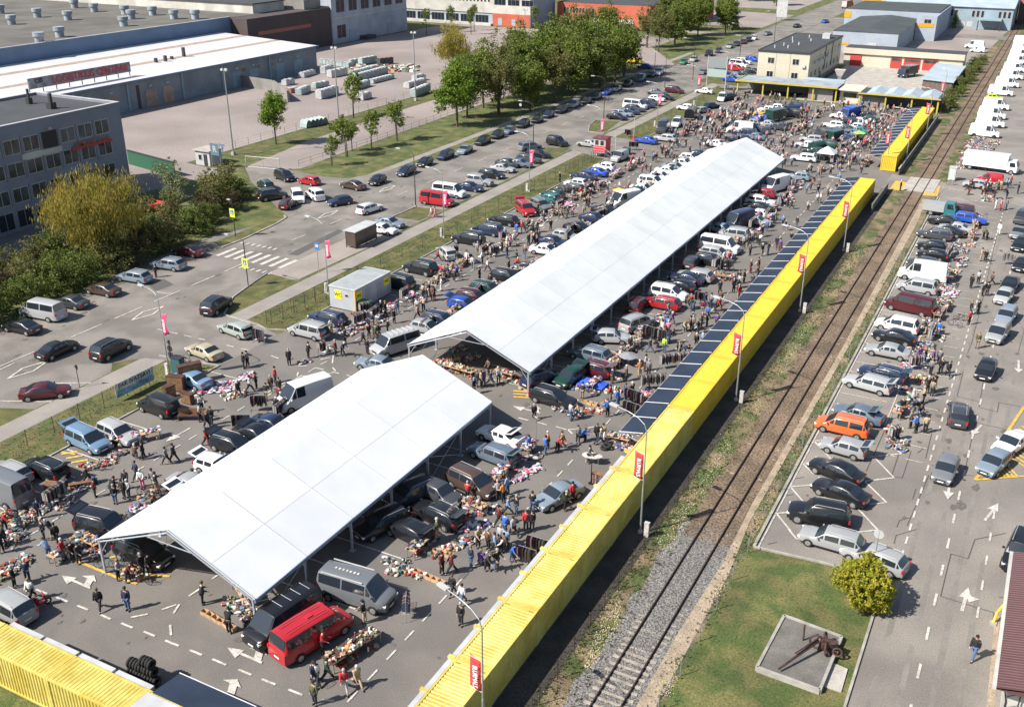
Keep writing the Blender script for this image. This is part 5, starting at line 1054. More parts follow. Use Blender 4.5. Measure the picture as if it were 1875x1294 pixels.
    for sgn, j in ((-1, 3), (1, n-5)):
        lo, hi = (3, 4) if sgn < 0 else (n-4, n-5)
        segs_ = [(wst, mids[1]), (mids[1], rwt)] if mode == 'windows' else []
        for xa, xb in segs_: window('side_window', [[RG_(xa, lo), RG_(xb, lo), RG_(xb, hi), RG_(xa, hi)]], .07)
        # front quarter in the windscreen zone
        xm_ = (wsb+wst)/2; q = [RG_(xm_, lo), RG_(wst, lo), RG_(wst, hi), RG_(xm_, hi)]; window('side_window', [q], .07)
        if mode == 'panel':
            a, c = RG_(wst, lo), RG_(mids[1], lo); d_, e_ = RG_(wst, hi), RG_(mids[1], hi); window('side_window', [[a, a.lerp(c, .5), d_.lerp(e_, .5), d_]], .07)
        elif kind in ('estate', 'people carrier', 'off-roader'):
            xq = (rwt+rwb)/2; window('side_window', [[RG_(rwt, lo), RG_(xq, lo), RG_(xq, hi), RG_(rwt, hi)]], .05)
    # wheels
    if ('w', wr_) not in CARP:
        ty = MB(); ty.tube((0, -.095, 0), (0, .095, 0), wr_, 16); mt = ty.mesh('tyre', 'tyre')
        ri = MB(); ri.tube((0, -.105, 0), (0, .105, 0), wr_*.62, 12)
        for k in range(5): a = k*1.2566; ri.box(-.02, .02, -.115, .115, 0, wr_*.58, 0, Matrix.Rotation(a, 4, 'Y'))
        CARP[('w', wr_)] = (mt, ri.mesh('rim', 'alloy'))
    mt, mr = CARP[('w', wr_)]
    ax = (L/2-.78, -L/2+.80) if kind not in ('panel van', 'minibus') else (L/2-.85, -L/2+1.05)
    arch = MB()
    for x in ax:
        for y in (-1, 1):
            w = plan(L/2-x)*1.0
            e = bpy.data.objects.new('wheel', mt); COL.objects.link(e); e.parent = t; e.location = (x, y*(w-.085), wr_)
            if not far: r_ = bpy.data.objects.new('rim', mr); COL.objects.link(r_); r_.parent = e
            q = MB(); nn = 9
            vs = [(x+(wr_+.055)*math.cos(math.pi*k/(nn-1)), y*(w+.006), wr_-.02+(wr_+.045)*math.sin(math.pi*k/(nn-1))) for k in range(nn)]
            arch.add(vs, [tuple(range(nn))])
    arch.build('wheel_arch', 'black', t)
    # sills, grille, lights, plates, mirrors
    if not far:
        MB().box(L/2-.02, L/2+.015, -.38, .38, hz*.48, hz*.64).box(L/2-.03, L/2+.012, -.5, .5, .27, .36).build('grille', 'black', t)
        for y in (-1, 1):
            MB().cbox((L/2-.10, y*(hw*.70), hz*.68), (.20, .30, .12), -y*.25).build('headlight', 'lamp_glass', t)
            MB().cbox((-L/2+.05, y*(hw*.80), tz*.80), (.12, .16, .26 if kind not in ('saloon',) else .16)).build('tail_light', 'tail', t)
            MB().cbox((L/2-wsb-.28, y*(hw+.08), belt+.08), (.10, .18, .12)).build('mirror', 'paint' if 1 else 'black', t)
        MB().box(L/2+.005, L/2+.022, -.24, .24, .36, .46).build('number_plate', 'plate', t); MB().box(-L/2-.012, -L/2+.01, -.24, .24, .50, .60).build('number_plate', 'plate', t)
        MB().box(-L/2+.3, L/2-.3, -hw*.9, hw*.9, .16, .25).build('underbody', 'black', t)
    if kind in ('estate', 'off-roader', 'people carrier') and not far:
        for y in (-1, 1):
            zr_ = H+.03; MB().path([(L/2-wst-.15, y*hw*.66, H-.06), (L/2-wst-.3, y*hw*.66, zr_), (L/2-rwt+.2, y*hw*.66, zr_), (L/2-rwt+.05, y*hw*.66, H-.08)], .018, 4).build('roof_rail', 'lightgrey', t)
    return t
def tailgate(kind):
    L, W, H, hz, tz, wsb, wst, rwt, rwb, belt, wr_, mode = KIND[kind]
    b = MB(); w = W*.42; x0 = L/2-rwt; 
    a = MB(); z0 = H-.06
    a.add([(x0, -w, z0), (x0, w, z0), (x0-.82, w*1.0, z0+.24), (x0-.82, -w, z0+.24), (x0, -w, z0-.05), (x0, w, z0-.05), (x0-.82, w, z0+.18), (x0-.82, -w, z0+.18)], [(0, 1, 2, 3), (7, 6, 5, 4), (0, 4, 5, 1), (1, 5, 6, 2), (2, 6, 7, 3), (3, 7, 4, 0)])
    g_ = MB(); g_.add([(x0-.1, -w*.85, z0+.047), (x0-.1, w*.85, z0+.047), (x0-.55, w*.85, z0+.185), (x0-.55, -w*.85, z0+.185)], [(0, 1, 2, 3)])
    d = MB(); xr = -L/2; d.add([(xr-.02, -w, .55), (xr-.02, w, .55), (L/2-rwb-.05, w*1.0, tz+.02), (x0-.02, w*.9, z0-.03), (x0-.02, -w*.9, z0-.03), (L/2-rwb-.05, -w, tz+.02)], [(0, 1, 2, 3, 4, 5)])
    return a.mesh('tailgate', 'paint'), g_.mesh('tailgate_window', 'glass'), d.mesh('boot_opening', 'black')
PAL = {'black': (.012, .012, .014), 'silver': (.33, .335, .335), 'white': (.68, .68, .67), 'dark blue': (.018, .028, .065), 'blue': (.02, .07, .38), 'red': (.36, .016, .022), 'dark red': (.07, .010, .014), 'grey': (.15, .16, .17), 'dark grey': (.05, .053, .058), 'light blue': (.14, .23, .34),
       'dark green': (.012, .045, .032), 'green': (.02, .16, .09), 'orange': (.55, .12, .03), 'champagne': (.35, .30, .21), 'yellow': (.65, .40, .05), 'blue grey': (.11, .145, .185), 'pale green': (.30, .34, .30), 'brown': (.07, .045, .035), 'teal': (.03, .16, .17), 'lime': (.45, .55, .03), 'maroon': (.085, .012, .02), 'silver blue': (.19, .235, .28)}
CARS = []        # (x, y, label) used to describe people and goods nearby
TG = {}
def car(kind, colr, x, y, h, label, group, open_=False):
    far = y > 150
    k = (kind, far)
    if k not in CARP: CARP[k] = make_car(kind, far)
    c = copytree(CARP[k]); c.location = (x, y, .012 if True else 0); c.rotation_euler.z = R(h)
    tag(c, label, 'van' if 'van' in kind or kind == 'minibus' else 'car', group)
    cq = rnd.uniform(.85, 1.12); cc = tuple(q*cq for q in PAL[colr])
    for o in c.children: o.color = (*cc, 1)
    if open_:
        if kind not in TG: TG[kind] = tailgate(kind)
        a, g_, d = TG[kind]
        for me, nm in ((a, 'tailgate'), (d, 'boot_opening')):
            o = bpy.data.objects.new(nm, me); COL.objects.link(o); o.parent = c; o.color = (*cc, 1)
            if nm == 'tailgate': q = bpy.data.objects.new('tailgate_window', g_); COL.objects.link(q); q.parent = o
    CARS.append((x, y, '%s %s' % (colr, kind))); return c
K_ = {'h': 'hatchback', 's': 'saloon', 'e': 'estate', 'm': 'people carrier', 'o': 'off-roader', 'b': 'minibus', 'v': 'panel van', 'n': 'small van'}
C_ = {'k': 'black', 's': 'silver', 'w': 'white', 'd': 'dark blue', 'b': 'blue', 'r': 'red', 'R': 'dark red', 'g': 'grey', 'G': 'dark grey', 'l': 'light blue', 'D': 'dark green', 'n': 'green', 'o': 'orange', 'c': 'champagne', 'y': 'yellow', 'B': 'blue grey', 'p': 'pale green', 't': 'brown', 'T': 'teal', 'm': 'maroon', 'L': 'lime', 'S': 'silver blue'}
def row(where, start, group, items, h0=180, zz=.7, snap=None):
    """items: 'kc' code, u, v, optional heading, optional '+' open tailgate"""
    for i, it in enumerate(items):
        k, c, u, v = it[0][0], it[0][1], it[1], it[2]; h = it[3] if len(it) > 3 and it[3] is not None else h0
        p = G(u, v, zz if k not in 'vb' else 1.0)
        x = p.x if snap is None else p.x*.35+snap*.65
        lab = '%s %s%s, %s from the %s %s' % (C_[c], K_[k], ', tailgate up' if '+' in it[0] else '', ordn(i+1), start, where)
        car(K_[k], C_[c], x, p.y, h+rnd.uniform(-2, 2), lab, group, '+' in it[0])
LAST = {}
def one(code, u, v, h, lab, zz=.7):
    p = G(u, v, zz if code[0] not in 'vb' else 1.0); LAST[lab] = car(K_[code[0]], C_[code[1]], p.x, p.y, h, lab, None, '+' in code)
row('nosed to the right lot kerb', 'near end', 'cars nosed to the kerb of the right hand lot', [
 ('es', 1602, 1018, 168), ('es', 1523, 985, 178), ('ok', 1500, 940, 186), ('sk', 1540, 897, 168), ('sk', 1532, 858, 166), ('hs+', 1545, 816, 176), ('mo', 1543, 778, 178), ('sB+', 1573, 755, 172), ('es+', 1590, 700, 170), ('ed+', 1617, 682, 170),
 ('ss', 1626, 640, 176), ('sk', 1638, 614, 172), ('mw', 1643, 594, 175), ('bR', 1668, 555, 170), ('ms', 1680, 524, 176), ('vw', 1690, 498, 182), ('hG', 1690, 480, 178), ('hk', 1708, 465, 176), ('hk', 1707, 449, 178), ('eG', 1712, 428, 176), ('sk', 1735, 422, 176), ('ss', 1750, 416, 176), ('sk', 1730, 403, 178), ('eb', 1776, 399, -6), ('mm', 1755, 384, 176)], snap=None)
for it in (('hk', 1806, 675, -95, 'black hatchback driving towards the camera past the arrow on the right road'), ('eG', 1755, 755, 95, 'grey blue estate seen from behind in mid right road'), ('hg', 1732, 857, -95, 'grey hatchback heading down beside the direction arrow on the right road'), ('sw', 1853, 808, -112, 'white saloon on the yellow hatched area at the right edge'), ('hS', 1820, 845, -108, 'blue grey hatchback on the tip of the yellow hatching'),
           ('ok', 1868, 1010, -97, 'black off-roader above the maroon roof at the right edge'), ('ms', 1828, 608, -100, 'silver people carrier lowest in the queue at the far right'), ('eS', 1843, 576, -98, 'silver blue estate second lowest in the far right queue'), ('hs', 1838, 541, -98, 'silver hatchback behind the silver blue estate in the right queue'), ('sk', 1850, 518, -96, 'black saloon behind the silver hatchback in the right queue'),
           ('sk', 1872, 482, -98, 'black saloon with stall goods beside it at the right edge'), ('ek', 1869, 446, -98, 'black estate at the right edge above the goods rack'), ('sg', 1866, 424, -100, 'grey saloon at the right edge below the dark van'), ('nG', 1872, 398, -98, 'dark van at the right edge'), ('hs', 1786, 336, 176, 'silver hatchback in front of the big white lorry'), ('nr', 1812, 328, 178, 'red van in front of the big white lorry')):
    one(*it)
row('in the rental yard row', 'near end', 'white vans parked along the far railway fence', [('vw', 1803, 241, -4), ('vw', 1814, 223, -4), ('vw', 1817, 208, -4), ('vw', 1824, 192, -4), ('hL', 1822, 178, -4), ('vw', 1833, 167, -4), ('vw', 1845, 152, -4), ('vw', 1853, 138, -4), ('vw', 1858, 125, -4), ('vw', 1864, 111, -4), ('vw', 1868, 99, -4), ('vw', 1872, 86, -4), ('vw', 1874, 74, -4)], h0=-4)
one('vw', 1785, 83, 176, 'white van on the yard beyond the garage'); one('nw', 1790, 92, 176, 'small white van in front of the white van on the far yard')
# avenue
row('backed onto the shrubs', 'bottom left', 'cars parked along the shrubs left of the avenue', [('sk', 40, 596, 186), ('bs', 78, 566, 186), ('sG', 128, 551, 186), ('st', 188, 528, 186), ('eS', 245, 505, 186), ('eS', 308, 482, 186), ('sR', 345, 458, 186)])
for it in (('sk', 104, 637, 90, 'black saloon driving away in the near avenue lane'), ('ok', 203, 638, 95, 'black off-roader following in the near avenue lane'), ('sR', 82, 714, 42, 'dark red saloon turning out at the triangle markings'), ('ok', 396, 558, 102, 'black off-roader waiting at the near entrance by the grass island'), ('hs', 8, 668, 90, 'car at the left photo edge') if 0 else ('ew', 677, 380, 80, 'white estate driving away before the lane diamond'),
           ('hd', 622, 367, -118, 'dark blue hatchback coming out of the side street'), ('ow', 545, 360, -45, 'white off-roader queueing in the side street'), ('hR', 527, 372, 105, 'dark red hatchback braking at the side street corner'), ('ow', 577, 356, 150, 'white boxy estate behind the white off-roader'), ('ok', 499, 357, 60, 'black off-roader at the bushes in the side street'), ('hr', 566, 330, 176, 'bright red hatchback parked below the lawn'),
           ('mk', 521, 322, -20, 'black people carrier at the yard gate'), ('eD', 486, 337, 150, 'dark green estate half behind the bush'), ('sw', 418, 329, -15, 'white car behind the shrubs by the office forecourt'), ('st', 646, 338, 176, 'dark brown saloon with its bonnet up at the avenue edge'), ('sg', 1288, 131, 92, 'silver saloon driving away near the billboard'), ('sk', 1460, 47, 80, 'black car far up the avenue'), ('sb', 1511, 39, 80, 'blue car furthest up the avenue'), ('sg', 1406, 61, 80, 'grey car on the far avenue')):
    one(*it)
row('along the left kerb of the avenue', 'side street', 'cars parallel parked along the left side of the avenue', [('hk', 691, 329), ('ed', 744, 312), ('hk', 778, 296), ('ed', 816, 283), ('sS', 851, 273), ('ek', 884, 257), ('hk', 911, 246), ('hB', 932, 238), ('ek', 958, 226), ('hk', 984, 218), ('hd', 1004, 209), ('mk', 1028, 200), ('ms', 1052, 190), ('hk', 1074, 184), ('eG', 1092, 176), ('hb', 1111, 168), ('ss', 1129, 161), ('sG', 1150, 152), ('mB', 1174, 143), ('hk', 1193, 136), ('ow', 1207, 132)], h0=-84)
row('on the far left of the avenue', 'green island', 'cars parked further up the avenue', [('hn', 1252, 113, -84), ('es', 1270, 108, -84), ('ok', 1298, 98, -84), ('eG', 1316, 92, -84), ('hs', 1336, 84, -84), ('eG', 1348, 80, -84), ('sR', 1361, 76, -84), ('ek', 1371, 72, -84), ('hw', 1381, 69, -84)])
one('sb', 1180, 121, 186, 'blue saloon parked beside the far lawn'); one('ny', 1162, 112, 176, 'yellow van by the roadside trees')
row('in the avenue bays', 'bus shelter', 'cars nosed in along the avenue pavement', [('sw', 700, 418, 2), ('sS', 713, 406, 2), ('br', 800, 363, 2), ('bw', 822, 348, 2), ('sd', 860, 341, 2), ('os', 878, 331, 2), ('ek', 900, 318, 2), ('ss', 920, 307, 2), ('sG', 930, 298, 2), ('sB', 952, 298, 2), ('eG', 968, 290, 2), ('ek', 985, 281, 2)], h0=2)
one('mg', 970, 268, 60, 'grey people carrier beside the black van on the avenue'); one('nk', 1020, 257, -8, 'black van crossing in front of the far entrance', 1.0); one('ss', 1077, 262, 176, 'silver saloon waiting at the guard booth')
row('in the upper avenue bays', 'guard booth', 'cars nosed in beyond the guard booth', [('sk', 1130, 213), ('eS', 1140, 207), ('sd', 1153, 203), ('eG', 1162, 198), ('bw', 1163, 191), ('ed', 1181, 191), ('eG', 1192, 187), ('hw', 1203, 180), ('sk', 1218, 177), ('sg', 1201, 168), ('mm', 1235, 165)], h0=-2)
one('sw', 1290, 166, 176, 'white saloon entering by the market hall lamp')
row('left of the cream building', 'near corner', 'cars outside the market hall', [('mb', 1339, 145), ('hS', 1350, 139), ('eD', 1365, 136), ('sk', 1380, 130), ('ed', 1323, 132), ('mr', 1347, 125), ('hk', 1318, 121), ('bw', 1353, 117), ('hk', 1332, 114), ('ow', 1362, 113), ('eb', 1378, 108)], h0=-10)
# market: row on the grass kerb
row('on the grass kerb', 'bottom left', 'stallholders cars nosed to the grass kerb', [('vg', 2, 892, 178), ('es', 14, 862, 178), ('ek+', 82, 855, 176), ('ml+', 160, 804, -6), ('es', 215, 790, -6), ('nk+', 290, 742, 176)], h0=178)
one('sl', 350, 692, 176, 'light blue car behind the stacked brown furniture'); one('sc', 374, 641, 172, 'champagne saloon by the bicycles at the near entrance'); one('ep+', 432, 601, 170, 'pale green estate with open boot at the near entrance')
row('on the grass kerb', 'near entrance', 'stallholders cars along the grass kerb', [('ms+', 565, 604, 178), ('ed', 600, 580, 178), ('ok', 727, 516, 176), ('ok', 770, 490, 176), ('es', 818, 461, 140), ('ok', 858, 437, 178), ('md', 893, 420, 178), ('ek', 922, 402, 178), ('or+', 962, 383, -40), ('eg', 990, 374, -30), ('hT', 1003, 362, 178), ('hD', 1012, 355, 178), ('eG', 1046, 344, 178), ('hw', 1055, 334, 178), ('sd', 1069, 321, 178), ('sb', 1090, 314, 178), ('hw', 1107, 304, 178)], h0=178)
row('beyond the guard booth', 'booth', 'stallholders cars beyond the guard booth', [('ns', 1135, 287, -100), ('sb', 1183, 256), ('vG', 1214, 232, -80), ('nw', 1239, 225, -80), ('hs', 1287, 201, 60), ('hd', 1303, 193, 60), ('nw', 1322, 179, -80), ('mk', 1337, 178, 60), ('es', 1218, 252), ('hw', 1255, 196)], h0=178)
# row left of the tents
row('beside the near tent', 'bottom left', 'cars backed under the left edge of the near tent', [('ok+', 192, 962, 10), ('hw+', 350, 912, 0), ('ss', 352, 885, 0), ('hw+', 396, 851, 0), ('ek+', 428, 812, 0), ('sk+', 470, 792, 0), ('sd', 500, 775, 0)], h0=0)
one('vw', 556, 722, -112, 'tall white van standing against the left eave of the near tent', 1.2); one('sS', 690, 664, 186, 'silver blue saloon between the two tents'); one('bs', 725, 626, -112, 'silver minibus with roof bars at the far tent corner', 1.0)
row('beside the far tent', 'near corner', 'cars backed under the left edge of the far tent', [('hs', 782, 598), ('ed', 808, 585), ('hb+', 850, 556), ('eR', 868, 543), ('eD', 893, 528), ('ek', 930, 505), ('sw', 1000, 456), ('sd', 1012, 441), ('hs', 1036, 430), ('sk', 1060, 416), ('sd', 1088, 398), ('sk', 1110, 384), ('vw', 1143, 366, -115), ('sD', 1168, 350), ('sw', 1178, 344), ('mw', 1193, 332), ('hw', 1210, 322), ('sw', 1223, 312), ('sS', 1236, 305), ('hw', 1252, 298), ('hw', 1264, 288), ('sd', 1280, 282)], h0=0)
# row right of the near tent
for it in (('sw+', 917, 795, 172, 'white coupe with blue bonnet and open tailgate beside the near tent end'), ('eB+', 903, 828, 172, 'blue grey estate with open tailgate beside the near tent end'), ('mt', 865, 882, -12, 'dark brown people carrier nosed out of the near tent'), ('hG', 806, 900, -12, 'dark grey small car facing out under the near tent edge'), ('ek+', 800, 938, 170, 'black estate with open tailgate full of clothes'), ('hk+', 748, 968, 170, 'black hatchback with clothes hung on its open tailgate'),
           ('eG', 752, 900, -110, 'dark car parked in the shade under the near tent'), ('ek', 700, 955, -110, 'black car deep in the near tent shade'), ('bg', 652, 1074, 4, 'grey green minibus with light lettering facing the clothes rack'), ('bk', 519, 1126, -100, 'black van with bright windscreen at the near tent corner'), ('br', 570, 1152, 76, 'red minibus seen from behind beside the ware table'),
           ('sS', 1022, 903, -112, 'silver saloon with open doors beside the container row'), ('ms', 12, 1108, 176, 'silver car at the left photo edge above the container'), ('mk', 262, 1010, 0, 'dark car in the shade at the near tent entrance')): one(*it)
# right of the far tent
row('right of the far tent', 'near tent corner', 'cars backed to the right edge of the far tent', [('ek', 1013, 726, -6), ('hD+', 1043, 688, -100), ('ed', 992, 690, 70), ('em+', 1083, 672, 176), ('eB', 1080, 646, 176), ('hs+', 1120, 615, 20), ('ms', 1167, 590, 70), ('eR', 1168, 555, 90), ('er', 1211, 553, 178), ('mw', 1224, 536, 0), ('hk', 1242, 522, 178), ('sd', 1257, 508, 178), ('es', 1273, 503, 178), ('hG', 1268, 478, 90), ('ek', 1301, 475, 0), ('es', 1312, 462, 0), ('bw', 1318, 447, -4), ('sS', 1322, 418, -10), ('ms', 1343, 428, 178), ('vd', 1352, 404, -112), ('ss', 1385, 403, 0), ('sw', 1388, 391, 178), ('sk', 1387, 378, 178), ('ew', 1393, 367, 0), ('hr', 1398, 353, 178), ('vw', 1420, 338, -112), ('hS', 1462, 322, 178)])
row('in the far market block', 'pavilion side', 'cars parked in the far market block', [('ew', 1472, 288), ('sk', 1495, 284), ('hD', 1490, 276), ('nD', 1512, 268), ('sw', 1478, 264), ('es', 1486, 254), ('nG', 1503, 244), ('mD', 1522, 243), ('sd', 1546, 252), ('sB', 1550, 243), ('sT', 1572, 238), ('sG', 1547, 235), ('hw', 1566, 231), ('ew', 1526, 228), ('mk', 1549, 223), ('sw', 1571, 221), ('sD', 1588, 217), ('hk', 1582, 210), ('hw', 1537, 211)], h0=178)
row('behind the far tent', 'tent ridge', 'cars behind the far end of the long tent', [('sw', 1310, 262), ('ed', 1352, 253), ('sB', 1382, 249), ('vw', 1357, 235), ('sr', 1376, 231), ('eG', 1390, 238), ('eG', 1420, 231), ('ss', 1404, 226), ('hS', 1376, 224), ('hb', 1392, 216), ('yy', 1397, 206) if 0 else ('hy', 1397, 206), ('hw', 1404, 200), ('hw', 1420, 196), ('nk', 1451, 209), ('nd', 1453, 196), ('md', 1365, 243)], h0=178)
def onto(key, nm, mt, boxes_, colr=None):
    for l_, c in LAST.items():
        if key in l_:
            b = MB(); [b.box(*q) for q in boxes_]; o = b.build(nm, mt, c)
            if colr: o.color = (*colr, 1)
onto('grey green minibus', 'roof_lettering', 'white', [(-1.5+.28*i, -1.5+.28*i+.16, -.1, .08, 2.115, 2.13) for i in range(7)]); onto('grey green minibus', 'roof_rail', 'lightgrey', [(-2.1, 1.0, s*.78-.03, s*.78+.03, 2.06, 2.13) for s in (-1, 1)])
onto('black van with bright', 'roof_bar', 'lightgrey', [(-1.9+.75*i, -1.87+.75*i, -.55, .45, 2.115, 2.13) for i in range(4)]); onto('red minibus', 'roof_vent', 'paint', [(-.35, .1, -.2, .2, 2.1, 2.17)], (.42, .02, .03)); onto('red minibus', 'roof_rib', 'paint', [(-2.0, 1.0, y_, y_+.03, 2.10, 2.122) for y_ in (-.5, -.3, .3, .5)], (.5, .06, .08)); onto('silver minibus with roof bars', 'roof_bar', 'lightgrey', [(-1.8+.6*i, -1.72+.6*i, -.6, .6, 2.1, 2.15) for i in range(5)])
# ---- lorries, trailers and odd vehicles
def wheels_(t, pts, r=.42, w=.26):
    for x, y in pts: e = MB().tube((x, y-w/2, r), (x, y+w/2, r), r, 16).build('wheel', 'tyre', t); MB().tube((x, y-w/2-.01, r), (x, y+w/2+.01, r), r*.55, 10).build('rim', 'alloy', e)
def cab(t, x0, x1, w, h, colr, sc=1):
    b = MB(); b.prism([(x0, -w), (x1-.12, -w), (x1, -w*.8), (x1, w*.8), (x1-.12, w), (x0, w)], .45, h*.58); b.add([(x0, -w, h*.58), (x1-.05, -w, h*.58), (x1-.05, w, h*.58), (x0, w, h*.58), (x0, -w*.93, h), (x1-.4, -w*.9, h), (x1-.4, w*.9, h), (x0, w*.93, h)], [(0, 1, 5, 4), (1, 2, 6, 5), (2, 3, 7, 6), (3, 0, 4, 7), (4, 5, 6, 7)])
    o = b.build('cab', 'paint', t); o.color = (*PAL[colr], 1)
    q = MB(); q.add([(x1-.055, -w*.85, h*.61), (x1-.055, w*.85, h*.61), (x1-.37, w*.8, h*.95), (x1-.37, -w*.8, h*.95)], [(0, 1, 2, 3)]); q.v = [(a+.025, b_, c) for a, b_, c in q.v]; q.build('windscreen', 'glass', t)
    for s in (-1, 1): MB().add([(x0+.3, s*w*1.005, h*.6), (x1-.35, s*w*1.005, h*.6), (x1-.55, s*w*.94, h*.92), (x0+.3, s*w*.955, h*.92)], [(0, 1, 2, 3)]).build('side_window', 'glass', t); MB().cbox((x1+.0, s*w*.7, h*.33), (.06, .3, .16)).build('headlight', 'lamp_glass', t)
def lorry(u, v, h, lab, L, Hh, colr, bc, cat='lorry', w=1.15, z=0, rh=1.05, rounded=False):
    p = G(u, v, 1.2); t = empty('lorry', lab, cat, (p.x, p.y, 0), R(h)); cab(t, L/2-1.6, L/2, w*.95, 2.2, colr)
    b = MB(); b.prism([(-L/2, -w), (L/2-1.65, -w), (L/2-1.65, w), (-L/2, w)], .75, Hh); o = b.build('box_body', 'paint', t); o.color = (*PAL[bc], 1)
    MB().box(-L/2+.1, L/2-.2, -.45, .45, .5, .74).build('chassis', 'black', t); wheels_(t, [(L/2-.9, -w+.18), (L/2-.9, w-.18), (-L/2+1.2, -w+.18), (-L/2+1.2, w-.18)])
    MB().box(-L/2-.02, -L/2-.005, -w+.1, w-.1, .85, Hh-.1).build('rear_door', 'lightgrey', t); CARS.append((p.x, p.y, lab.split(' with')[0])); return t
t = lorry(1815, 300, -6, 'big white lorry with a long box body parked across the stalls', 8.6, 3.0, 'white', 'white', w=1.25)
lorry(1722, 380, -4, 'teal pickup truck with a silver canopy by the level crossing', 4.6, 1.9, 'teal', 'silver', 'pickup truck', .9)
lorry(1662, 132, -112, 'dark blue box lorry in front of the red garage doors', 6.4, 2.8, 'dark blue', 'dark grey'); lorry(1557, 206, -112, 'bright blue small lorry at the back of the far block', 4.8, 2.4, 'blue', 'blue', w=1.0)
lorry(1552, 10, 80, 'red lorry far up the avenue near the top edge', 8, 3.2, 'red', 'red')
def trailer(u, v, h, lab, L, w, Hh, colr, arch=False, cat='trailer'):
    p = G(u, v, 1.0); t = empty('trailer', lab, cat, (p.x, p.y, 0), R(h)); b = MB(); vs = []; n = 8
    for x in (-L/2, L/2):
        for i in range(n+1):
            a = math.pi*i/n; vs.append((x, -w*math.cos(a), .5+(Hh-.5)*(max(0, math.sin(a))**.45 if arch else min(1, 2.6*math.sin(a)))))
    b.add(vs, [(i, i+1, n+2+i, n+1+i) for i in range(n)]+[tuple(range(n+1))[::-1], tuple(range(n+1, 2*n+2))]); o = b.build('cover', 'paint', t); o.color = (*PAL[colr], 1)
    MB().box(-L/2, L/2, -w, w, .36, .5).box(L/2, L/2+1.1, -.05, .05, .4, .48).build('chassis', 'steel', t); wheels_(t, [(0, -w-.1), (0, w+.1)], .3, .18); CARS.append((p.x, p.y, lab)); return t
trailer(1265, 209, -80, 'black covered trailer with a rounded top beyond the booth', 4.4, 1.1, 2.4, 'black', True); trailer(1420, 212, -112, 'dark green tarpaulin trailer behind the far tent', 4.6, 1.1, 2.4, 'dark green'); trailer(1495, 268, -112, 'dark green rounded cover next to the white pavilion', 2.6, 1.0, 1.9, 'dark green', True)
trailer(1528, 248, -112, 'dark green van sized cover in the far block', 3.4, 1.0, 2.0, 'dark green'); 
for k, v_ in list(CARP.items()):
    if not isinstance(v_, tuple): killtree(v_)
# ------------------------------------------------------------ trees and shrubs
def leafy(nm, blobs, nleaf, ls, lm, rg, clump=.9, droop=0):
    """blobs: (x, y, z, rx, rz); leaves gather in clumps near the blob surfaces"""
    b = MB(); tot = sum(q[3]*q[3]*q[4] for q in blobs)**1
    for (bx, by, bz, rx, rz) in blobs:
        n = int(nleaf*rx*rx*rz/tot); nc = max(5, n//34)
        for _ in range(nc):
            while True:
                d = Vector((rg.gauss(0, 1), rg.gauss(0, 1), rg.gauss(0, 1)))
                if d.length > .1: break
            d.normalize(); q = rg.uniform(.55, 1.05) if rg.random() < .72 else rg.uniform(.1, .6)
            c = Vector((bx+d.x*rx*q, by+d.y*rx*q, bz+d.z*rz*q)); cr = clump*rg.uniform(.35, 1)
            for _ in range(int(34*rg.uniform(.5, 1.5))):
                p = c+Vector((rg.gauss(0, .5)*cr, rg.gauss(0, .5)*cr, rg.gauss(0, .38)*cr-droop*rg.random()**2))
                if p.z < .05: p.z = .05+rg.random()*.2
                s = ls*rg.uniform(.6, 1.3); n_ = Vector((rg.gauss(0, 1), rg.gauss(0, 1), rg.gauss(.5, 1))).normalized()
                a = n_.orthogonal().normalized(); a.rotate(Matrix.Rotation(rg.random()*6.28, 3, n_)); c2 = n_.cross(a)
                if droop: a = Vector((a.x*.3, a.y*.3, -1)).normalized(); c2 = n_.cross(a)
                w = .55 if not droop else .22
                b.add([p-a*s*.5, p+c2*s*w*.5, p+a*s*.5, p-c2*s*w*.5], [(0, 1, 2, 3)])
    return b
def trunk(h, r, blobs, rg, n=1):
    b = MB()
    for k in range(n):
        ox, oy = (rg.uniform(-.5, .5), rg.uniform(-.5, .5)) if n > 1 else (0, 0)
        b.tube((ox, oy, -.1), (ox*.8, oy*.8, h*.35), r, 8, r2=r*.75).tube((ox*.8, oy*.8, h*.35), (0, 0, h*.7), r*.75, 7, r2=r*.35)
    for (x, y, z, rx, rz) in blobs: b.tube((0, 0, h*rg.uniform(.28, .5)), (x*.8, y*.8, z), r*.38, 5, r2=r*.12)
    for _ in range(10): a = rg.random()*6.28; z = h*rg.uniform(.35, .7); R0 = rg.uniform(.2, .35)*h; b.tube((0, 0, z*.85), (math.cos(a)*R0, math.sin(a)*R0, z+R0*.6), r*.2, 4, r2=r*.06)
    return b
TP = {}
def proto(key, nm, h, r, base, lm, nleaf, ls, seed, nb=6, tr_=.16, ntr=1, droop=0, clump=.9):
    rg = random.Random(seed); t = bpy.data.objects.new(nm, None); COL.objects.link(t); ch = h-base
    blobs = [(0, 0, base+ch*.55, r*.62, ch*.46)]
    for i in range(nb):
        a = 6.28*i/nb+rg.uniform(-.3, .3); f = rg.uniform(.42, .62); blobs.append((math.cos(a)*r*f, math.sin(a)*r*f, base+ch*rg.uniform(.22, .72), r*rg.uniform(.34, .48), ch*rg.uniform(.17, .27)))
    leafy('crown', blobs, nleaf, ls, lm, rg, clump, droop).build('crown', lm, t)
    trunk(h, tr_, blobs, rg, ntr).build('trunk', 'bark', t); TP[key] = t
proto('maple', 'maple_tree', 10, 3.1, 2.6, 'leaf_fresh', 8000, .36, 1, 7, .17)
proto('big', 'broad_tree', 13.6, 5.0, 2.6, 'leaf_fresh', 15000, .46, 2, 8, .28, 1, 0, 1.2)
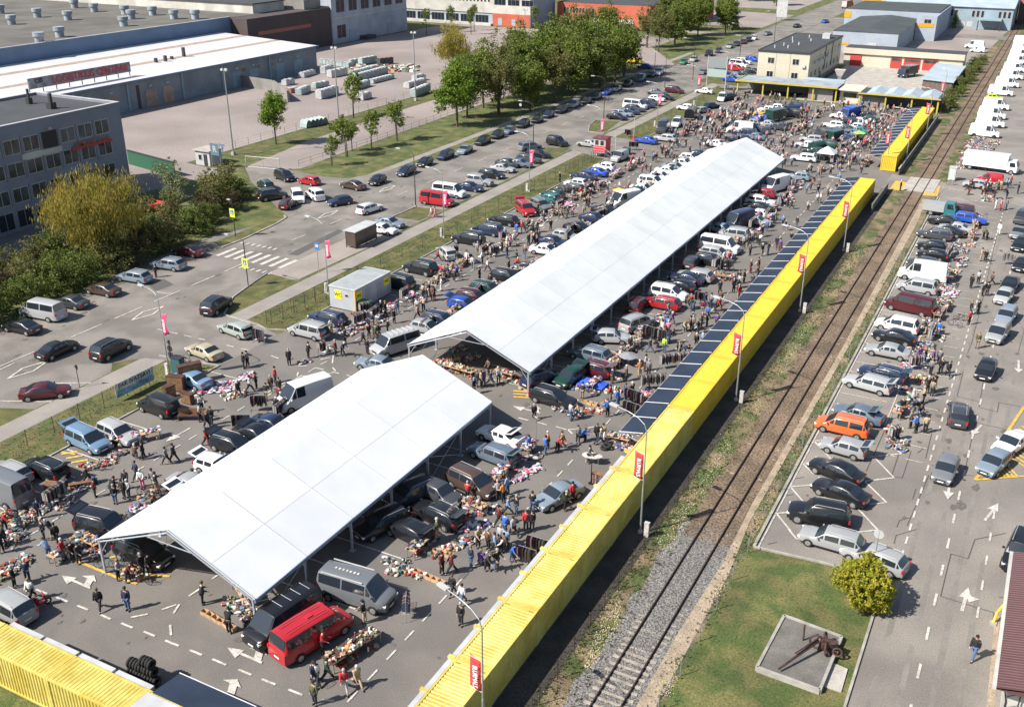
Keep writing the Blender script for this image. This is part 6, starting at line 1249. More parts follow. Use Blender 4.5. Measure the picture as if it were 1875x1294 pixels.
proto('young', 'young_tree', 6.6, 2.1, 1.7, 'leaf_mid', 2300, .30, 3, 5, .09, 2, 0, .6)
proto('wood', 'woodland_tree', 13, 4.4, .7, 'leaf_mid', 12000, .46, 4, 11, .22, 1, 0, 1.2)
proto('dark', 'woodland_tree', 13, 4.2, .6, 'leaf_dark', 11000, .46, 5, 11, .22, 2, 0, 1.2)
proto('olive', 'woodland_tree', 13, 4.0, .8, 'leaf_olive', 6500, .40, 6, 10, .20, 2, 0, 1.1)
proto('willow', 'willow_tree', 12.3, 7.0, 1.6, 'leaf_gold', 26000, .52, 7, 11, .35, 1, 1.9, 1.2)
proto('gold', 'willow_tree', 13, 6.2, 1.5, 'leaf_gold', 9000, .7, 8, 8, .3, 1, 1.6, 1.3)
proto('shrub', 'shrub', 4.2, 2.7, .0, 'leaf_olive', 3600, .24, 9, 6, .06, 4, 0, .6)
proto('dshrub', 'shrub', 3.6, 2.6, .0, 'leaf_dark', 3600, .24, 10, 6, .06, 4, 0, .6)
proto('bshrub', 'shrub', 3.4, 2.2, .0, 'leaf_brown', 2600, .22, 12, 6, .06, 4, 0, .6)
proto('bloss', 'blossom_tree', 6.0, 2.4, 1.4, 'leaf_blossom', 2600, .20, 13, 6, .09, 2, 0, .5)
proto('thin', 'thin_tree', 10, 1.7, 3.5, 'leaf_mid', 900, .36, 14, 4, .12, 1, 0, .8)
proto('round', 'round_bush', 3.7, 2.05, .1, 'leaf_bush', 40000, .20, 15, 20, .10, 3, 0, .26)
def plant(key, x, y, s, lab, cat='tree', grp=None, sz=None):
    c = copytree(TP[key]); c.location = (x, y, 0); c.scale = (s, s, sz or s); c.rotation_euler.z = rnd.random()*6.28; tag(c, lab, cat, grp); return c
plant('round', -4.55, 57.9, 1.0, 'round bright yellow green bush on the lawn corner by the silver estates', 'bush')
plant('willow', -102.5, 82.5, 1.0, 'big golden weeping willow in front of the grey office block')
plant('gold', -142.5, 236.6, 1.0, 'golden willow on the yard behind the big green tree')
plant('maple', -126.5, 145.4, 1.0, 'single bright green tree on the yard grass strip with a clear trunk'); plant('big', -105.0, 175.4, .98, 'big bright green tree at the lawn, left end of the roadside wood'); plant('young', -128.7, 173.3, 1.35, 'open crowned green tree behind the tall yard mast', sz=1.5)
for i, (x, y, s, k) in enumerate(((-107.2, 137.5, .85, 'young'), (-109.5, 143.5, 1.15, 'young'), (-109.3, 152.0, 1.1, 'young'), (-110.8, 147.8, .9, 'young'), (-108.6, 158.7, 1.2, 'young'))):
    plant(k, x, y, s, 'young leafy street tree on the lawn fence line, %s from the side street' % ordn(i+1), 'tree', 'young trees along the lawn fence')
i = 0
for (x, y, k, s) in ((-108, 184, 'dark', 1.0), (-103, 190, 'olive', 1.05), (-99.5, 197, 'wood', .9), (-110, 195, 'wood', 1.1), (-105, 204, 'dark', 1.15), (-112, 205, 'olive', 1.15), (-99, 209, 'olive', 1.0), (-106, 214, 'wood', 1.2), (-99, 220, 'wood', 1.1), (-113, 218, 'dark', 1.2), (-104, 226, 'dark', 1.15), (-98, 231, 'dark', 1.0), (-110, 230, 'wood', 1.25), (-97.5, 240, 'wood', 1.15), (-104, 239, 'dark', 1.2), (-112, 242, 'olive', 1.2), (-99, 250, 'dark', 1.05), (-107, 252, 'wood', 1.2), (-116, 254, 'dark', 1.2), (-103, 260, 'olive', 1.1)):
    i += 1; plant(k, x, y, s, '%s tree in the roadside wood left of the avenue, %s from its near end' % ({'dark': 'dark green', 'olive': 'bare brownish', 'wood': 'leafy green'}[k], ordn(i)), 'tree', 'trees of the roadside wood')
i = 0
for (x, y, k, s) in ((-107, 298, 'olive', 1.0), (-113, 304, 'olive', 1.05), (-108, 314, 'dark', 1.0), (-110, 326, 'wood', 1.1), (-117, 330, 'dark', 1.1), (-109, 340, 'wood', 1.1), (-102, 348, 'wood', .9), (-125, 300, 'dark', 1.0), (-118, 352, 'wood', 1.1), (-105, 360, 'wood', 1.0), (-140, 318, 'olive', .8)):
    i += 1; plant(k, x, y, s, '%s tree in the farther wood beyond the lawn, %s from its near end' % ({'dark': 'dark green', 'olive': 'bare brownish', 'wood': 'leafy green'}[k], ordn(i)), 'tree', 'trees of the farther wood')
for i, (x, y) in enumerate(((-189, 297), (-186, 308), (-181.5, 316), (-177, 306), (-160, 320))): plant('thin', x, y, 1.0, 'thin tree before the white banded factory, %s from the left' % ordn(i+1), 'tree', 'thin trees before the factory')
for i, (x, y) in enumerate(((-128, 470), (-112, 455), (-140, 480), (-100, 520), (-70, 458), (-64, 470), (-240, 420), (-215, 400), (-160, 440), (-88, 560), (-60, 540), (-260, 330), (-300, 330), (-280, 300))): plant('wood', x, y, 1.0, 'distant green tree near the top photo edge, %s of the scattered ones' % ordn(i+1), 'tree', 'scattered distant trees')
# shrubs left of the avenue
hg = random.Random(4); i = 0; y = 52
while y < 100:
    for x0 in (-97.6, -101.6, -106.5):
        if x0 < -106 and y < 64: continue
        i += 1; k = hg.choice(['shrub', 'shrub', 'dshrub', 'dshrub', 'bshrub']) if x0 > -106 else hg.choice(['shrub', 'dshrub'])
        x = x0+(y-60)*-.02+hg.uniform(-.5, .5)
        plant(k, x if y < 92 else x-1.5, y+hg.uniform(-.8, .8), hg.uniform(1.0, 1.3), '%s shrub in the overgrown hedge left of the avenue, %s of the hedge' % ({'shrub': 'olive green', 'dshrub': 'dark green', 'bshrub': 'brownish'}[k], ordn(i)), 'shrub', 'shrubs of the overgrown hedge')
    y += 4.1
plant('bloss', -105.5, 98.5, 1.0, 'white blossoming small tree behind the pedestrian sign', 'tree')
for i, (x, y, s, k) in enumerate(((-106.5, 107, 1.3, 'shrub'), (-109, 111, 1.4, 'shrub'), (-104.5, 104, 1.1, 'bshrub'), (-111, 115.5, 1.2, 'shrub'), (-107, 113, 1.0, 'dshrub'), (-103.5, 108.5, .9, 'bshrub'), (-113, 106, 1.2, 'bloss'), (-102, 102, .9, 'dshrub'), (-109.5, 103, 1.1, 'bloss'))): plant(k, x, y, s, 'bushy shrub at the side street corner, %s of the clump' % ordn(i+1), 'shrub', 'shrubs at the side street corner')
for i in range(17): plant('dshrub' if i % 3 else 'shrub', -20.0+.9*math.sin(i*1.7)+(.0 if i > 3 else -.4), 238.5+5.1*i, .72+.12*math.sin(i*2.3), 'green shrub in the hedge between railway and timber shed, %s from the hall' % ordn(i+1), 'shrub', 'shrubs along the far railway')
t = plant('dshrub', -35.5, 403.2, .5, 'dark columnar conifer in front of the blue grey workshop', 'tree', sz=1.5); plant('dshrub', -104, 366, .9, 'clipped round hedge bush by the far side lane', 'bush')
for x in list(TP.values()): killtree(x)
tag(empty('orange_skip', 'rusty orange skip showing through the golden willow', 'skip', (*G(292, 388)[:2], 0)), None); b = MB(); b.add([(-1.6, -.9, 1.4), (1.6, -.9, 1.4), (1.6, .9, 1.4), (-1.6, .9, 1.4), (-1.1, -.8, 0), (1.1, -.8, 0), (1.1, .8, 0), (-1.1, .8, 0)], [(0, 4, 5, 1), (1, 5, 6, 2), (2, 6, 7, 3), (3, 7, 4, 0), (4, 7, 6, 5)]); b.build('shell', 'flagred', bpy.data.objects['orange_skip']); MB().box(-1.4, 1.4, -.85, .85, 1.0, 1.1).build('load', 'wares', bpy.data.objects['orange_skip'])
# ------------------------------------------------------------ people
def skin_mesh(nm, verts, edges, radii, mats, lvl=1, loc=None):
    me = bpy.data.meshes.new('tmp'); me.from_pydata(verts, edges, []); ob = bpy.data.objects.new('tmp', me); COL.objects.link(ob)
    ob.modifiers.new('s', 'SKIN'); 
    for i, r in enumerate(radii):
        v = me.skin_vertices[0].data[i]; v.radius = r if isinstance(r, tuple) else (r, r); v.use_root = (i == 0)
    ob.modifiers[0].use_smooth_shade = True; m = ob.modifiers.new('u', 'SUBSURF'); m.levels = lvl; m.render_levels = lvl
    out = bpy.data.meshes.new_from_object(ob.evaluated_get(bpy.context.evaluated_depsgraph_get())); bpy.data.objects.remove(ob)
    out.name = nm; out.materials.clear()
    for x in mats: out.materials.append(M[x])
    return out
def figure(key, bend=0, lean=0, aL=(-5, 8), aR=(5, 8), lL=(3, 4), lR=(-3, 2), sit=0, coat=False, turn=0):
    bd = R(bend)
    def tp(x, y, z): return (x*math.cos(bd)+z*math.sin(bd), y, -x*math.sin(bd)+z*math.cos(bd))   # torso frame about the pelvis
    def leg(h, k, s):
        a = R(h); b_ = R(h-k); kn = (math.sin(a)*.43, s*.10, -math.cos(a)*.43); an = (kn[0]+math.sin(b_)*.42, s*.11, kn[2]-math.cos(b_)*.42); return kn, an
    kL, nL = leg(*lL, 1); kR, nR = leg(*lR, -1); low = min(nL[2], nR[2]); pz = .08-low
    def arm(a, s):
        sh = Vector(tp(0, s*.185, .47)); u = R(a[0]); f = R(a[0]+a[1]); el = sh+Vector((math.sin(u)*.28, s*.03, -math.cos(u)*.28)); wr = el+Vector((math.sin(f)*.25, -s*.01, -math.cos(f)*.25)); d = (wr-el).normalized(); return sh, el, wr, wr+d*.08
    V = []; E_ = []; Rr = []
    def add(p, r, par=None): V.append((p[0], p[1], p[2]+pz)); Rr.append(r); (E_.append((par, len(V)-1)) if par is not None else None); return len(V)-1
    pel = add((0, 0, 0), .10); sp_ = add(tp(0, 0, .22), (.11, .09), pel); chs = add(tp(0, 0, .44), (.12, .09), sp_); nk = add(tp(.01, 0, .545), .045, chs); hb = add(tp(.03, 0, .63), (.085, .095), nk); ht = add(tp(.035, 0, .77), (.08, .09), hb)
    arms = []
    for s, a in ((1, aL), (-1, aR)):
        sh, el, wr, hd = arm(a, s); arms.append((sh, el, wr, hd)); i = add(sh, .052, chs); i = add(el, .040, i); i = add(wr, .027, i); h_ = add(hd, (.036, .018), i)
        d = (hd-wr).normalized(); sd = Vector((0, 1, 0)).cross(d).normalized() if abs(d.y) < .9 else Vector((1, 0, 0))
        for q, l in ((-.9, .055), (-.3, .07), (.3, .072), (.9, .06)): e = hd+sd*.022*q+d*.02; k = add(e, .009, h_); add(e+d*l+Vector((.012, 0, 0)), .007, k)
        k = add(wr+d*.03+sd*.035, .010, i); add(wr+d*.075+sd*.05, .008, k)
    for s, kn, an in ((1, kL, nL), (-1, kR, nR)):
        i = add((0, s*.09, -.03), .085, pel); i = add(kn, .055, i); i = add(an, .038, i); add((an[0]+.14, an[1], an[2]-.04), .035, i)
    body = skin_mesh('body', V, E_, Rr, ['skin', 'black'], 1)
    # face: eyes, nose and ears merged on to the head
    b = MB(); hc = Vector(tp(.035, 0, .70)); hc.z += pz; fx = Vector((math.cos(bd), 0, -math.sin(bd))); uz = Vector((math.sin(bd), 0, math.cos(bd))); ly = Vector((0, 1, 0))
    for s in (-1, 1): b.blob(hc+fx*.075+ly*s*.03+uz*.01, (.022, .022, .018), 0, 1); b.blob(hc+ly*s*.08-uz*.01, (.03, .02, .04))
    b.blob(hc+fx*.09-uz*.03, (.035, .025, .04)); b.blob(hc+fx*.082-uz*.055, (.012, .04, .01), 0, 1)
    bm_ = bmesh.new(); bm_.from_mesh(body); o2 = b.mesh('f', ['skin', 'black']); bm_.from_mesh(o2); bm_.to_mesh(body); bm_.free()
    # jacket
    V = []; E_ = []; Rr = []; pel = add((0, 0, -.06), (.19, .15)); 
    if coat: add((0, 0, -.38), (.19, .16), pel)
    c1 = add(tp(0, 0, .20), (.185, .145), pel); c2 = add(tp(0, 0, .42), (.18, .14), c1); add(tp(.0, 0, .53), .07, c2)
    for sh, el, wr, hd in arms: i = add(sh, .09, c2); i = add(el, .07, i); add(wr, .052, i)
    top = skin_mesh('jacket', V, E_, Rr, ['cloth'])
    V = []; E_ = []; Rr = []; pel = add((0, 0, 0), (.15, .125))
    for s, kn, an in ((1, kL, nL), (-1, kR, nR)): i = add((0, s*.09, -.05), .115, pel); i = add(kn, .085, i); add((an[0], an[1], an[2]+.02), .066, i)
    tro = skin_mesh('trousers', V, E_, Rr, ['cloth'])
    b = MB(); hh = Vector(tp(.0, 0, .70)); hh.z += pz
    n = 9
    for k_, (h0, r0) in enumerate(((.0, .085), (.05, .10), (.09, .085), (.115, .045))): pass
    vs = []; fs = []
    for (h0, r0) in ((-.05, .098), (.03, .115), (.09, .098), (.13, .055)):
        for i in range(n): a = 2*math.pi*i/n; fr = 1 if math.cos(a) < .5 or h0 > .0 else .75; p = hh+fx*(math.cos(a)*r0*fr*1.05)+ly*math.sin(a)*r0*.92+uz*h0; vs.append(p)
    vs.append(hh+uz*.13)
    for r_ in range(3):
        for i in range(n): fs.append((r_*n+i, r_*n+(i+1) % n, (r_+1)*n+(i+1) % n, (r_+1)*n+i))
    for i in range(n): fs.append((3*n+i, 3*n+(i+1) % n, 4*n))
    b.add(vs, fs, 0, True); hair = b.mesh('hair', 'cloth')
    b = MB(); 
    for an in (nL, nR): b.blob((an[0]+.06, an[1], an[2]+pz-.08), (.27, .10, .10))
    shoes = b.mesh('shoes', 'shoe'); FIG[key] = (body, top, tro, hair, shoes)
FIG = {}
figure('standing'); figure('standing with hands forward', 6, 0, (12, 62), (8, 50)); figure('walking', 3, 0, (-16, 12), (18, 14), (28, 4), (-24, 14)); figure('striding', 5, 0, (-24, 18), (24, 18), (34, 6), (-30, 22))
figure('bending over', 62, 0, (25, 15), (15, 20), (14, 12), (-2, 4)); figure('stooping', 32, 0, (40, 30), (30, 30), (8, 6), (-6, 4)); figure('crouching', 28, 0, (55, 35), (45, 40), (95, 118), (80, 112)); figure('standing in a long coat', 0, 0, (-4, 10), (6, 10), (4, 3), (-4, 2), coat=True); figure('standing with one arm out', 3, 0, (38, 30), (4, 12)); figure('turned in talk', 2, 0, (10, 60), (-8, 40), (6, 4), (-5, 2))
PK = list(FIG)
CC = {'black': (.014, .014, .016), 'dark': (.03, .03, .036), 'navy': (.022, .032, .065), 'grey': (.17, .17, .18), 'light grey': (.36, .36, .37), 'white': (.66, .65, .63), 'red': (.42, .025, .03), 'dark red': (.13, .015, .02), 'blue': (.03, .13, .48), 'light blue': (.20, .32, .50), 'brown': (.12, .07, .045), 'beige': (.40, .30, .20), 'green': (.05, .11, .06), 'pink': (.60, .20, .28), 'purple': (.14, .06, .22), 'yellow green': (.42, .60, .05), 'orange': (.55, .20, .05), 'olive': (.10, .10, .05), 'jeans blue': (.06, .11, .21), 'khaki': (.25, .21, .14)}
HC = [(.03, .02, .015), (.015, .012, .01), (.10, .06, .03), (.30, .28, .26), (.22, .15, .07), (.02, .02, .025), (.45, .44, .42)]
PEOPLE = {}
def person(x, y, h, pose, top, tro, where, group=None, sc=None):
    pz_ = {'standing with hands forward': 'reaching forward', 'standing in a long coat': 'in a long coat', 'standing with one arm out': 'one arm out'}.get(pose, pose); tr2 = 'jeans' if 'jeans' in tro else tro+' trousers'
    lab = 'person, %s top, %s, %s %s' % (top, tr2, pz_, where)
    if len(lab.split()) > 16: lab = 'person, %s top, %s %s' % (top, pz_, where)
    n = PEOPLE.get(lab, 0); PEOPLE[lab] = n+1
    t = empty('person', lab, 'person', (x, y, .012), R(h), group or 'shoppers and stallholders at the market')
    s = sc or rnd.uniform(.98, 1.09); t.scale = (s, s, s)
    for me, nm in zip(FIG[pose], ('body', 'jacket', 'trousers', 'hair', 'shoes')):
        o = bpy.data.objects.new(nm, me); COL.objects.link(o); o.parent = t
        if nm == 'jacket': o.color = (*CC[top], 1)
        elif nm == 'trousers': o.color = (*CC[tro], 1)
        elif nm == 'hair': o.color = (*rnd.choice(HC), 1)
    return t
PO = {'s': 'standing', 'f': 'standing with hands forward', 'w': 'walking', 'r': 'striding', 'b': 'bending over', 't': 'stooping', 'c': 'crouching', 'L': 'standing in a long coat', 'o': 'standing with one arm out', 'k': 'turned in talk'}
CN = {'k': 'black', 'd': 'dark', 'n': 'navy', 'g': 'grey', 'G': 'light grey', 'w': 'white', 'r': 'red', 'R': 'dark red', 'b': 'blue', 'l': 'light blue', 't': 'brown', 'e': 'beige', 'v': 'green', 'p': 'pink', 'u': 'purple', 'y': 'yellow green', 'o': 'orange', 'O': 'olive', 'j': 'jeans blue', 'K': 'khaki'}
def folk(L):
    for code, u, v, h, where in L:
        p = G(u, v); person(p.x, p.y, h, PO[code[0]], CN[code[1]], CN[code[2]], where)
folk([('wkd', 184, 1116, -60, 'on the open asphalt, left of a pair'), ('snj', 235, 1117, -70, 'on the open asphalt, right of a pair'), ('wkk', 105, 994, -50, 'with a pink waist band crossing the lane'), ('srg', 118, 1024, 20, 'at the yellow kerb by the tent goods'), ('fdd', 146, 1032, 10, 'beside the tent goods table'), ('fkk', 134, 1028, 0, 'behind the tent goods table'), ('fGk', 218, 1062, 30, 'by the bicycles under the tent'), ('tRd', 236, 1066, 20, 'leaning at the bicycles'), ('skd', 262, 1052, 0, 'in the tent shade'), ('kdk', 275, 1050, 0, 'deep in the tent shade'),
 ('skk', 28, 1075, 40, 'at the bric a brac by the left edge'), ('fnn', 52, 1064, 150, 'facing the left edge bric a brac'), ('kkk', 4, 1012, 10, 'at the left photo edge'), ('bdg', 38, 968, 170, 'bent over the bottom left goods'), ('trd', 10, 972, 20, 'with a red top by the left goods'), ('wwk', 60, 1098, -80, 'with a motor scooter near the silver car'), ('rkk', 162, 886, -140, 'striding past the wooden bench'),
 ('skj', 212, 922, -60, 'holding a blue bag in the lane'), ('fdd', 233, 895, -60, 'in the group above the pink clothes'), ('fkk', 228, 912, -90, 'left in the group of buyers'), ('kGd', 237, 912, -80, 'mid group at the ground clothes'), ('wnd', 252, 878, -110, 'holding a green bag'), ('fwp', 262, 895, -60, 'beside the pink bicycles'), ('fgG', 283, 893, -80, 'at the pink bicycles'), ('wgd', 306, 850, 200, 'pushing a pram'), ('wdd', 320, 846, 190, 'beside the pram pusher'),
 ('wrk', 380, 816, 10, 'alone at the open black car'), ('skn', 388, 778, 100, 'by the brown bench'), ('kGk', 367, 772, 40, 'carrying pale goods by the furniture'), ('skk', 447, 675, 60, 'left of a talking pair at the entrance'), ('kgk', 454, 672, 200, 'right of a talking pair at the entrance'), ('wwk', 458, 718, 30, 'beside the clothes heap'), ('fdk', 470, 712, 220, 'behind the clothes heap'), ('wtd', 497, 716, -60, 'walking from the clothes heap'),
 ('sdk', 512, 722, -60, 'in front of a dark red figure'), ('sRk', 513, 738, -90, 'with a dark red top in the lane'), ('ddk', 0, 0, 0, '') if 0 else ('skk', 508, 760, -40, 'near the white van'), ('Lkk', 530, 669, 130, 'crossing the star markings'), ('fkk', 565, 656, 80, 'at the blue toys on the ground'), ('sRd', 615, 652, 30, 'with a dark red rucksack'), ('tnk', 628, 652, -20, 'stooping over a blue dish'), ('kdk', 632, 630, 20, 'tall figure behind the toy stall'), ('wnd', 665, 630, 40, 'crossing the market dashes'), ('fwe', 607, 610, 180, 'behind the open boot'), ('wwk', 690, 615, 200, 'in a pale shirt on the lane'), ('skd', 673, 648, 90, 'at the end of the brown clothes rack'),
 ('skk', 698, 577, 0, 'left of two figures by the toilet cabin'), ('skk', 706, 579, 0, 'right of two figures by the toilet cabin'), ('kgj', 728, 572, -30, 'talking with the green bag holder'), ('Lkk', 722, 592, 0, 'next to a green bag'), ('wGg', 765, 573, -90, 'on the lane before the rack'), ('fpk', 757, 557, 60, 'by the pink goods'), ('sek', 775, 545, 90, 'at the dark stall'), ('kww', 808, 533, 30, 'in white at the black off-roader'), ('kkd', 795, 550, 0, 'by the stall beside the toilet cabin'), ('wbd', 837, 508, -40, 'alone on the lane dashes'), ('wwg', 866, 492, -60, 'before the pink stall'), ('wwd', 893, 497, 200, 'white top crossing dashes'), ('rrd', 802, 478, 10, 'at the silver estate'), ('kww', 928, 452, 30, 'in white on the far lane'), ('stk', 919, 462, 0, 'at the lane dashes'), ('wwg', 941, 448, 160, 'beside the far lane folk'), ('sdk', 946, 482, 30, 'on the far lane'), ('okk', 985, 392, 20, 'near the arrow')])
folk([('sOd', 874, 1016, -80, 'first of four walkers on the container lane') if 0 else ('stk', 894, 1006, -100, 'in brown top leading the container lane walkers'), ('sGd', 917, 1000, -90, 'in pale top among the container lane walkers'), ('wlj', 927, 1004, -100, 'in blue jeans among the container lane walkers'), ('wGd', 940, 982, 160, 'in pale top behind the lane walkers'), ('tbj', 938, 1028, -20, 'leaning at the container clothes rack'), ('wkk', 829, 1088, -100, 'coming along the container lane'), ('wwj', 847, 1106, -110, 'in dark vest and jeans on the lane'), ('skd', 844, 1145, -90, 'at the container with a white bag'), ('wRk', 914, 962, -140, 'with a red rucksack'), ('fGd', 912, 915, 150, 'at the black off-roader nose'), ('fok', 922, 920, 170, 'with brown top at the off-roader'), ('klj', 929, 905, 180, 'in blue at the off-roader'), ('frk', 856, 916, 100, 'in bright red between two cars'), ('kOe', 800, 988, 30, 'beside the open black hatchback'),
 ('wwn', 580, 1252, -60, 'striped top at the ware table'), ('wnk', 578, 1253, 150, 'walking left of the ware table'), ('wvk', 600, 1246, 30, 'in green at the ware table'), ('rrG', 632, 1264, -50, 'with a dark red shirt walking below the ware table'), ('ree', 655, 1257, -30, 'in beige walking below the ware table'), ('sOd', 577, 1290, -90, 'with a rucksack at the bottom edge'), ('frd', 592, 1195, 30, 'behind the ware table'), ('fke', 668, 1140, 200, 'at the far end of the ware table'), ('tkk', 420, 1158, 120, 'stooping over the shoe boxes'), ('fdk', 372, 1106, 60, 'at the pottery boxes'),
 ('sGj', 1045, 770, 60, 'in grey top and dark jeans by the clothes pile'), ('rej', 1058, 767, 200, 'in beige beside the clothes pile'), ('wkk', 978, 768, -60, 'crossing the turning arrow'), ('wgj', 896, 708, 0, 'in grey near the tent goods') if 0 else ('sek', 881, 710, 30, 'at the red and white table'), ('ftk', 895, 686, -100, 'brown top at the far tent mouth'), ('wbj', 992, 825, -90, 'with a blue rucksack by the white coupe') if 0 else ('sbj', 999, 832, 30, 'with a blue bag by the coupe goods'), ('fok', 1004, 822, 210, 'in orange by the coupe goods'), ('wtK', 1028, 822, 60, 'in brown jacket on the junction'), ('cbk', 1064, 808, 30, 'crouching with a blue carrier'), ('sgd', 1058, 812, -60, 'on the junction beside the croucher'), ('wkk', 1093, 808, -80, 'in dark suit walking with a woman'), ('wew', 1104, 806, -80, 'in beige walking with a dark suited man'),
 ('fbk', 1112, 763, 150, 'in bright blue jacket'), ('fbj', 1131, 745, 170, 'in blue with jeans by the rack'), ('frg', 1118, 735, 190, 'in bright red jacket by the pile'), ('stk', 1146, 698, 200, 'in dark brown by the tables'), ('foe', 1171, 690, 150, 'in orange beside a pink child'), ('sgd', 1187, 690, -80, 'in grey on the lane'), ('crd', 1074, 0, 0, '') if 0 else ('srk', 1048, 920, 150, 'in red at the silver saloon door'), ('fkk', 1035, 935, 20, 'at the silver saloon side'), ('srk', 963, 972, -60, 'in red waistcoat near the racks'), ('skk', 974, 972, -60, 'in black near the racks'), ('wpk', 1093, 870, 0, '') if 0 else ('fgd', 1078, 848, 0, 'by the white oval table'), ('syj', 1216, 645, -90, 'in bright yellow green shirt'), ('kkk', 1284, 600, 30, 'left of two talkers on the lane'), ('kkd', 1294, 598, 200, 'right of two talkers on the lane'), ('sgd', 1268, 606, 60, 'alone on the lane beside the dashes'), ('wtj', 1319, 556, -90, 'facing the camera on the lane'), ('kgn', 1301, 563, 60, 'by the clothes rack on the lane'), ('sgd', 1309, 570, 60, 'beside a red bag'), ('rrk', 1316, 570, -30, 'with a small red top'), ('snj', 1352, 520, -60, 'tall on the lane under awnings'), ('skk', 1362, 518, 0, 'behind the tall lane walker'), ('sRR', 1374, 500, 0, 'in dark red by the awnings'), ('sRk', 1388, 497, 0, 'in red by the awnings'), ('wnk', 1352, 545, 90, 'in navy before the awnings')])
folk([('wkj', 1781, 1205, -110, 'alone on the right road') , ('fbk', 1676, 793, 160, 'in bright blue at the right lot stall'), ('sek', 1693, 793, 100, 'in brown standing beside the blue jacket'), ('fgd', 1666, 784, 170, 'in grey at the right lot stall'), ('skk', 1708, 716, 130, 'above the right lot goods'), ('sKd', 1705, 726, 80, 'in khaki beside the goods table'), ('wdk', 1734, 690, -70, 'in dark clothes walking on the dashes'), ('sgk', 1703, 687, 60, 'at the red rack in the right lot'), ('wGk', 1668, 745, 20, 'at the tables by the off-roader'), ('fek', 1690, 738, 200, 'beside the goods tables'), ('sOK', 1788, 638, -80, 'in olive alone right of the lot dashes'), ('tde', 1695, 612, 180, 'with a brown dog by the white people carrier'), ('kbw', 1716, 615, 60, 'in blue and white with a child'), ('srk', 1773, 595, 150, 'in red at the bicycle stall'), ('skk', 1776, 576, 200, 'in black left of a pair at the bicycle stall'), ('skd', 1789, 576, 150, 'in black right of a pair at the bicycle stall'), ('skk', 1777, 528, 60, 'at the white table stall'), ('fkk', 1798, 542, 0, 'left in the group past the white table'), ('kkd', 1806, 542, 90, 'right in the group past the white table'), ('sGk', 1790, 520, 90, 'behind the white table group'), ('wtk', 1815, 522, 200, 'in brown behind the group'), ('see', 1795, 478, 0, 'in beige by the toys'), ('skk', 1803, 480, -80, 'in black by the toys'), ('tKk', 1800, 438, 180, 'stooping in khaki'), ('tOk', 1806, 440, 180, 'beside the stooper'), ('ser', 1780, 432, 0, 'in red at the blue estate') , ('kww', 1828, 430, -90, 'in white at the upper right lot'), ('sww', 1822, 384, 0, 'in white left of a small group'), ('spr', 1831, 386, 0, 'in pink amid the small group'), ('sgg', 1842, 384, 0, 'in grey right of the small group'), ('skk', 1648, 350, 0, 'alone on the yellow crossing surface'), ('wwp', 790, 398, 200, 'in white on the avenue pavement'), ('wpp', 797, 399, 200, 'in pink on the avenue pavement'), ('skk', 286, 508, -90, 'beside the light blue parked car'), ('skk', 1025, 334, 0, 'on the grass behind the parked cars'), ('sbk', 1800, 352, 0, 'at the red van stall'), ('skk', 1863, 355, 0, 'at the right edge by the lorry'), ('fww', 1810, 345, 0, 'in white by the lorry stall'), ('srd', 1850, 340, 0, 'in red at the lorry stall')])
def crowd(n, x0, x1, y0, y1, where, seed, tops='kkkkdddnngGwrRbltevpu', tros='kkkdddjjjngKt'):
    rg = random.Random(seed); k = 0; tr_ = 0
    while k < n and tr_ < n*30:
        tr_ += 1; x = rg.uniform(x0, x1); y = rg.uniform(y0, y1)
        if any(abs(x-c[0]) < 2.4 and abs(y-c[1]) < 1.15 for c in CARS) or any(math.hypot(x-c[0], y-c[1]) < .55 for c in CR): continue
        CR.append((x, y)); k += 1; m = rg.choice((1, 1, 2))
        nc = min(CARS, key=lambda c: math.hypot(x-c[0], y-c[1]))[2]
        for j in range(m):
            person(x+.55*j, y+.35*j, rg.uniform(0, 360), PO[rg.choice('sssffwwrbtcLok')], CN[rg.choice(tops)], CN[rg.choice(tros)], 'near %s %s' % (nc, where), 'crowd of people '+where)
CR = []
crowd(38, -62.5, -54.5, 78, 125, 'left of tent', 1)
crowd(36, -33.5, -25.8, 76, 115, 'right of tent', 3); crowd(12, -34.0, -25.8, 115, 130, 'by tent far right', 4)
crowd(6, -46, -40, 70, 76, 'between the tents', 5); crowd(14, -62, -55, 32, 66, 'left of near tent', 9); crowd(12, -34, -27, 46, 70, 'right of near tent', 10); crowd(6, -8, -3.5, 86, 100, 'in the right lot', 6); crowd(9, -9, -2, 168, 178, 'by the lorry', 7)
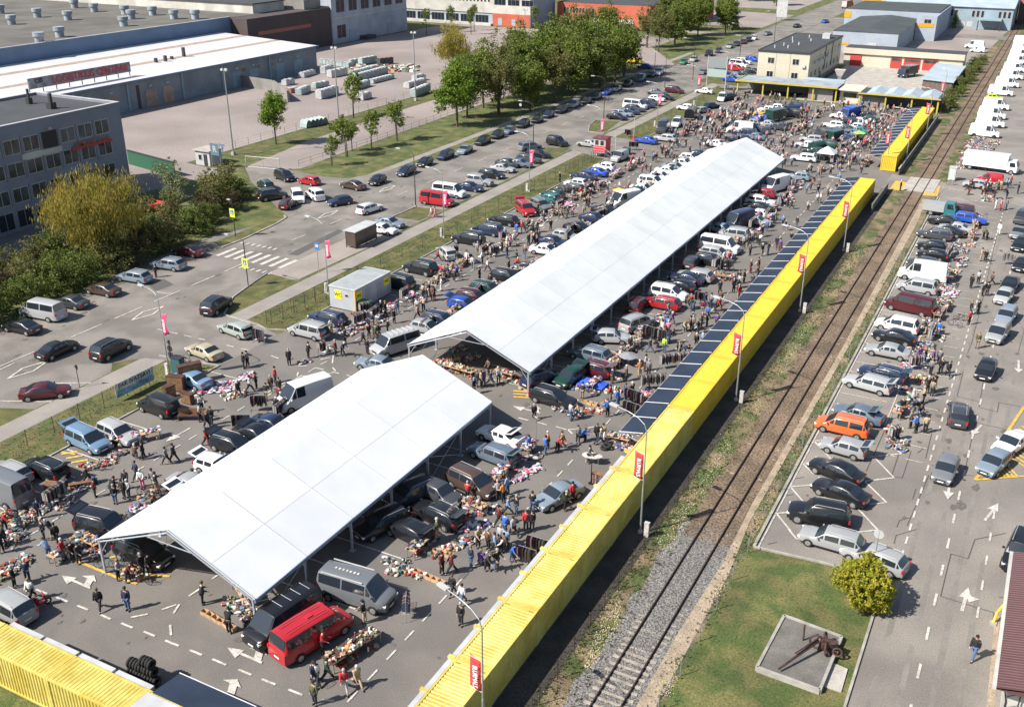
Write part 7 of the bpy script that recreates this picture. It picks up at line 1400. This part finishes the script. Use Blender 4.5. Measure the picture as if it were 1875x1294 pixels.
# farther than that the crowd is past counting: one mass
def crowdmass(areas, seed):
    rg = random.Random(seed); b = MB(); low = {}
    for key in PK[:4]+PK[5:6]:
        ms = FIG[key]; q = []
        for me, mi in ((ms[0], 1), (ms[1], 0), (ms[2], 2)):
            q.append(([tuple(v.co) for v in me.vertices], [tuple(p.vertices) for p in me.polygons], mi))
        low[key] = q
    ks = list(low)
    for n, x0, x1, y0, y1 in areas:
        k = 0; tries = 0
        while k < n and tries < n*20:
            tries += 1; x = rg.uniform(x0, x1); y = rg.uniform(y0, y1)
            if any(abs(x-c[0]) < 2.3 and abs(y-c[1]) < 1.1 for c in CARS): continue
            k += 1; a = rg.random()*6.28; ca, sa = math.cos(a), math.sin(a)
            for vs, fs, mi in low[rg.choice(ks)]: b.add([(x+p[0]*ca-p[1]*sa, y+p[0]*sa+p[1]*ca, p[2]) for p in vs], fs, mi, True)
    mk('massjackets', (1, 1, 1), .9, island=[(.014, .014, .016), (.03, .03, .04), (.17, .17, .18), (.40, .40, .40), (.35, .03, .04), (.02, .03, .07), (.14, .09, .06), (.60, .58, .56), (.015, .015, .015), (.10, .16, .32), (.45, .2, .24), (.3, .24, .18)]); mk('masstrousers', (1, 1, 1), .9, island=[(.015, .015, .02), (.05, .08, .15), (.03, .03, .03), (.10, .10, .10), (.2, .17, .12)])
    tag(b.build('far_crowd', ['massjackets', 'skin', 'masstrousers']), 'dense crowd of distant shoppers filling the far part of the market', 'crowd', kind='stuff')
crowdmass([(52, -62.5, -54, 126, 170), (50, -34, -25.8, 131, 177), (90, -64, -50, 186, 212), (100, -62, -30, 206, 233), (60, -35, -26.2, 178, 200), (75, -36, -26.2, 200, 232), (50, -50, -36, 172, 206), (30, -62, -50, 168, 186), (26, -66, -22, 233.5, 237)], 8)
# ------------------------------------------------------------ stalls and goods
def items(b, w, d, n, rg, z=0.0, hmax=.22, cloth=.5, sz=.22):
    for _ in range(n):
        x = rg.uniform(-w/2, w/2); y = rg.uniform(-d/2, d/2); s = sz*rg.uniform(.45, 1.35); h = rg.uniform(.25, 1)*hmax
        if rg.random() < cloth: b.blob((x, y, z+rg.uniform(0, hmax*.4)), (s*2.0, s*1.25, h*.55), rg.random()*3.1, 0, .4, rg)
        elif rg.random() < .6: b.cbox((x, y, z+h/2), (s, s*rg.uniform(.5, 1), h), rg.random()*3.1)
        else: b.tube((x, y, z), (x+rg.uniform(-.05, .05), y, z+h*1.3), s*.22, 6, r2=s*.16)
GN = {'bric': 'mixed goods', 'pastel': 'pink and white clothes', 'garb': 'dark clothes', 'wares': 'old crockery'}
def uniq(lab):
    n = USED.get(lab, 0)+1; USED[lab] = n
    return lab if n == 1 else lab
def pile(x, y, rz, w, d, m, lab, n=None, z=0.0, hmax=.25, seed=0, cloth=None, sz=.24):
    rg = random.Random(int(abs(x*71+y*137))+seed); b = MB(); n = n or int(w*d*22)
    if z < .1 and m == 'garb':
        cl = .012; b.add([(-w/2, -d/2, cl), (w/2, -d/2, cl), (w/2, d/2, cl), (-w/2, d/2, cl)], [(0, 1, 2, 3)])
    items(b, w*.94, d*.9, n, rg, z+.015, hmax, {'pastel': .85, 'garb': .9, 'bric': .5, 'wares': .15}[m] if cloth is None else cloth, sz)
    o = b.build('goods_heap', m, None, (x, y, .012), R(rz)); return tag(o, uniq(lab), 'goods', None, 'stuff')
TBL = {}
def table(x, y, rz, w, d, m, lab, top='card', under=True):
    t = empty('stall_table', 'stall table under '+lab, 'table', (x, y, .012), R(rz), 'stall tables at the market')
    k = (round(w, 1), round(d, 1), top)
    if k not in TBL: TBL[k] = (MB().box(-w/2, w/2, -d/2, d/2, .70, .74).mesh('table_top', top), MB().box(-.03, .03, -.03, .03, 0, .70).mesh('leg', 'steel'))
    o = bpy.data.objects.new('table_top', TBL[k][0]); COL.objects.link(o); o.parent = t
    for sx in (-1, 1):
        for sy in (-1, 1): o = bpy.data.objects.new('leg', TBL[k][1]); COL.objects.link(o); o.parent = t; o.location = (sx*(w/2-.1), sy*(d/2-.08), 0)
    pile(x, y, rz, w, d, m, lab, z=.745, hmax=.22, sz=.2)
    if under: pile(x+.25, y-.1, rz, w*.8, d*.7, 'wares', 'boxed wares under table with '+lab, n=int(w*6), hmax=.3, cloth=.1, seed=3)
RK = {}
def rack(x, y, rz, L, lab, seed=0, m='garb'):
    t = empty('clothes_rack', 'metal rack with '+lab, 'clothes rack', (x, y, .012), R(rz), 'clothes racks at the market')
    k = (round(L, 1), seed % 4, m)
    if k not in RK:
        rg = random.Random(seed % 4+50); f = MB().path([(-L/2, 0, 0), (-L/2, 0, 1.55), (L/2, 0, 1.55), (L/2, 0, 0)], .022, 5).tube((-L/2, -.3, .03), (-L/2, .3, .03), .022, 5).tube((L/2, -.3, .03), (L/2, .3, .03), .022, 5)
        g_ = MB(); n = int(L/.085)
        for i in range(n):
            u = -L/2+.06+i*(L-.12)/n; h = rg.uniform(.65, 1.05); w = rg.uniform(.18, .25); q = rg.uniform(-.03, .03)
            g_.add([(u, -w*.3, 1.5), (u, w*.3, 1.5), (u+q, w, 1.38), (u+q, w*1.05, 1.48-h), (u-q, -w*1.05, 1.48-h), (u-q, -w, 1.38)], [(0, 1, 2, 5), (5, 2, 3, 4)]); g_.add([(u+.045, -w*.3, 1.5), (u+.045, w*.3, 1.5), (u+q+.05, w, 1.38), (u+.06, w, 1.48-h), (u+.06, -w, 1.48-h), (u-q+.05, -w, 1.38)], [(0, 5, 2, 1), (5, 4, 3, 2)])
        RK[k] = (f.mesh('frame', 'steel'), g_.mesh('hanging_clothes', m))
    o = bpy.data.objects.new('frame', RK[k][0]); COL.objects.link(o); o.parent = t
    c = bpy.data.objects.new('hanging_clothes', RK[k][1]); COL.objects.link(c); c.location = (x, y, .012); c.rotation_euler.z = R(rz); tag(c, uniq(lab+' hanging on a rack'), 'clothes', None, 'stuff')
BX = {}
def boxes(x, y, rz, n, lab, s=.42):
    for i in range(n):
        if 'b' not in BX:
            b = MB(); w, d, h, q = .5, .36, .28, .015
            b.box(-w/2, w/2, -d/2, d/2, 0, .02).box(-w/2, w/2, -d/2, -d/2+q, .02, h).box(-w/2, w/2, d/2-q, d/2, .02, h).box(-w/2, -w/2+q, -d/2+q, d/2-q, .02, h).box(w/2-q, w/2, -d/2+q, d/2-q, .02, h); BX['b'] = b.mesh('cardboard_box', 'card')
        a = R(rz); o = bpy.data.objects.new('cardboard_box', BX['b']); COL.objects.link(o); o.location = (x+math.cos(a)*s*1.25*i, y+math.sin(a)*s*1.25*i, .012); o.rotation_euler.z = a+rnd.uniform(-.2, .2)
        tag(o, 'open cardboard box, %s in the row %s' % (ordn(i+1), lab), 'box', 'cardboard boxes '+lab)
def bicycle(x, y, rz, lab, colr='black'):
    t = empty('bicycle', lab, 'bicycle', (x, y, .012), R(rz)); X = Matrix.Rotation(R(90), 4, 'X')
    for wx in (-.5, .5): b = MB(); b.torus((wx, 0, .33), .31, .022, 18, 5, 0, X); [b.tube((wx, 0, .33), (wx+.3*math.cos(a), 0, .33+.3*math.sin(a)), .004, 3, cap=False) for a in (0, .8, 1.6, 2.4, 3.1, 3.9, 4.7, 5.5)]; b.build('wheel', 'tyre', t)
    o = MB().path([(-.5, 0, .33), (-.15, 0, .72), (.36, 0, .74), (.5, 0, .33)], .02, 5).path([(-.15, 0, .72), (-.05, 0, .30), (.36, 0, .70)], .02, 5).tube((-.5, 0, .33), (-.05, 0, .30), .015, 5).tube((.36, 0, .72), (.33, 0, .95), .016, 5).build('frame', 'paint', t); o.color = (*PAL[colr], 1)
    MB().cbox((-.17, 0, .82), (.24, .13, .06)).build('saddle', 'black', t); MB().tube((.32, -.27, .96), (.32, .27, .96), .015, 5).build('handlebar', 'darksteel', t)
def gx(u, v): p = G(u, v); return p.x, p.y
def PL(u, v, rz, w, d, m, lab, **k): x, y = gx(u, v); pile(x, y, rz, w, d, m, lab, **k)
def TB(u, v, rz, w, d, m, lab, **k): x, y = gx(u, v); table(x, y, rz, w, d, m, lab, **k)
def RC(u, v, rz, L, lab, s=0, m='garb'): x, y = gx(u, v); rack(x, y, rz, L, lab, s, m)
for a in ((30, 935, 90, 3.2, 2.0, 'wares', 'brown wares and bags laid out at the left edge'), (88, 925, 90, 2.6, 1.6, 'bric', 'green and blue toys and boxes beside the bench'), (50, 948, 90, 2.6, 1.0, 'wares', 'small brown things on a wooden tray at the left edge'), (20, 985, 90, 2.4, 1.8, 'bric', 'pale heap of clothes and bags below the tray'), (16, 1045, 90, 3.0, 1.8, 'wares', 'crockery and hardware by the silver car'), (35, 1030, 90, 2.0, 1.4, 'bric', 'bric a brac by two buyers at the left'),
          (180, 850, 60, 3.0, 1.4, 'wares', 'wooden things and bicycle parts beside the light blue car'), (210, 835, 90, 1.8, 1.0, 'garb', 'dark shoes under the front of the light blue car'), (275, 928, 40, 3.2, 1.1, 'pastel', 'pink and white clothes laid along the near tent edge'), (400, 710, 40, 3.6, 2.4, 'pastel', 'big heap of pale clothes with pink pieces by the furniture'), (372, 715, 60, 2.6, 2.0, 'garb', 'navy heap of clothes between furniture and pale heap'), (430, 725, 60, 2.4, 1.4, 'wares', 'brown and white wares beside the pale heap'), (452, 690, 50, 1.6, 1.8, 'pastel', 'white bags at the end of the pale heap'),
          (600, 640, 70, 1.6, 1.1, 'bric', 'blue and white toys spread by the silver people carrier'), (558, 664, 70, 1.4, .9, 'bric', 'silver and blue hardware on the asphalt'), (470, 618, -20, 2.6, 1.2, 'garb', 'dark clothes and bags behind the pale green estate'), (640, 600, 60, 2.6, 1.4, 'garb', 'black clothes and shoes between booths'), (665, 590, 60, 1.6, 1.0, 'pastel', 'pink shoes on a white cloth'), (660, 572, 60, 2.4, .8, 'wares', 'cardboard and toys in front of the toilet cabin'), (645, 563, 60, 1.6, .8, 'bric', 'pink and blue toys against the toilet cabin'),
          (762, 547, 60, 1.4, 1.0, 'pastel', 'pink goods on the asphalt by the black off-roader'), (800, 515, 60, 2.6, 1.6, 'bric', 'mixed bags and pots behind the black off-roaders'), (812, 492, 60, 1.8, 1.2, 'wares', 'green and brown wares behind the silver estate'), (855, 480, 60, 2.8, 1.3, 'bric', 'clothes and prams behind the dark off-roader'), (895, 455, 60, 2.6, 1.4, 'bric', 'white dishes and orange toys by the lane'), (935, 440, 60, 2.2, 1.0, 'wares', 'boards and frames on the far lane'), (965, 410, 60, 2.2, 1.4, 'bric', 'clothes and toys before the red off-roader'), (1000, 395, 60, 2.0, 1.2, 'bric', 'white and red goods behind the grey estate'),
          (1040, 378, 60, 3.2, 1.5, 'pastel', 'pink and white clothes heap on the far lane'), (1075, 365, 60, 2.6, 1.3, 'bric', 'boxes and clothes before the racks'),
          (450, 1128, -30, 3.6, .9, 'bric', 'shoes and bags heaped at the near tent corner'), (432, 1105, 10, 2.0, 1.0, 'wares', 'brown pots in orange boxes at the near tent corner'), (476, 1150, -30, 2.0, 1.0, 'bric', 'white and blue shoes by the black van'), (722, 1035, -6, 2.4, .8, 'bric', 'clothes and orange bags on the asphalt edge'), (758, 1052, -6, 1.6, .9, 'wares', 'scooter parts and tools beside the cardboard boxes'), (815, 1008, 60, 2.6, 1.0, 'wares', 'grey kitchen wares before the white boxes'), (845, 995, 60, 2.0, 1.1, 'bric', 'red and pink toys on the lane side'), (770, 1008, 0, 1.2, .8, 'wares', 'brown shoes by the parked hatchback'), (868, 965, 50, 2.6, 1.0, 'pastel', 'pink and purple baby things behind the black estate'), (885, 935, 40, 2.8, 1.4, 'bric', 'white and blue clothes behind the black estates'), (905, 880, 0, 3.4, .9, 'bric', 'coloured clothes laid under a white line'), (970, 862, 60, 2.2, 1.2, 'pastel', 'white cloth with pink clothes on the lane'), (952, 880, 60, 1.6, .6, 'pastel', 'small pink clothes beside the white cloth'),
          (973, 838, 40, 1.8, 1.0, 'bric', 'bags and jackets behind the blue grey estate'), (1040, 752, -10, 3.2, 1.6, 'bric', 'red and white clothes heaped behind the striped estate'), (1080, 752, 20, 2.6, 1.2, 'wares', 'pots and shoes in a long heap at the junction'), (1075, 712, 0, 3.0, 1.6, 'bric', 'white and blue clothes under the blue tarpaulin'), (1120, 715, 40, 1.8, 1.4, 'wares', 'brown wooden things beside the dark red estate'), (1130, 690, 60, 2.0, 1.2, 'wares', 'pale crockery behind the red buyer'), (1140, 655, 40, 2.4, 1.4, 'bric', 'red and blue clothes behind the open silver hatchback'), (1155, 640, 0, 1.6, .8, 'bric', 'white plates under a grey umbrella'), (1150, 620, 0, 1.4, .7, 'pastel', 'orange and white cloths on the bay line'),
          (1105, 740, 60, 1.4, .8, 'bric', 'orange boxes of toys by the red jacket'), (950, 700, -10, 2.6, 1.0, 'wares', 'jars and tins before the far tent'), (965, 712, 0, 1.8, 1.0, 'wares', 'planks and lamps under the far tent corner'), (860, 655, 60, 2.4, 1.4, 'wares', 'carpets and white crockery inside the far tent mouth'), (838, 640, 60, 2.4, 1.2, 'wares', 'picture frames inside the far tent mouth'), (245, 1050, 0, 2.2, 1.0, 'wares', 'bicycle parts under the near tent'), (170, 1010, 0, 2.2, 1.0, 'bric', 'clothes heap at the yellow kerb of the near tent'),
          (1145, 815, 0, 1.4, 2.2, 'pastel', 'pink and white clothes beside the near containers'), (975, 1000, 60, 2.0, 1.0, 'pastel', 'orange and white clothes on the container side')): PL(*a)
for a in ((268, 805, 60, 2.6, .8, 'pastel', 'pink baby clothes in front of the silver estate'), (208, 815, 20, 1.8, .8, 'bric', 'white and blue cups on the light blue car'), (165, 1000, -5, 2.4, .9, 'bric', 'hats and pans at the near tent entrance'), (448, 1092, -30, 2.6, 1.0, 'wares', 'green and white crockery at the near tent corner'), (870, 935, -10, 2.0, .9, 'bric', 'folded clothes by the black cars'), (925, 692, -10, 2.2, .8, 'bric', 'red and white linen before the far tent'), (842, 685, -5, 3.4, 1.0, 'wares', 'small collectables under the far tent mouth'), (815, 672, 60, 3.0, 1.0, 'wares', 'long table with glass jars under the far tent mouth'), (1322, 512, 0, 3.0, .8, 'wares', 'glasses and white cups in the sun'), (1185, 735, 0, 2.0, .9, 'pastel', 'bright clothes at the awning edge'), (1133, 812, 0, 2.0, .9, 'bric', 'plates by the near containers'), (900, 535, 60, 2.0, .8, 'bric', 'yellow and blue boxes by the far tent')): TB(*a)
# long ware table by the red minibus
A = G(600, 1228); B_ = G(690, 1168); C = (A+B_)/2; table(C.x, C.y, math.degrees(math.atan2((B_-A).y, (B_-A).x)), (B_-A).length, 1.1, 'wares', 'glass and brass ware beside the red minibus', 'darkwood')
for a in ((745, 1128, -60, 1.2, 'dark jackets beside the grey green minibus', 1), (960, 1035, 0, 1.8, 'striped shirts at the near containers', 2), (985, 1018, 0, 1.8, 'coloured shirts near the container edge', 3), (475, 752, 30, 1.5, 'blue and black jackets in the near aisle', 1), (443, 788, 30, 1.6, 'light blue and dark jackets by the open black estate', 2), (742, 685, 50, 2.6, 'brown coats beside the silver minibus', 3), (590, 650, 80, 1.0, 'dark coats behind the silver people carrier', 0), (668, 577, 60, 1.3, 'grey coats by the toilet cabin', 1), (475, 628, 0, 1.4, 'olive trousers behind the pale green estate', 2), (832, 470, 60, 1.2, 'red and white shirts by the silver estate', 3), (1160, 742, -10, 2.0, 'white and yellow shirts at the first awnings', 1), (1155, 765, -10, 1.7, 'black coats under the first awning', 0), (1195, 712, 40, 2.4, 'leather jackets under the awnings', 2), (1235, 672, 45, 3.2, 'long row of brown coats under the awnings', 3),
          (1198, 625, -10, 2.8, 'white and dark shirts behind the silver people carrier', 1), (1282, 558, 0, 1.4, 'red and white dresses at the dark saloon', 3), (1330, 497, 20, 1.6, 'grey shirts behind the dark estate', 2), (905, 470, 60, 1.4, 'white shirts near the dark off-roader', 1), (1048, 360, 30, 2.8, 'dark and pale coats beside the far kerb cars', 0), (1160, 275, 10, 1.8, 'red dresses by the silver van', 3), (1675, 676, 40, 1.4, 'red and white shirts in the right lot', 1), (1635, 808, 60, 1.3, 'red and white tops behind the pale hatchback', 1), (1845, 485, 0, 1.4, 'dark clothes at the far right edge', 2), (1150, 252, 0, 1.4, 'blue jackets by the blue saloon', 0)): RC(*a)
# stall lines, one stall every few metres
def line(x, w, y0, y1, st, where, start, seed, rackp=.28, tabp=.34, depth=1.3):
    rg = random.Random(seed); y = y0; i = 0
    while y < y1:
        i += 1; L = st*rg.uniform(.62, .92); r_ = rg.random(); m = rg.choice(['bric', 'bric', 'pastel', 'garb', 'wares', 'bric']); xx = x+rg.uniform(-w, w)
        lab = '%s, %s stall %s' % (GN[m], ordn(i), where)
        if r_ < rackp: rack(xx, y+L/2, 90+rg.uniform(-12, 12), L, 'clothes, %s stall %s' % (ordn(i), where), i); pile(xx+.9, y+L/2, 90, L*.8, .8, m, lab, seed=i)
        elif r_ < rackp+tabp: table(xx, y+L/2, 90+rg.uniform(-8, 8), L, .8, m, lab)
        else: pile(xx, y+L/2, 90+rg.uniform(-10, 10), L, depth*rg.uniform(.7, 1.3), m, lab, seed=i)
        y += st*rg.uniform(.85, 1.15)
line(-61.2, .3, 78, 104, 2.2, 'past the toilet cabin', '', 21, .2, .3, 1.6); line(-55.0, .3, 36, 66, 2.6, 'left of the near tent', '', 22, .12, .2, 1.2); line(-33.2, .4, 46, 66, 2.3, 'right of the near tent', '', 23, .1, .2, 1.2); line(-61.2, .3, 30, 44, 2.6, 'by the bottom left cars', '', 24, .1, .15, 1.3); line(-48.3, .8, 69.5, 74, 1.7, 'between the two tents', '', 25, 0, .5, 1.1)
line(-61.3, .4, 104, 164, 2.9, 'along the kerb row', 'the arrow', 1); line(-54.3, .5, 79, 172, 2.9, 'beside the long tent left side', 'the near end', 2); line(-33.4, .5, 78, 168, 2.7, 'right of the long tent', 'the near end', 3)
line(-26.3, .35, 72, 160, 2.5, 'under the navy awnings', 'the near end', 4, .5, .25, 1.2); line(-6.3, .4, 80, 158, 2.9, 'in the right hand lot', 'the orange car', 5, .08, .22, 1.5); line(-7.6, .3, 92, 140, 4.5, 'close behind the right lot cars', 'the near end', 6, .05, .2, 1.0)
line(-56.5, .6, 184, 230, 3.0, 'left of the far block', 'the near end', 7, .2, .3, 1.8); line(-62.0, .6, 184, 228, 3.0, 'along the far kerb', 'the booth', 8, .2, .3, 1.8); line(-43.5, .8, 176, 230, 3.0, 'in the far block middle lane', 'the near end', 9, .15, .3, 1.8); line(-31.6, .7, 172, 230, 2.8, 'in the far block right lane', 'the near end', 10, .15, .3, 1.8); line(-26.5, .4, 179, 226, 2.6, 'under the far awnings', 'the near end', 11, .3, .3, 1.3)
line(-5.5, .5, 166, 176, 2.6, 'around the white lorry', 'the crossing', 12, .1, .3, 1.5); line(-11.2, .5, 186, 214, 2.4, 'in the salvage yard behind the lorry', 'the lorry', 13, 0, .1, 2.6); line(-8.2, .5, 187, 212, 2.6, 'in the back of the salvage yard', 'the lorry', 14, 0, .1, 2.4)
boxes(*gx(764, 1050), -6, 5, 'before the near tent'); q0, q1 = G(376, 1124), G(432, 1156); boxes(q0.x, q0.y, math.degrees(math.atan2(q1.y-q0.y, q1.x-q0.x)), 6, 'at the near tent corner'); boxes(*gx(800, 1012), 0, 3, 'of white lids by the kitchen wares')
boxes(*gx(1070, 738), 0, 3, 'at the blue tarpaulin'); boxes(*gx(1650, 600), 0, 1, 'in the right lot') if 0 else None
for i, (u, v, rz, c, lab) in enumerate(((262, 1068, 10, 'black', 'bicycle lying at the near tent front'), (195, 1040, 30, 'teal', 'bicycle leaning at the near tent post'), (232, 1030, 100, 'blue grey', 'bicycle in the near tent shade'), (270, 908, 20, 'red', 'pink red child bicycle left of the near tent'), (292, 902, -30, 'red', 'red child bicycle close to the near tent edge'), (334, 665, 10, 'silver', 'left parked bicycle at the entrance kerb'), (344, 669, 10, 'black', 'right parked bicycle at the entrance kerb'), (733, 562, 20, 'dark green', 'bicycle wheeled past the toilet cabin'), (175, 862, 30, 'grey', 'bicycle at the wooden bench stall'), (1757, 588, 30, 'black', 'bicycle on the right lot stall'), (1748, 598, -20, 'silver', 'second bicycle on the right lot stall'), (1742, 339, 10, 'brown', 'bicycle by the portable toilet'))): bicycle(*gx(u, v), rz, lab, c)
# furniture
def cabinet(u, v, rz, w, d, h, lab, m='darkwood', doors=True):
    x, y = gx(u, v); t = empty('cabinet', lab, 'cabinet', (x, y, .012), R(rz), None); MB().box(-w/2, w/2, -d/2, d/2, .06, h).build('carcass', m, t); MB().box(-w/2-.04, w/2+.04, -d/2-.04, d/2+.04, h, h+.05).build('top', 'darkwood' if m == 'darkwood' else 'wood', t)
    for s in (-1, 1): MB().box(min(0, s*w*.46)+.01, max(0, s*w*.46)-.01, -d/2-.03, -d/2-.001, .12, h-.05).build('door', 'wood', t); MB().box(s*.05-.02, s*.05+.02, -d/2-.05, -d/2-.031, h*.5, h*.5+.12).build('handle', 'steel', t)
cabinet(325, 715, 20, 1.6, .6, 1.5, 'dark brown wardrobe with a flat lid by the black small van'); cabinet(350, 700, 60, 2.2, .7, 1.9, 'large reddish brown cabinet behind the furniture stall'); cabinet(345, 738, 0, 1.2, .5, 1.0, 'small orange brown chest in front of the large cabinet'); cabinet(312, 728, 80, 1.0, .5, 1.2, 'rounded brown cupboard beside the van tailgate'); cabinet(95, 905, 20, .8, .6, 1.0, 'white and red cupboard among the left goods', 'white')
x, y = gx(352, 768); t = empty('bench', 'long brown wooden bench with a white sheepskin at the furniture stall', 'bench', (x, y, .012), R(30)); MB().box(-1.2, 1.2, -.3, .3, .42, .5).build('seat', 'darkwood', t); MB().box(-1.2, 1.2, .26, .32, .5, 1.0).build('backrest', 'wood', t)
for s in (-1.1, 1.1): MB().box(s-.05, s+.05, -.28, .3, 0, .42).build('leg', 'darkwood', t)
PL(335, 762, 30, .9, .5, 'pastel', 'white sheepskin lying on the brown bench', z=.5, n=5, hmax=.12)
x, y = gx(148, 892); t = empty('bench', 'low wooden bench standing alone beside the dark estate', 'bench', (x, y, .012), R(50)); MB().box(-.9, .9, -.18, .18, .38, .44).build('seat', 'wood', t)
for s in (-.7, .7): MB().box(s-.04, s+.04, -.15, .15, 0, .38).build('leg', 'wood', t)
# oval table, bookcase, umbrellas, pavilion, tarpaulin
x, y = gx(1084, 848); t = empty('oval_table', 'white oval plastic table beside the tall black lamp', 'table', (x, y, .012), R(10)); b = MB(); n = 20; vs = [(math.cos(6.283*i/n)*.85, math.sin(6.283*i/n)*.5, z) for z in (.70, .75) for i in range(n)]; b.add(vs, [tuple(range(n))[::-1], tuple(range(n, 2*n))]+[(i, (i+1) % n, (i+1) % n+n, i+n) for i in range(n)]); b.build('table_top', 'white', t)
for s in (-.5, .5): MB().tube((s, 0, 0), (s, 0, .7), .04, 6).build('leg', 'white', t)
x, y = gx(1082, 885); t = empty('uplighter', 'tall black floor lamp on a round foot', 'floor lamp', (x, y, .012)); MB().tube((0, 0, 0), (0, 0, .06), .22, 12).tube((0, 0, .06), (0, 0, 1.9), .04, 6).build('stand', 'black', t); MB().tube((0, 0, 1.9), (0, 0, 2.1), .06, 10, r2=.22).build('shade', 'black', t)
x, y = gx(1104, 890); t = empty('bookcase', 'open bookcase of books standing against the near containers', 'bookcase', (x, y, .012), R(-8)); b = MB(); 
for z in (0.02, .5, .98): b.box(-1.0, 1.0, -.2, .2, z, z+.03)
for xx in (-1, -.33, .33, .97): b.box(xx, xx+.03, -.2, .2, .0, 1.0)
b.build('shelf', 'wood', t)
for z in (.05, .53):
    for k in range(3): b = MB(); rr = random.Random(k+int(z*9)); u = -.95+k*.67; [b.box(u+.055*q, u+.055*q+.05, -.16, .16, z, z+rr.uniform(.28, .40)) for q in range(10)]; tag(b.build('books', 'bric', None, (x, y, .012), R(-8)), 'row of upright books, %s group on the %s bookcase shelf' % (ordn(k+1), 'lower' if z < .1 else 'upper'), 'books', None, 'stuff')
def umbrella(u, v, r, h, colr, lab):
    x, y = gx(u, v); t = empty('umbrella', lab, 'umbrella', (x, y, .012)); MB().tube((0, 0, 0), (0, 0, h+.35), .03, 6).build('pole', 'steel', t); n = 8; b = MB(); vs = [(math.cos(6.283*i/n)*r, math.sin(6.283*i/n)*r, h) for i in range(n)]+[(0, 0, h+r*.32)]; b.add(vs, [(i, (i+1) % n, n) for i in range(n)]); o = b.build('canopy', 'cloth', t); o.modifiers.new('t', 'SOLIDIFY').thickness = .01; o.color = (*colr, 1)
umbrella(1134, 372, 1.15, 2.0, (.62, .36, .12), 'orange parasol beside the white van left of the long tent'); umbrella(1571, 262, 1.2, 1.9, (.25, .75, .10), 'bright green parasol in the far market block'); umbrella(1150, 668, 1.0, 1.0, (.22, .22, .23), 'grey umbrella spread over goods right of the long tent')
x, y = gx(1512, 300); t = empty('pavilion', 'small white pyramid roofed pavilion in the far market', 'pavilion', (x, y, .012)); b = MB(); b.add([(-1.5, -1.5, 2), (1.5, -1.5, 2), (1.5, 1.5, 2), (-1.5, 1.5, 2), (0, 0, 3.1)], [(0, 1, 4), (1, 2, 4), (2, 3, 4), (3, 0, 4)]); o = b.build('canopy', 'tentnear', t); o.modifiers.new('t', 'SOLIDIFY').thickness = .02
for sx in (-1.42, 1.42):
    for sy in (-1.42, 1.42): MB().tube((sx, sy, 0), (sx, sy, 2), .03, 6).build('leg', 'steel', t)
x, y = gx(1085, 708); b = MB(); n = 8; rr = random.Random(3); b.add([(i/n*2.6-1.3, j/n*1.8-.9, .35+.30*math.sin(3.14*i/n)*math.sin(3.14*j/n)+rr.uniform(-.05, .06)) for i in range(n+1) for j in range(n+1)], [(i*(n+1)+j, (i+1)*(n+1)+j, (i+1)*(n+1)+j+1, i*(n+1)+j+1) for i in range(n) for j in range(n)], 0, True)
o = b.build('tarpaulin', 'cloth', None, (x, y, .012)); o.color = (.03, .10, .60, 1); tag(o, 'bright blue tarpaulin draped over goods behind the dark cars', 'tarpaulin')
# tyres stacked at the bottom row
X = Matrix.Rotation(R(90), 4, 'Y') @ Matrix.Rotation(0, 4, 'X'); tm = MB().torus((0, 0, 0), .24, .105, 18, 8, 0, X).mesh('tyre', 'tyre')
p = G(252, 1246, .3); i = 0
for k, (n, z, dx) in enumerate(((10, .35, 0), (9, .98, .1), (4, 1.55, 1.2))):
    for j in range(n):
        i += 1; o = bpy.data.objects.new('tyre', tm); COL.objects.link(o); o.location = (-41.8+dx+.23*j, 30.85+.02*(j % 3), z); o.rotation_euler.z = rnd.uniform(-.05, .05); tag(o, 'black tyre, %s in the %s layer of the bottom stack' % (ordn(j+1), ordn(k+1)), 'tyre', 'tyres stacked behind the bottom containers')
for i, (u, v) in enumerate(((1107, 822), (1112, 822), (1070, 0), (1165, 778))):
    if v: o = MB().torus((0, 0, .12+.2*(i == 1)), .28, .12, 18, 8, 0, None).build('tyre', 'tyre', None, (*gx(u, v), 0)); tag(o, 'loose black tyre %s' % (['lying under clothes by the near containers', 'stacked second from below by the near containers', '', 'under the first navy awning'][i]), 'tyre')
for (u, v, cz, lab) in ((62, 1110, .3, 'red motor scooter parked by the silver car'),): 
    x, y = gx(72, 1112); t = empty('motor_scooter', lab, 'scooter', (x, y, .012), R(70)); X = Matrix.Rotation(R(90), 4, 'X')
    for wx in (-.55, .6): MB().torus((wx, 0, .25), .19, .06, 14, 6, 0, X).build('wheel', 'tyre', t)
    o = MB().cbox((-.35, 0, .55), (.75, .3, .35)).cbox((.45, 0, .6), (.12, .36, .6), 0, 0, -.25).cbox((.05, 0, .32), (.6, .3, .1)).build('body', 'paint', t); o.color = (*PAL['red'], 1); MB().cbox((-.35, 0, .76), (.6, .26, .1)).build('saddle', 'black', t); MB().tube((.4, -.3, .98), (.4, .3, .98), .02, 6).build('handlebar', 'darksteel', t)
bpy.context.view_layer.update()
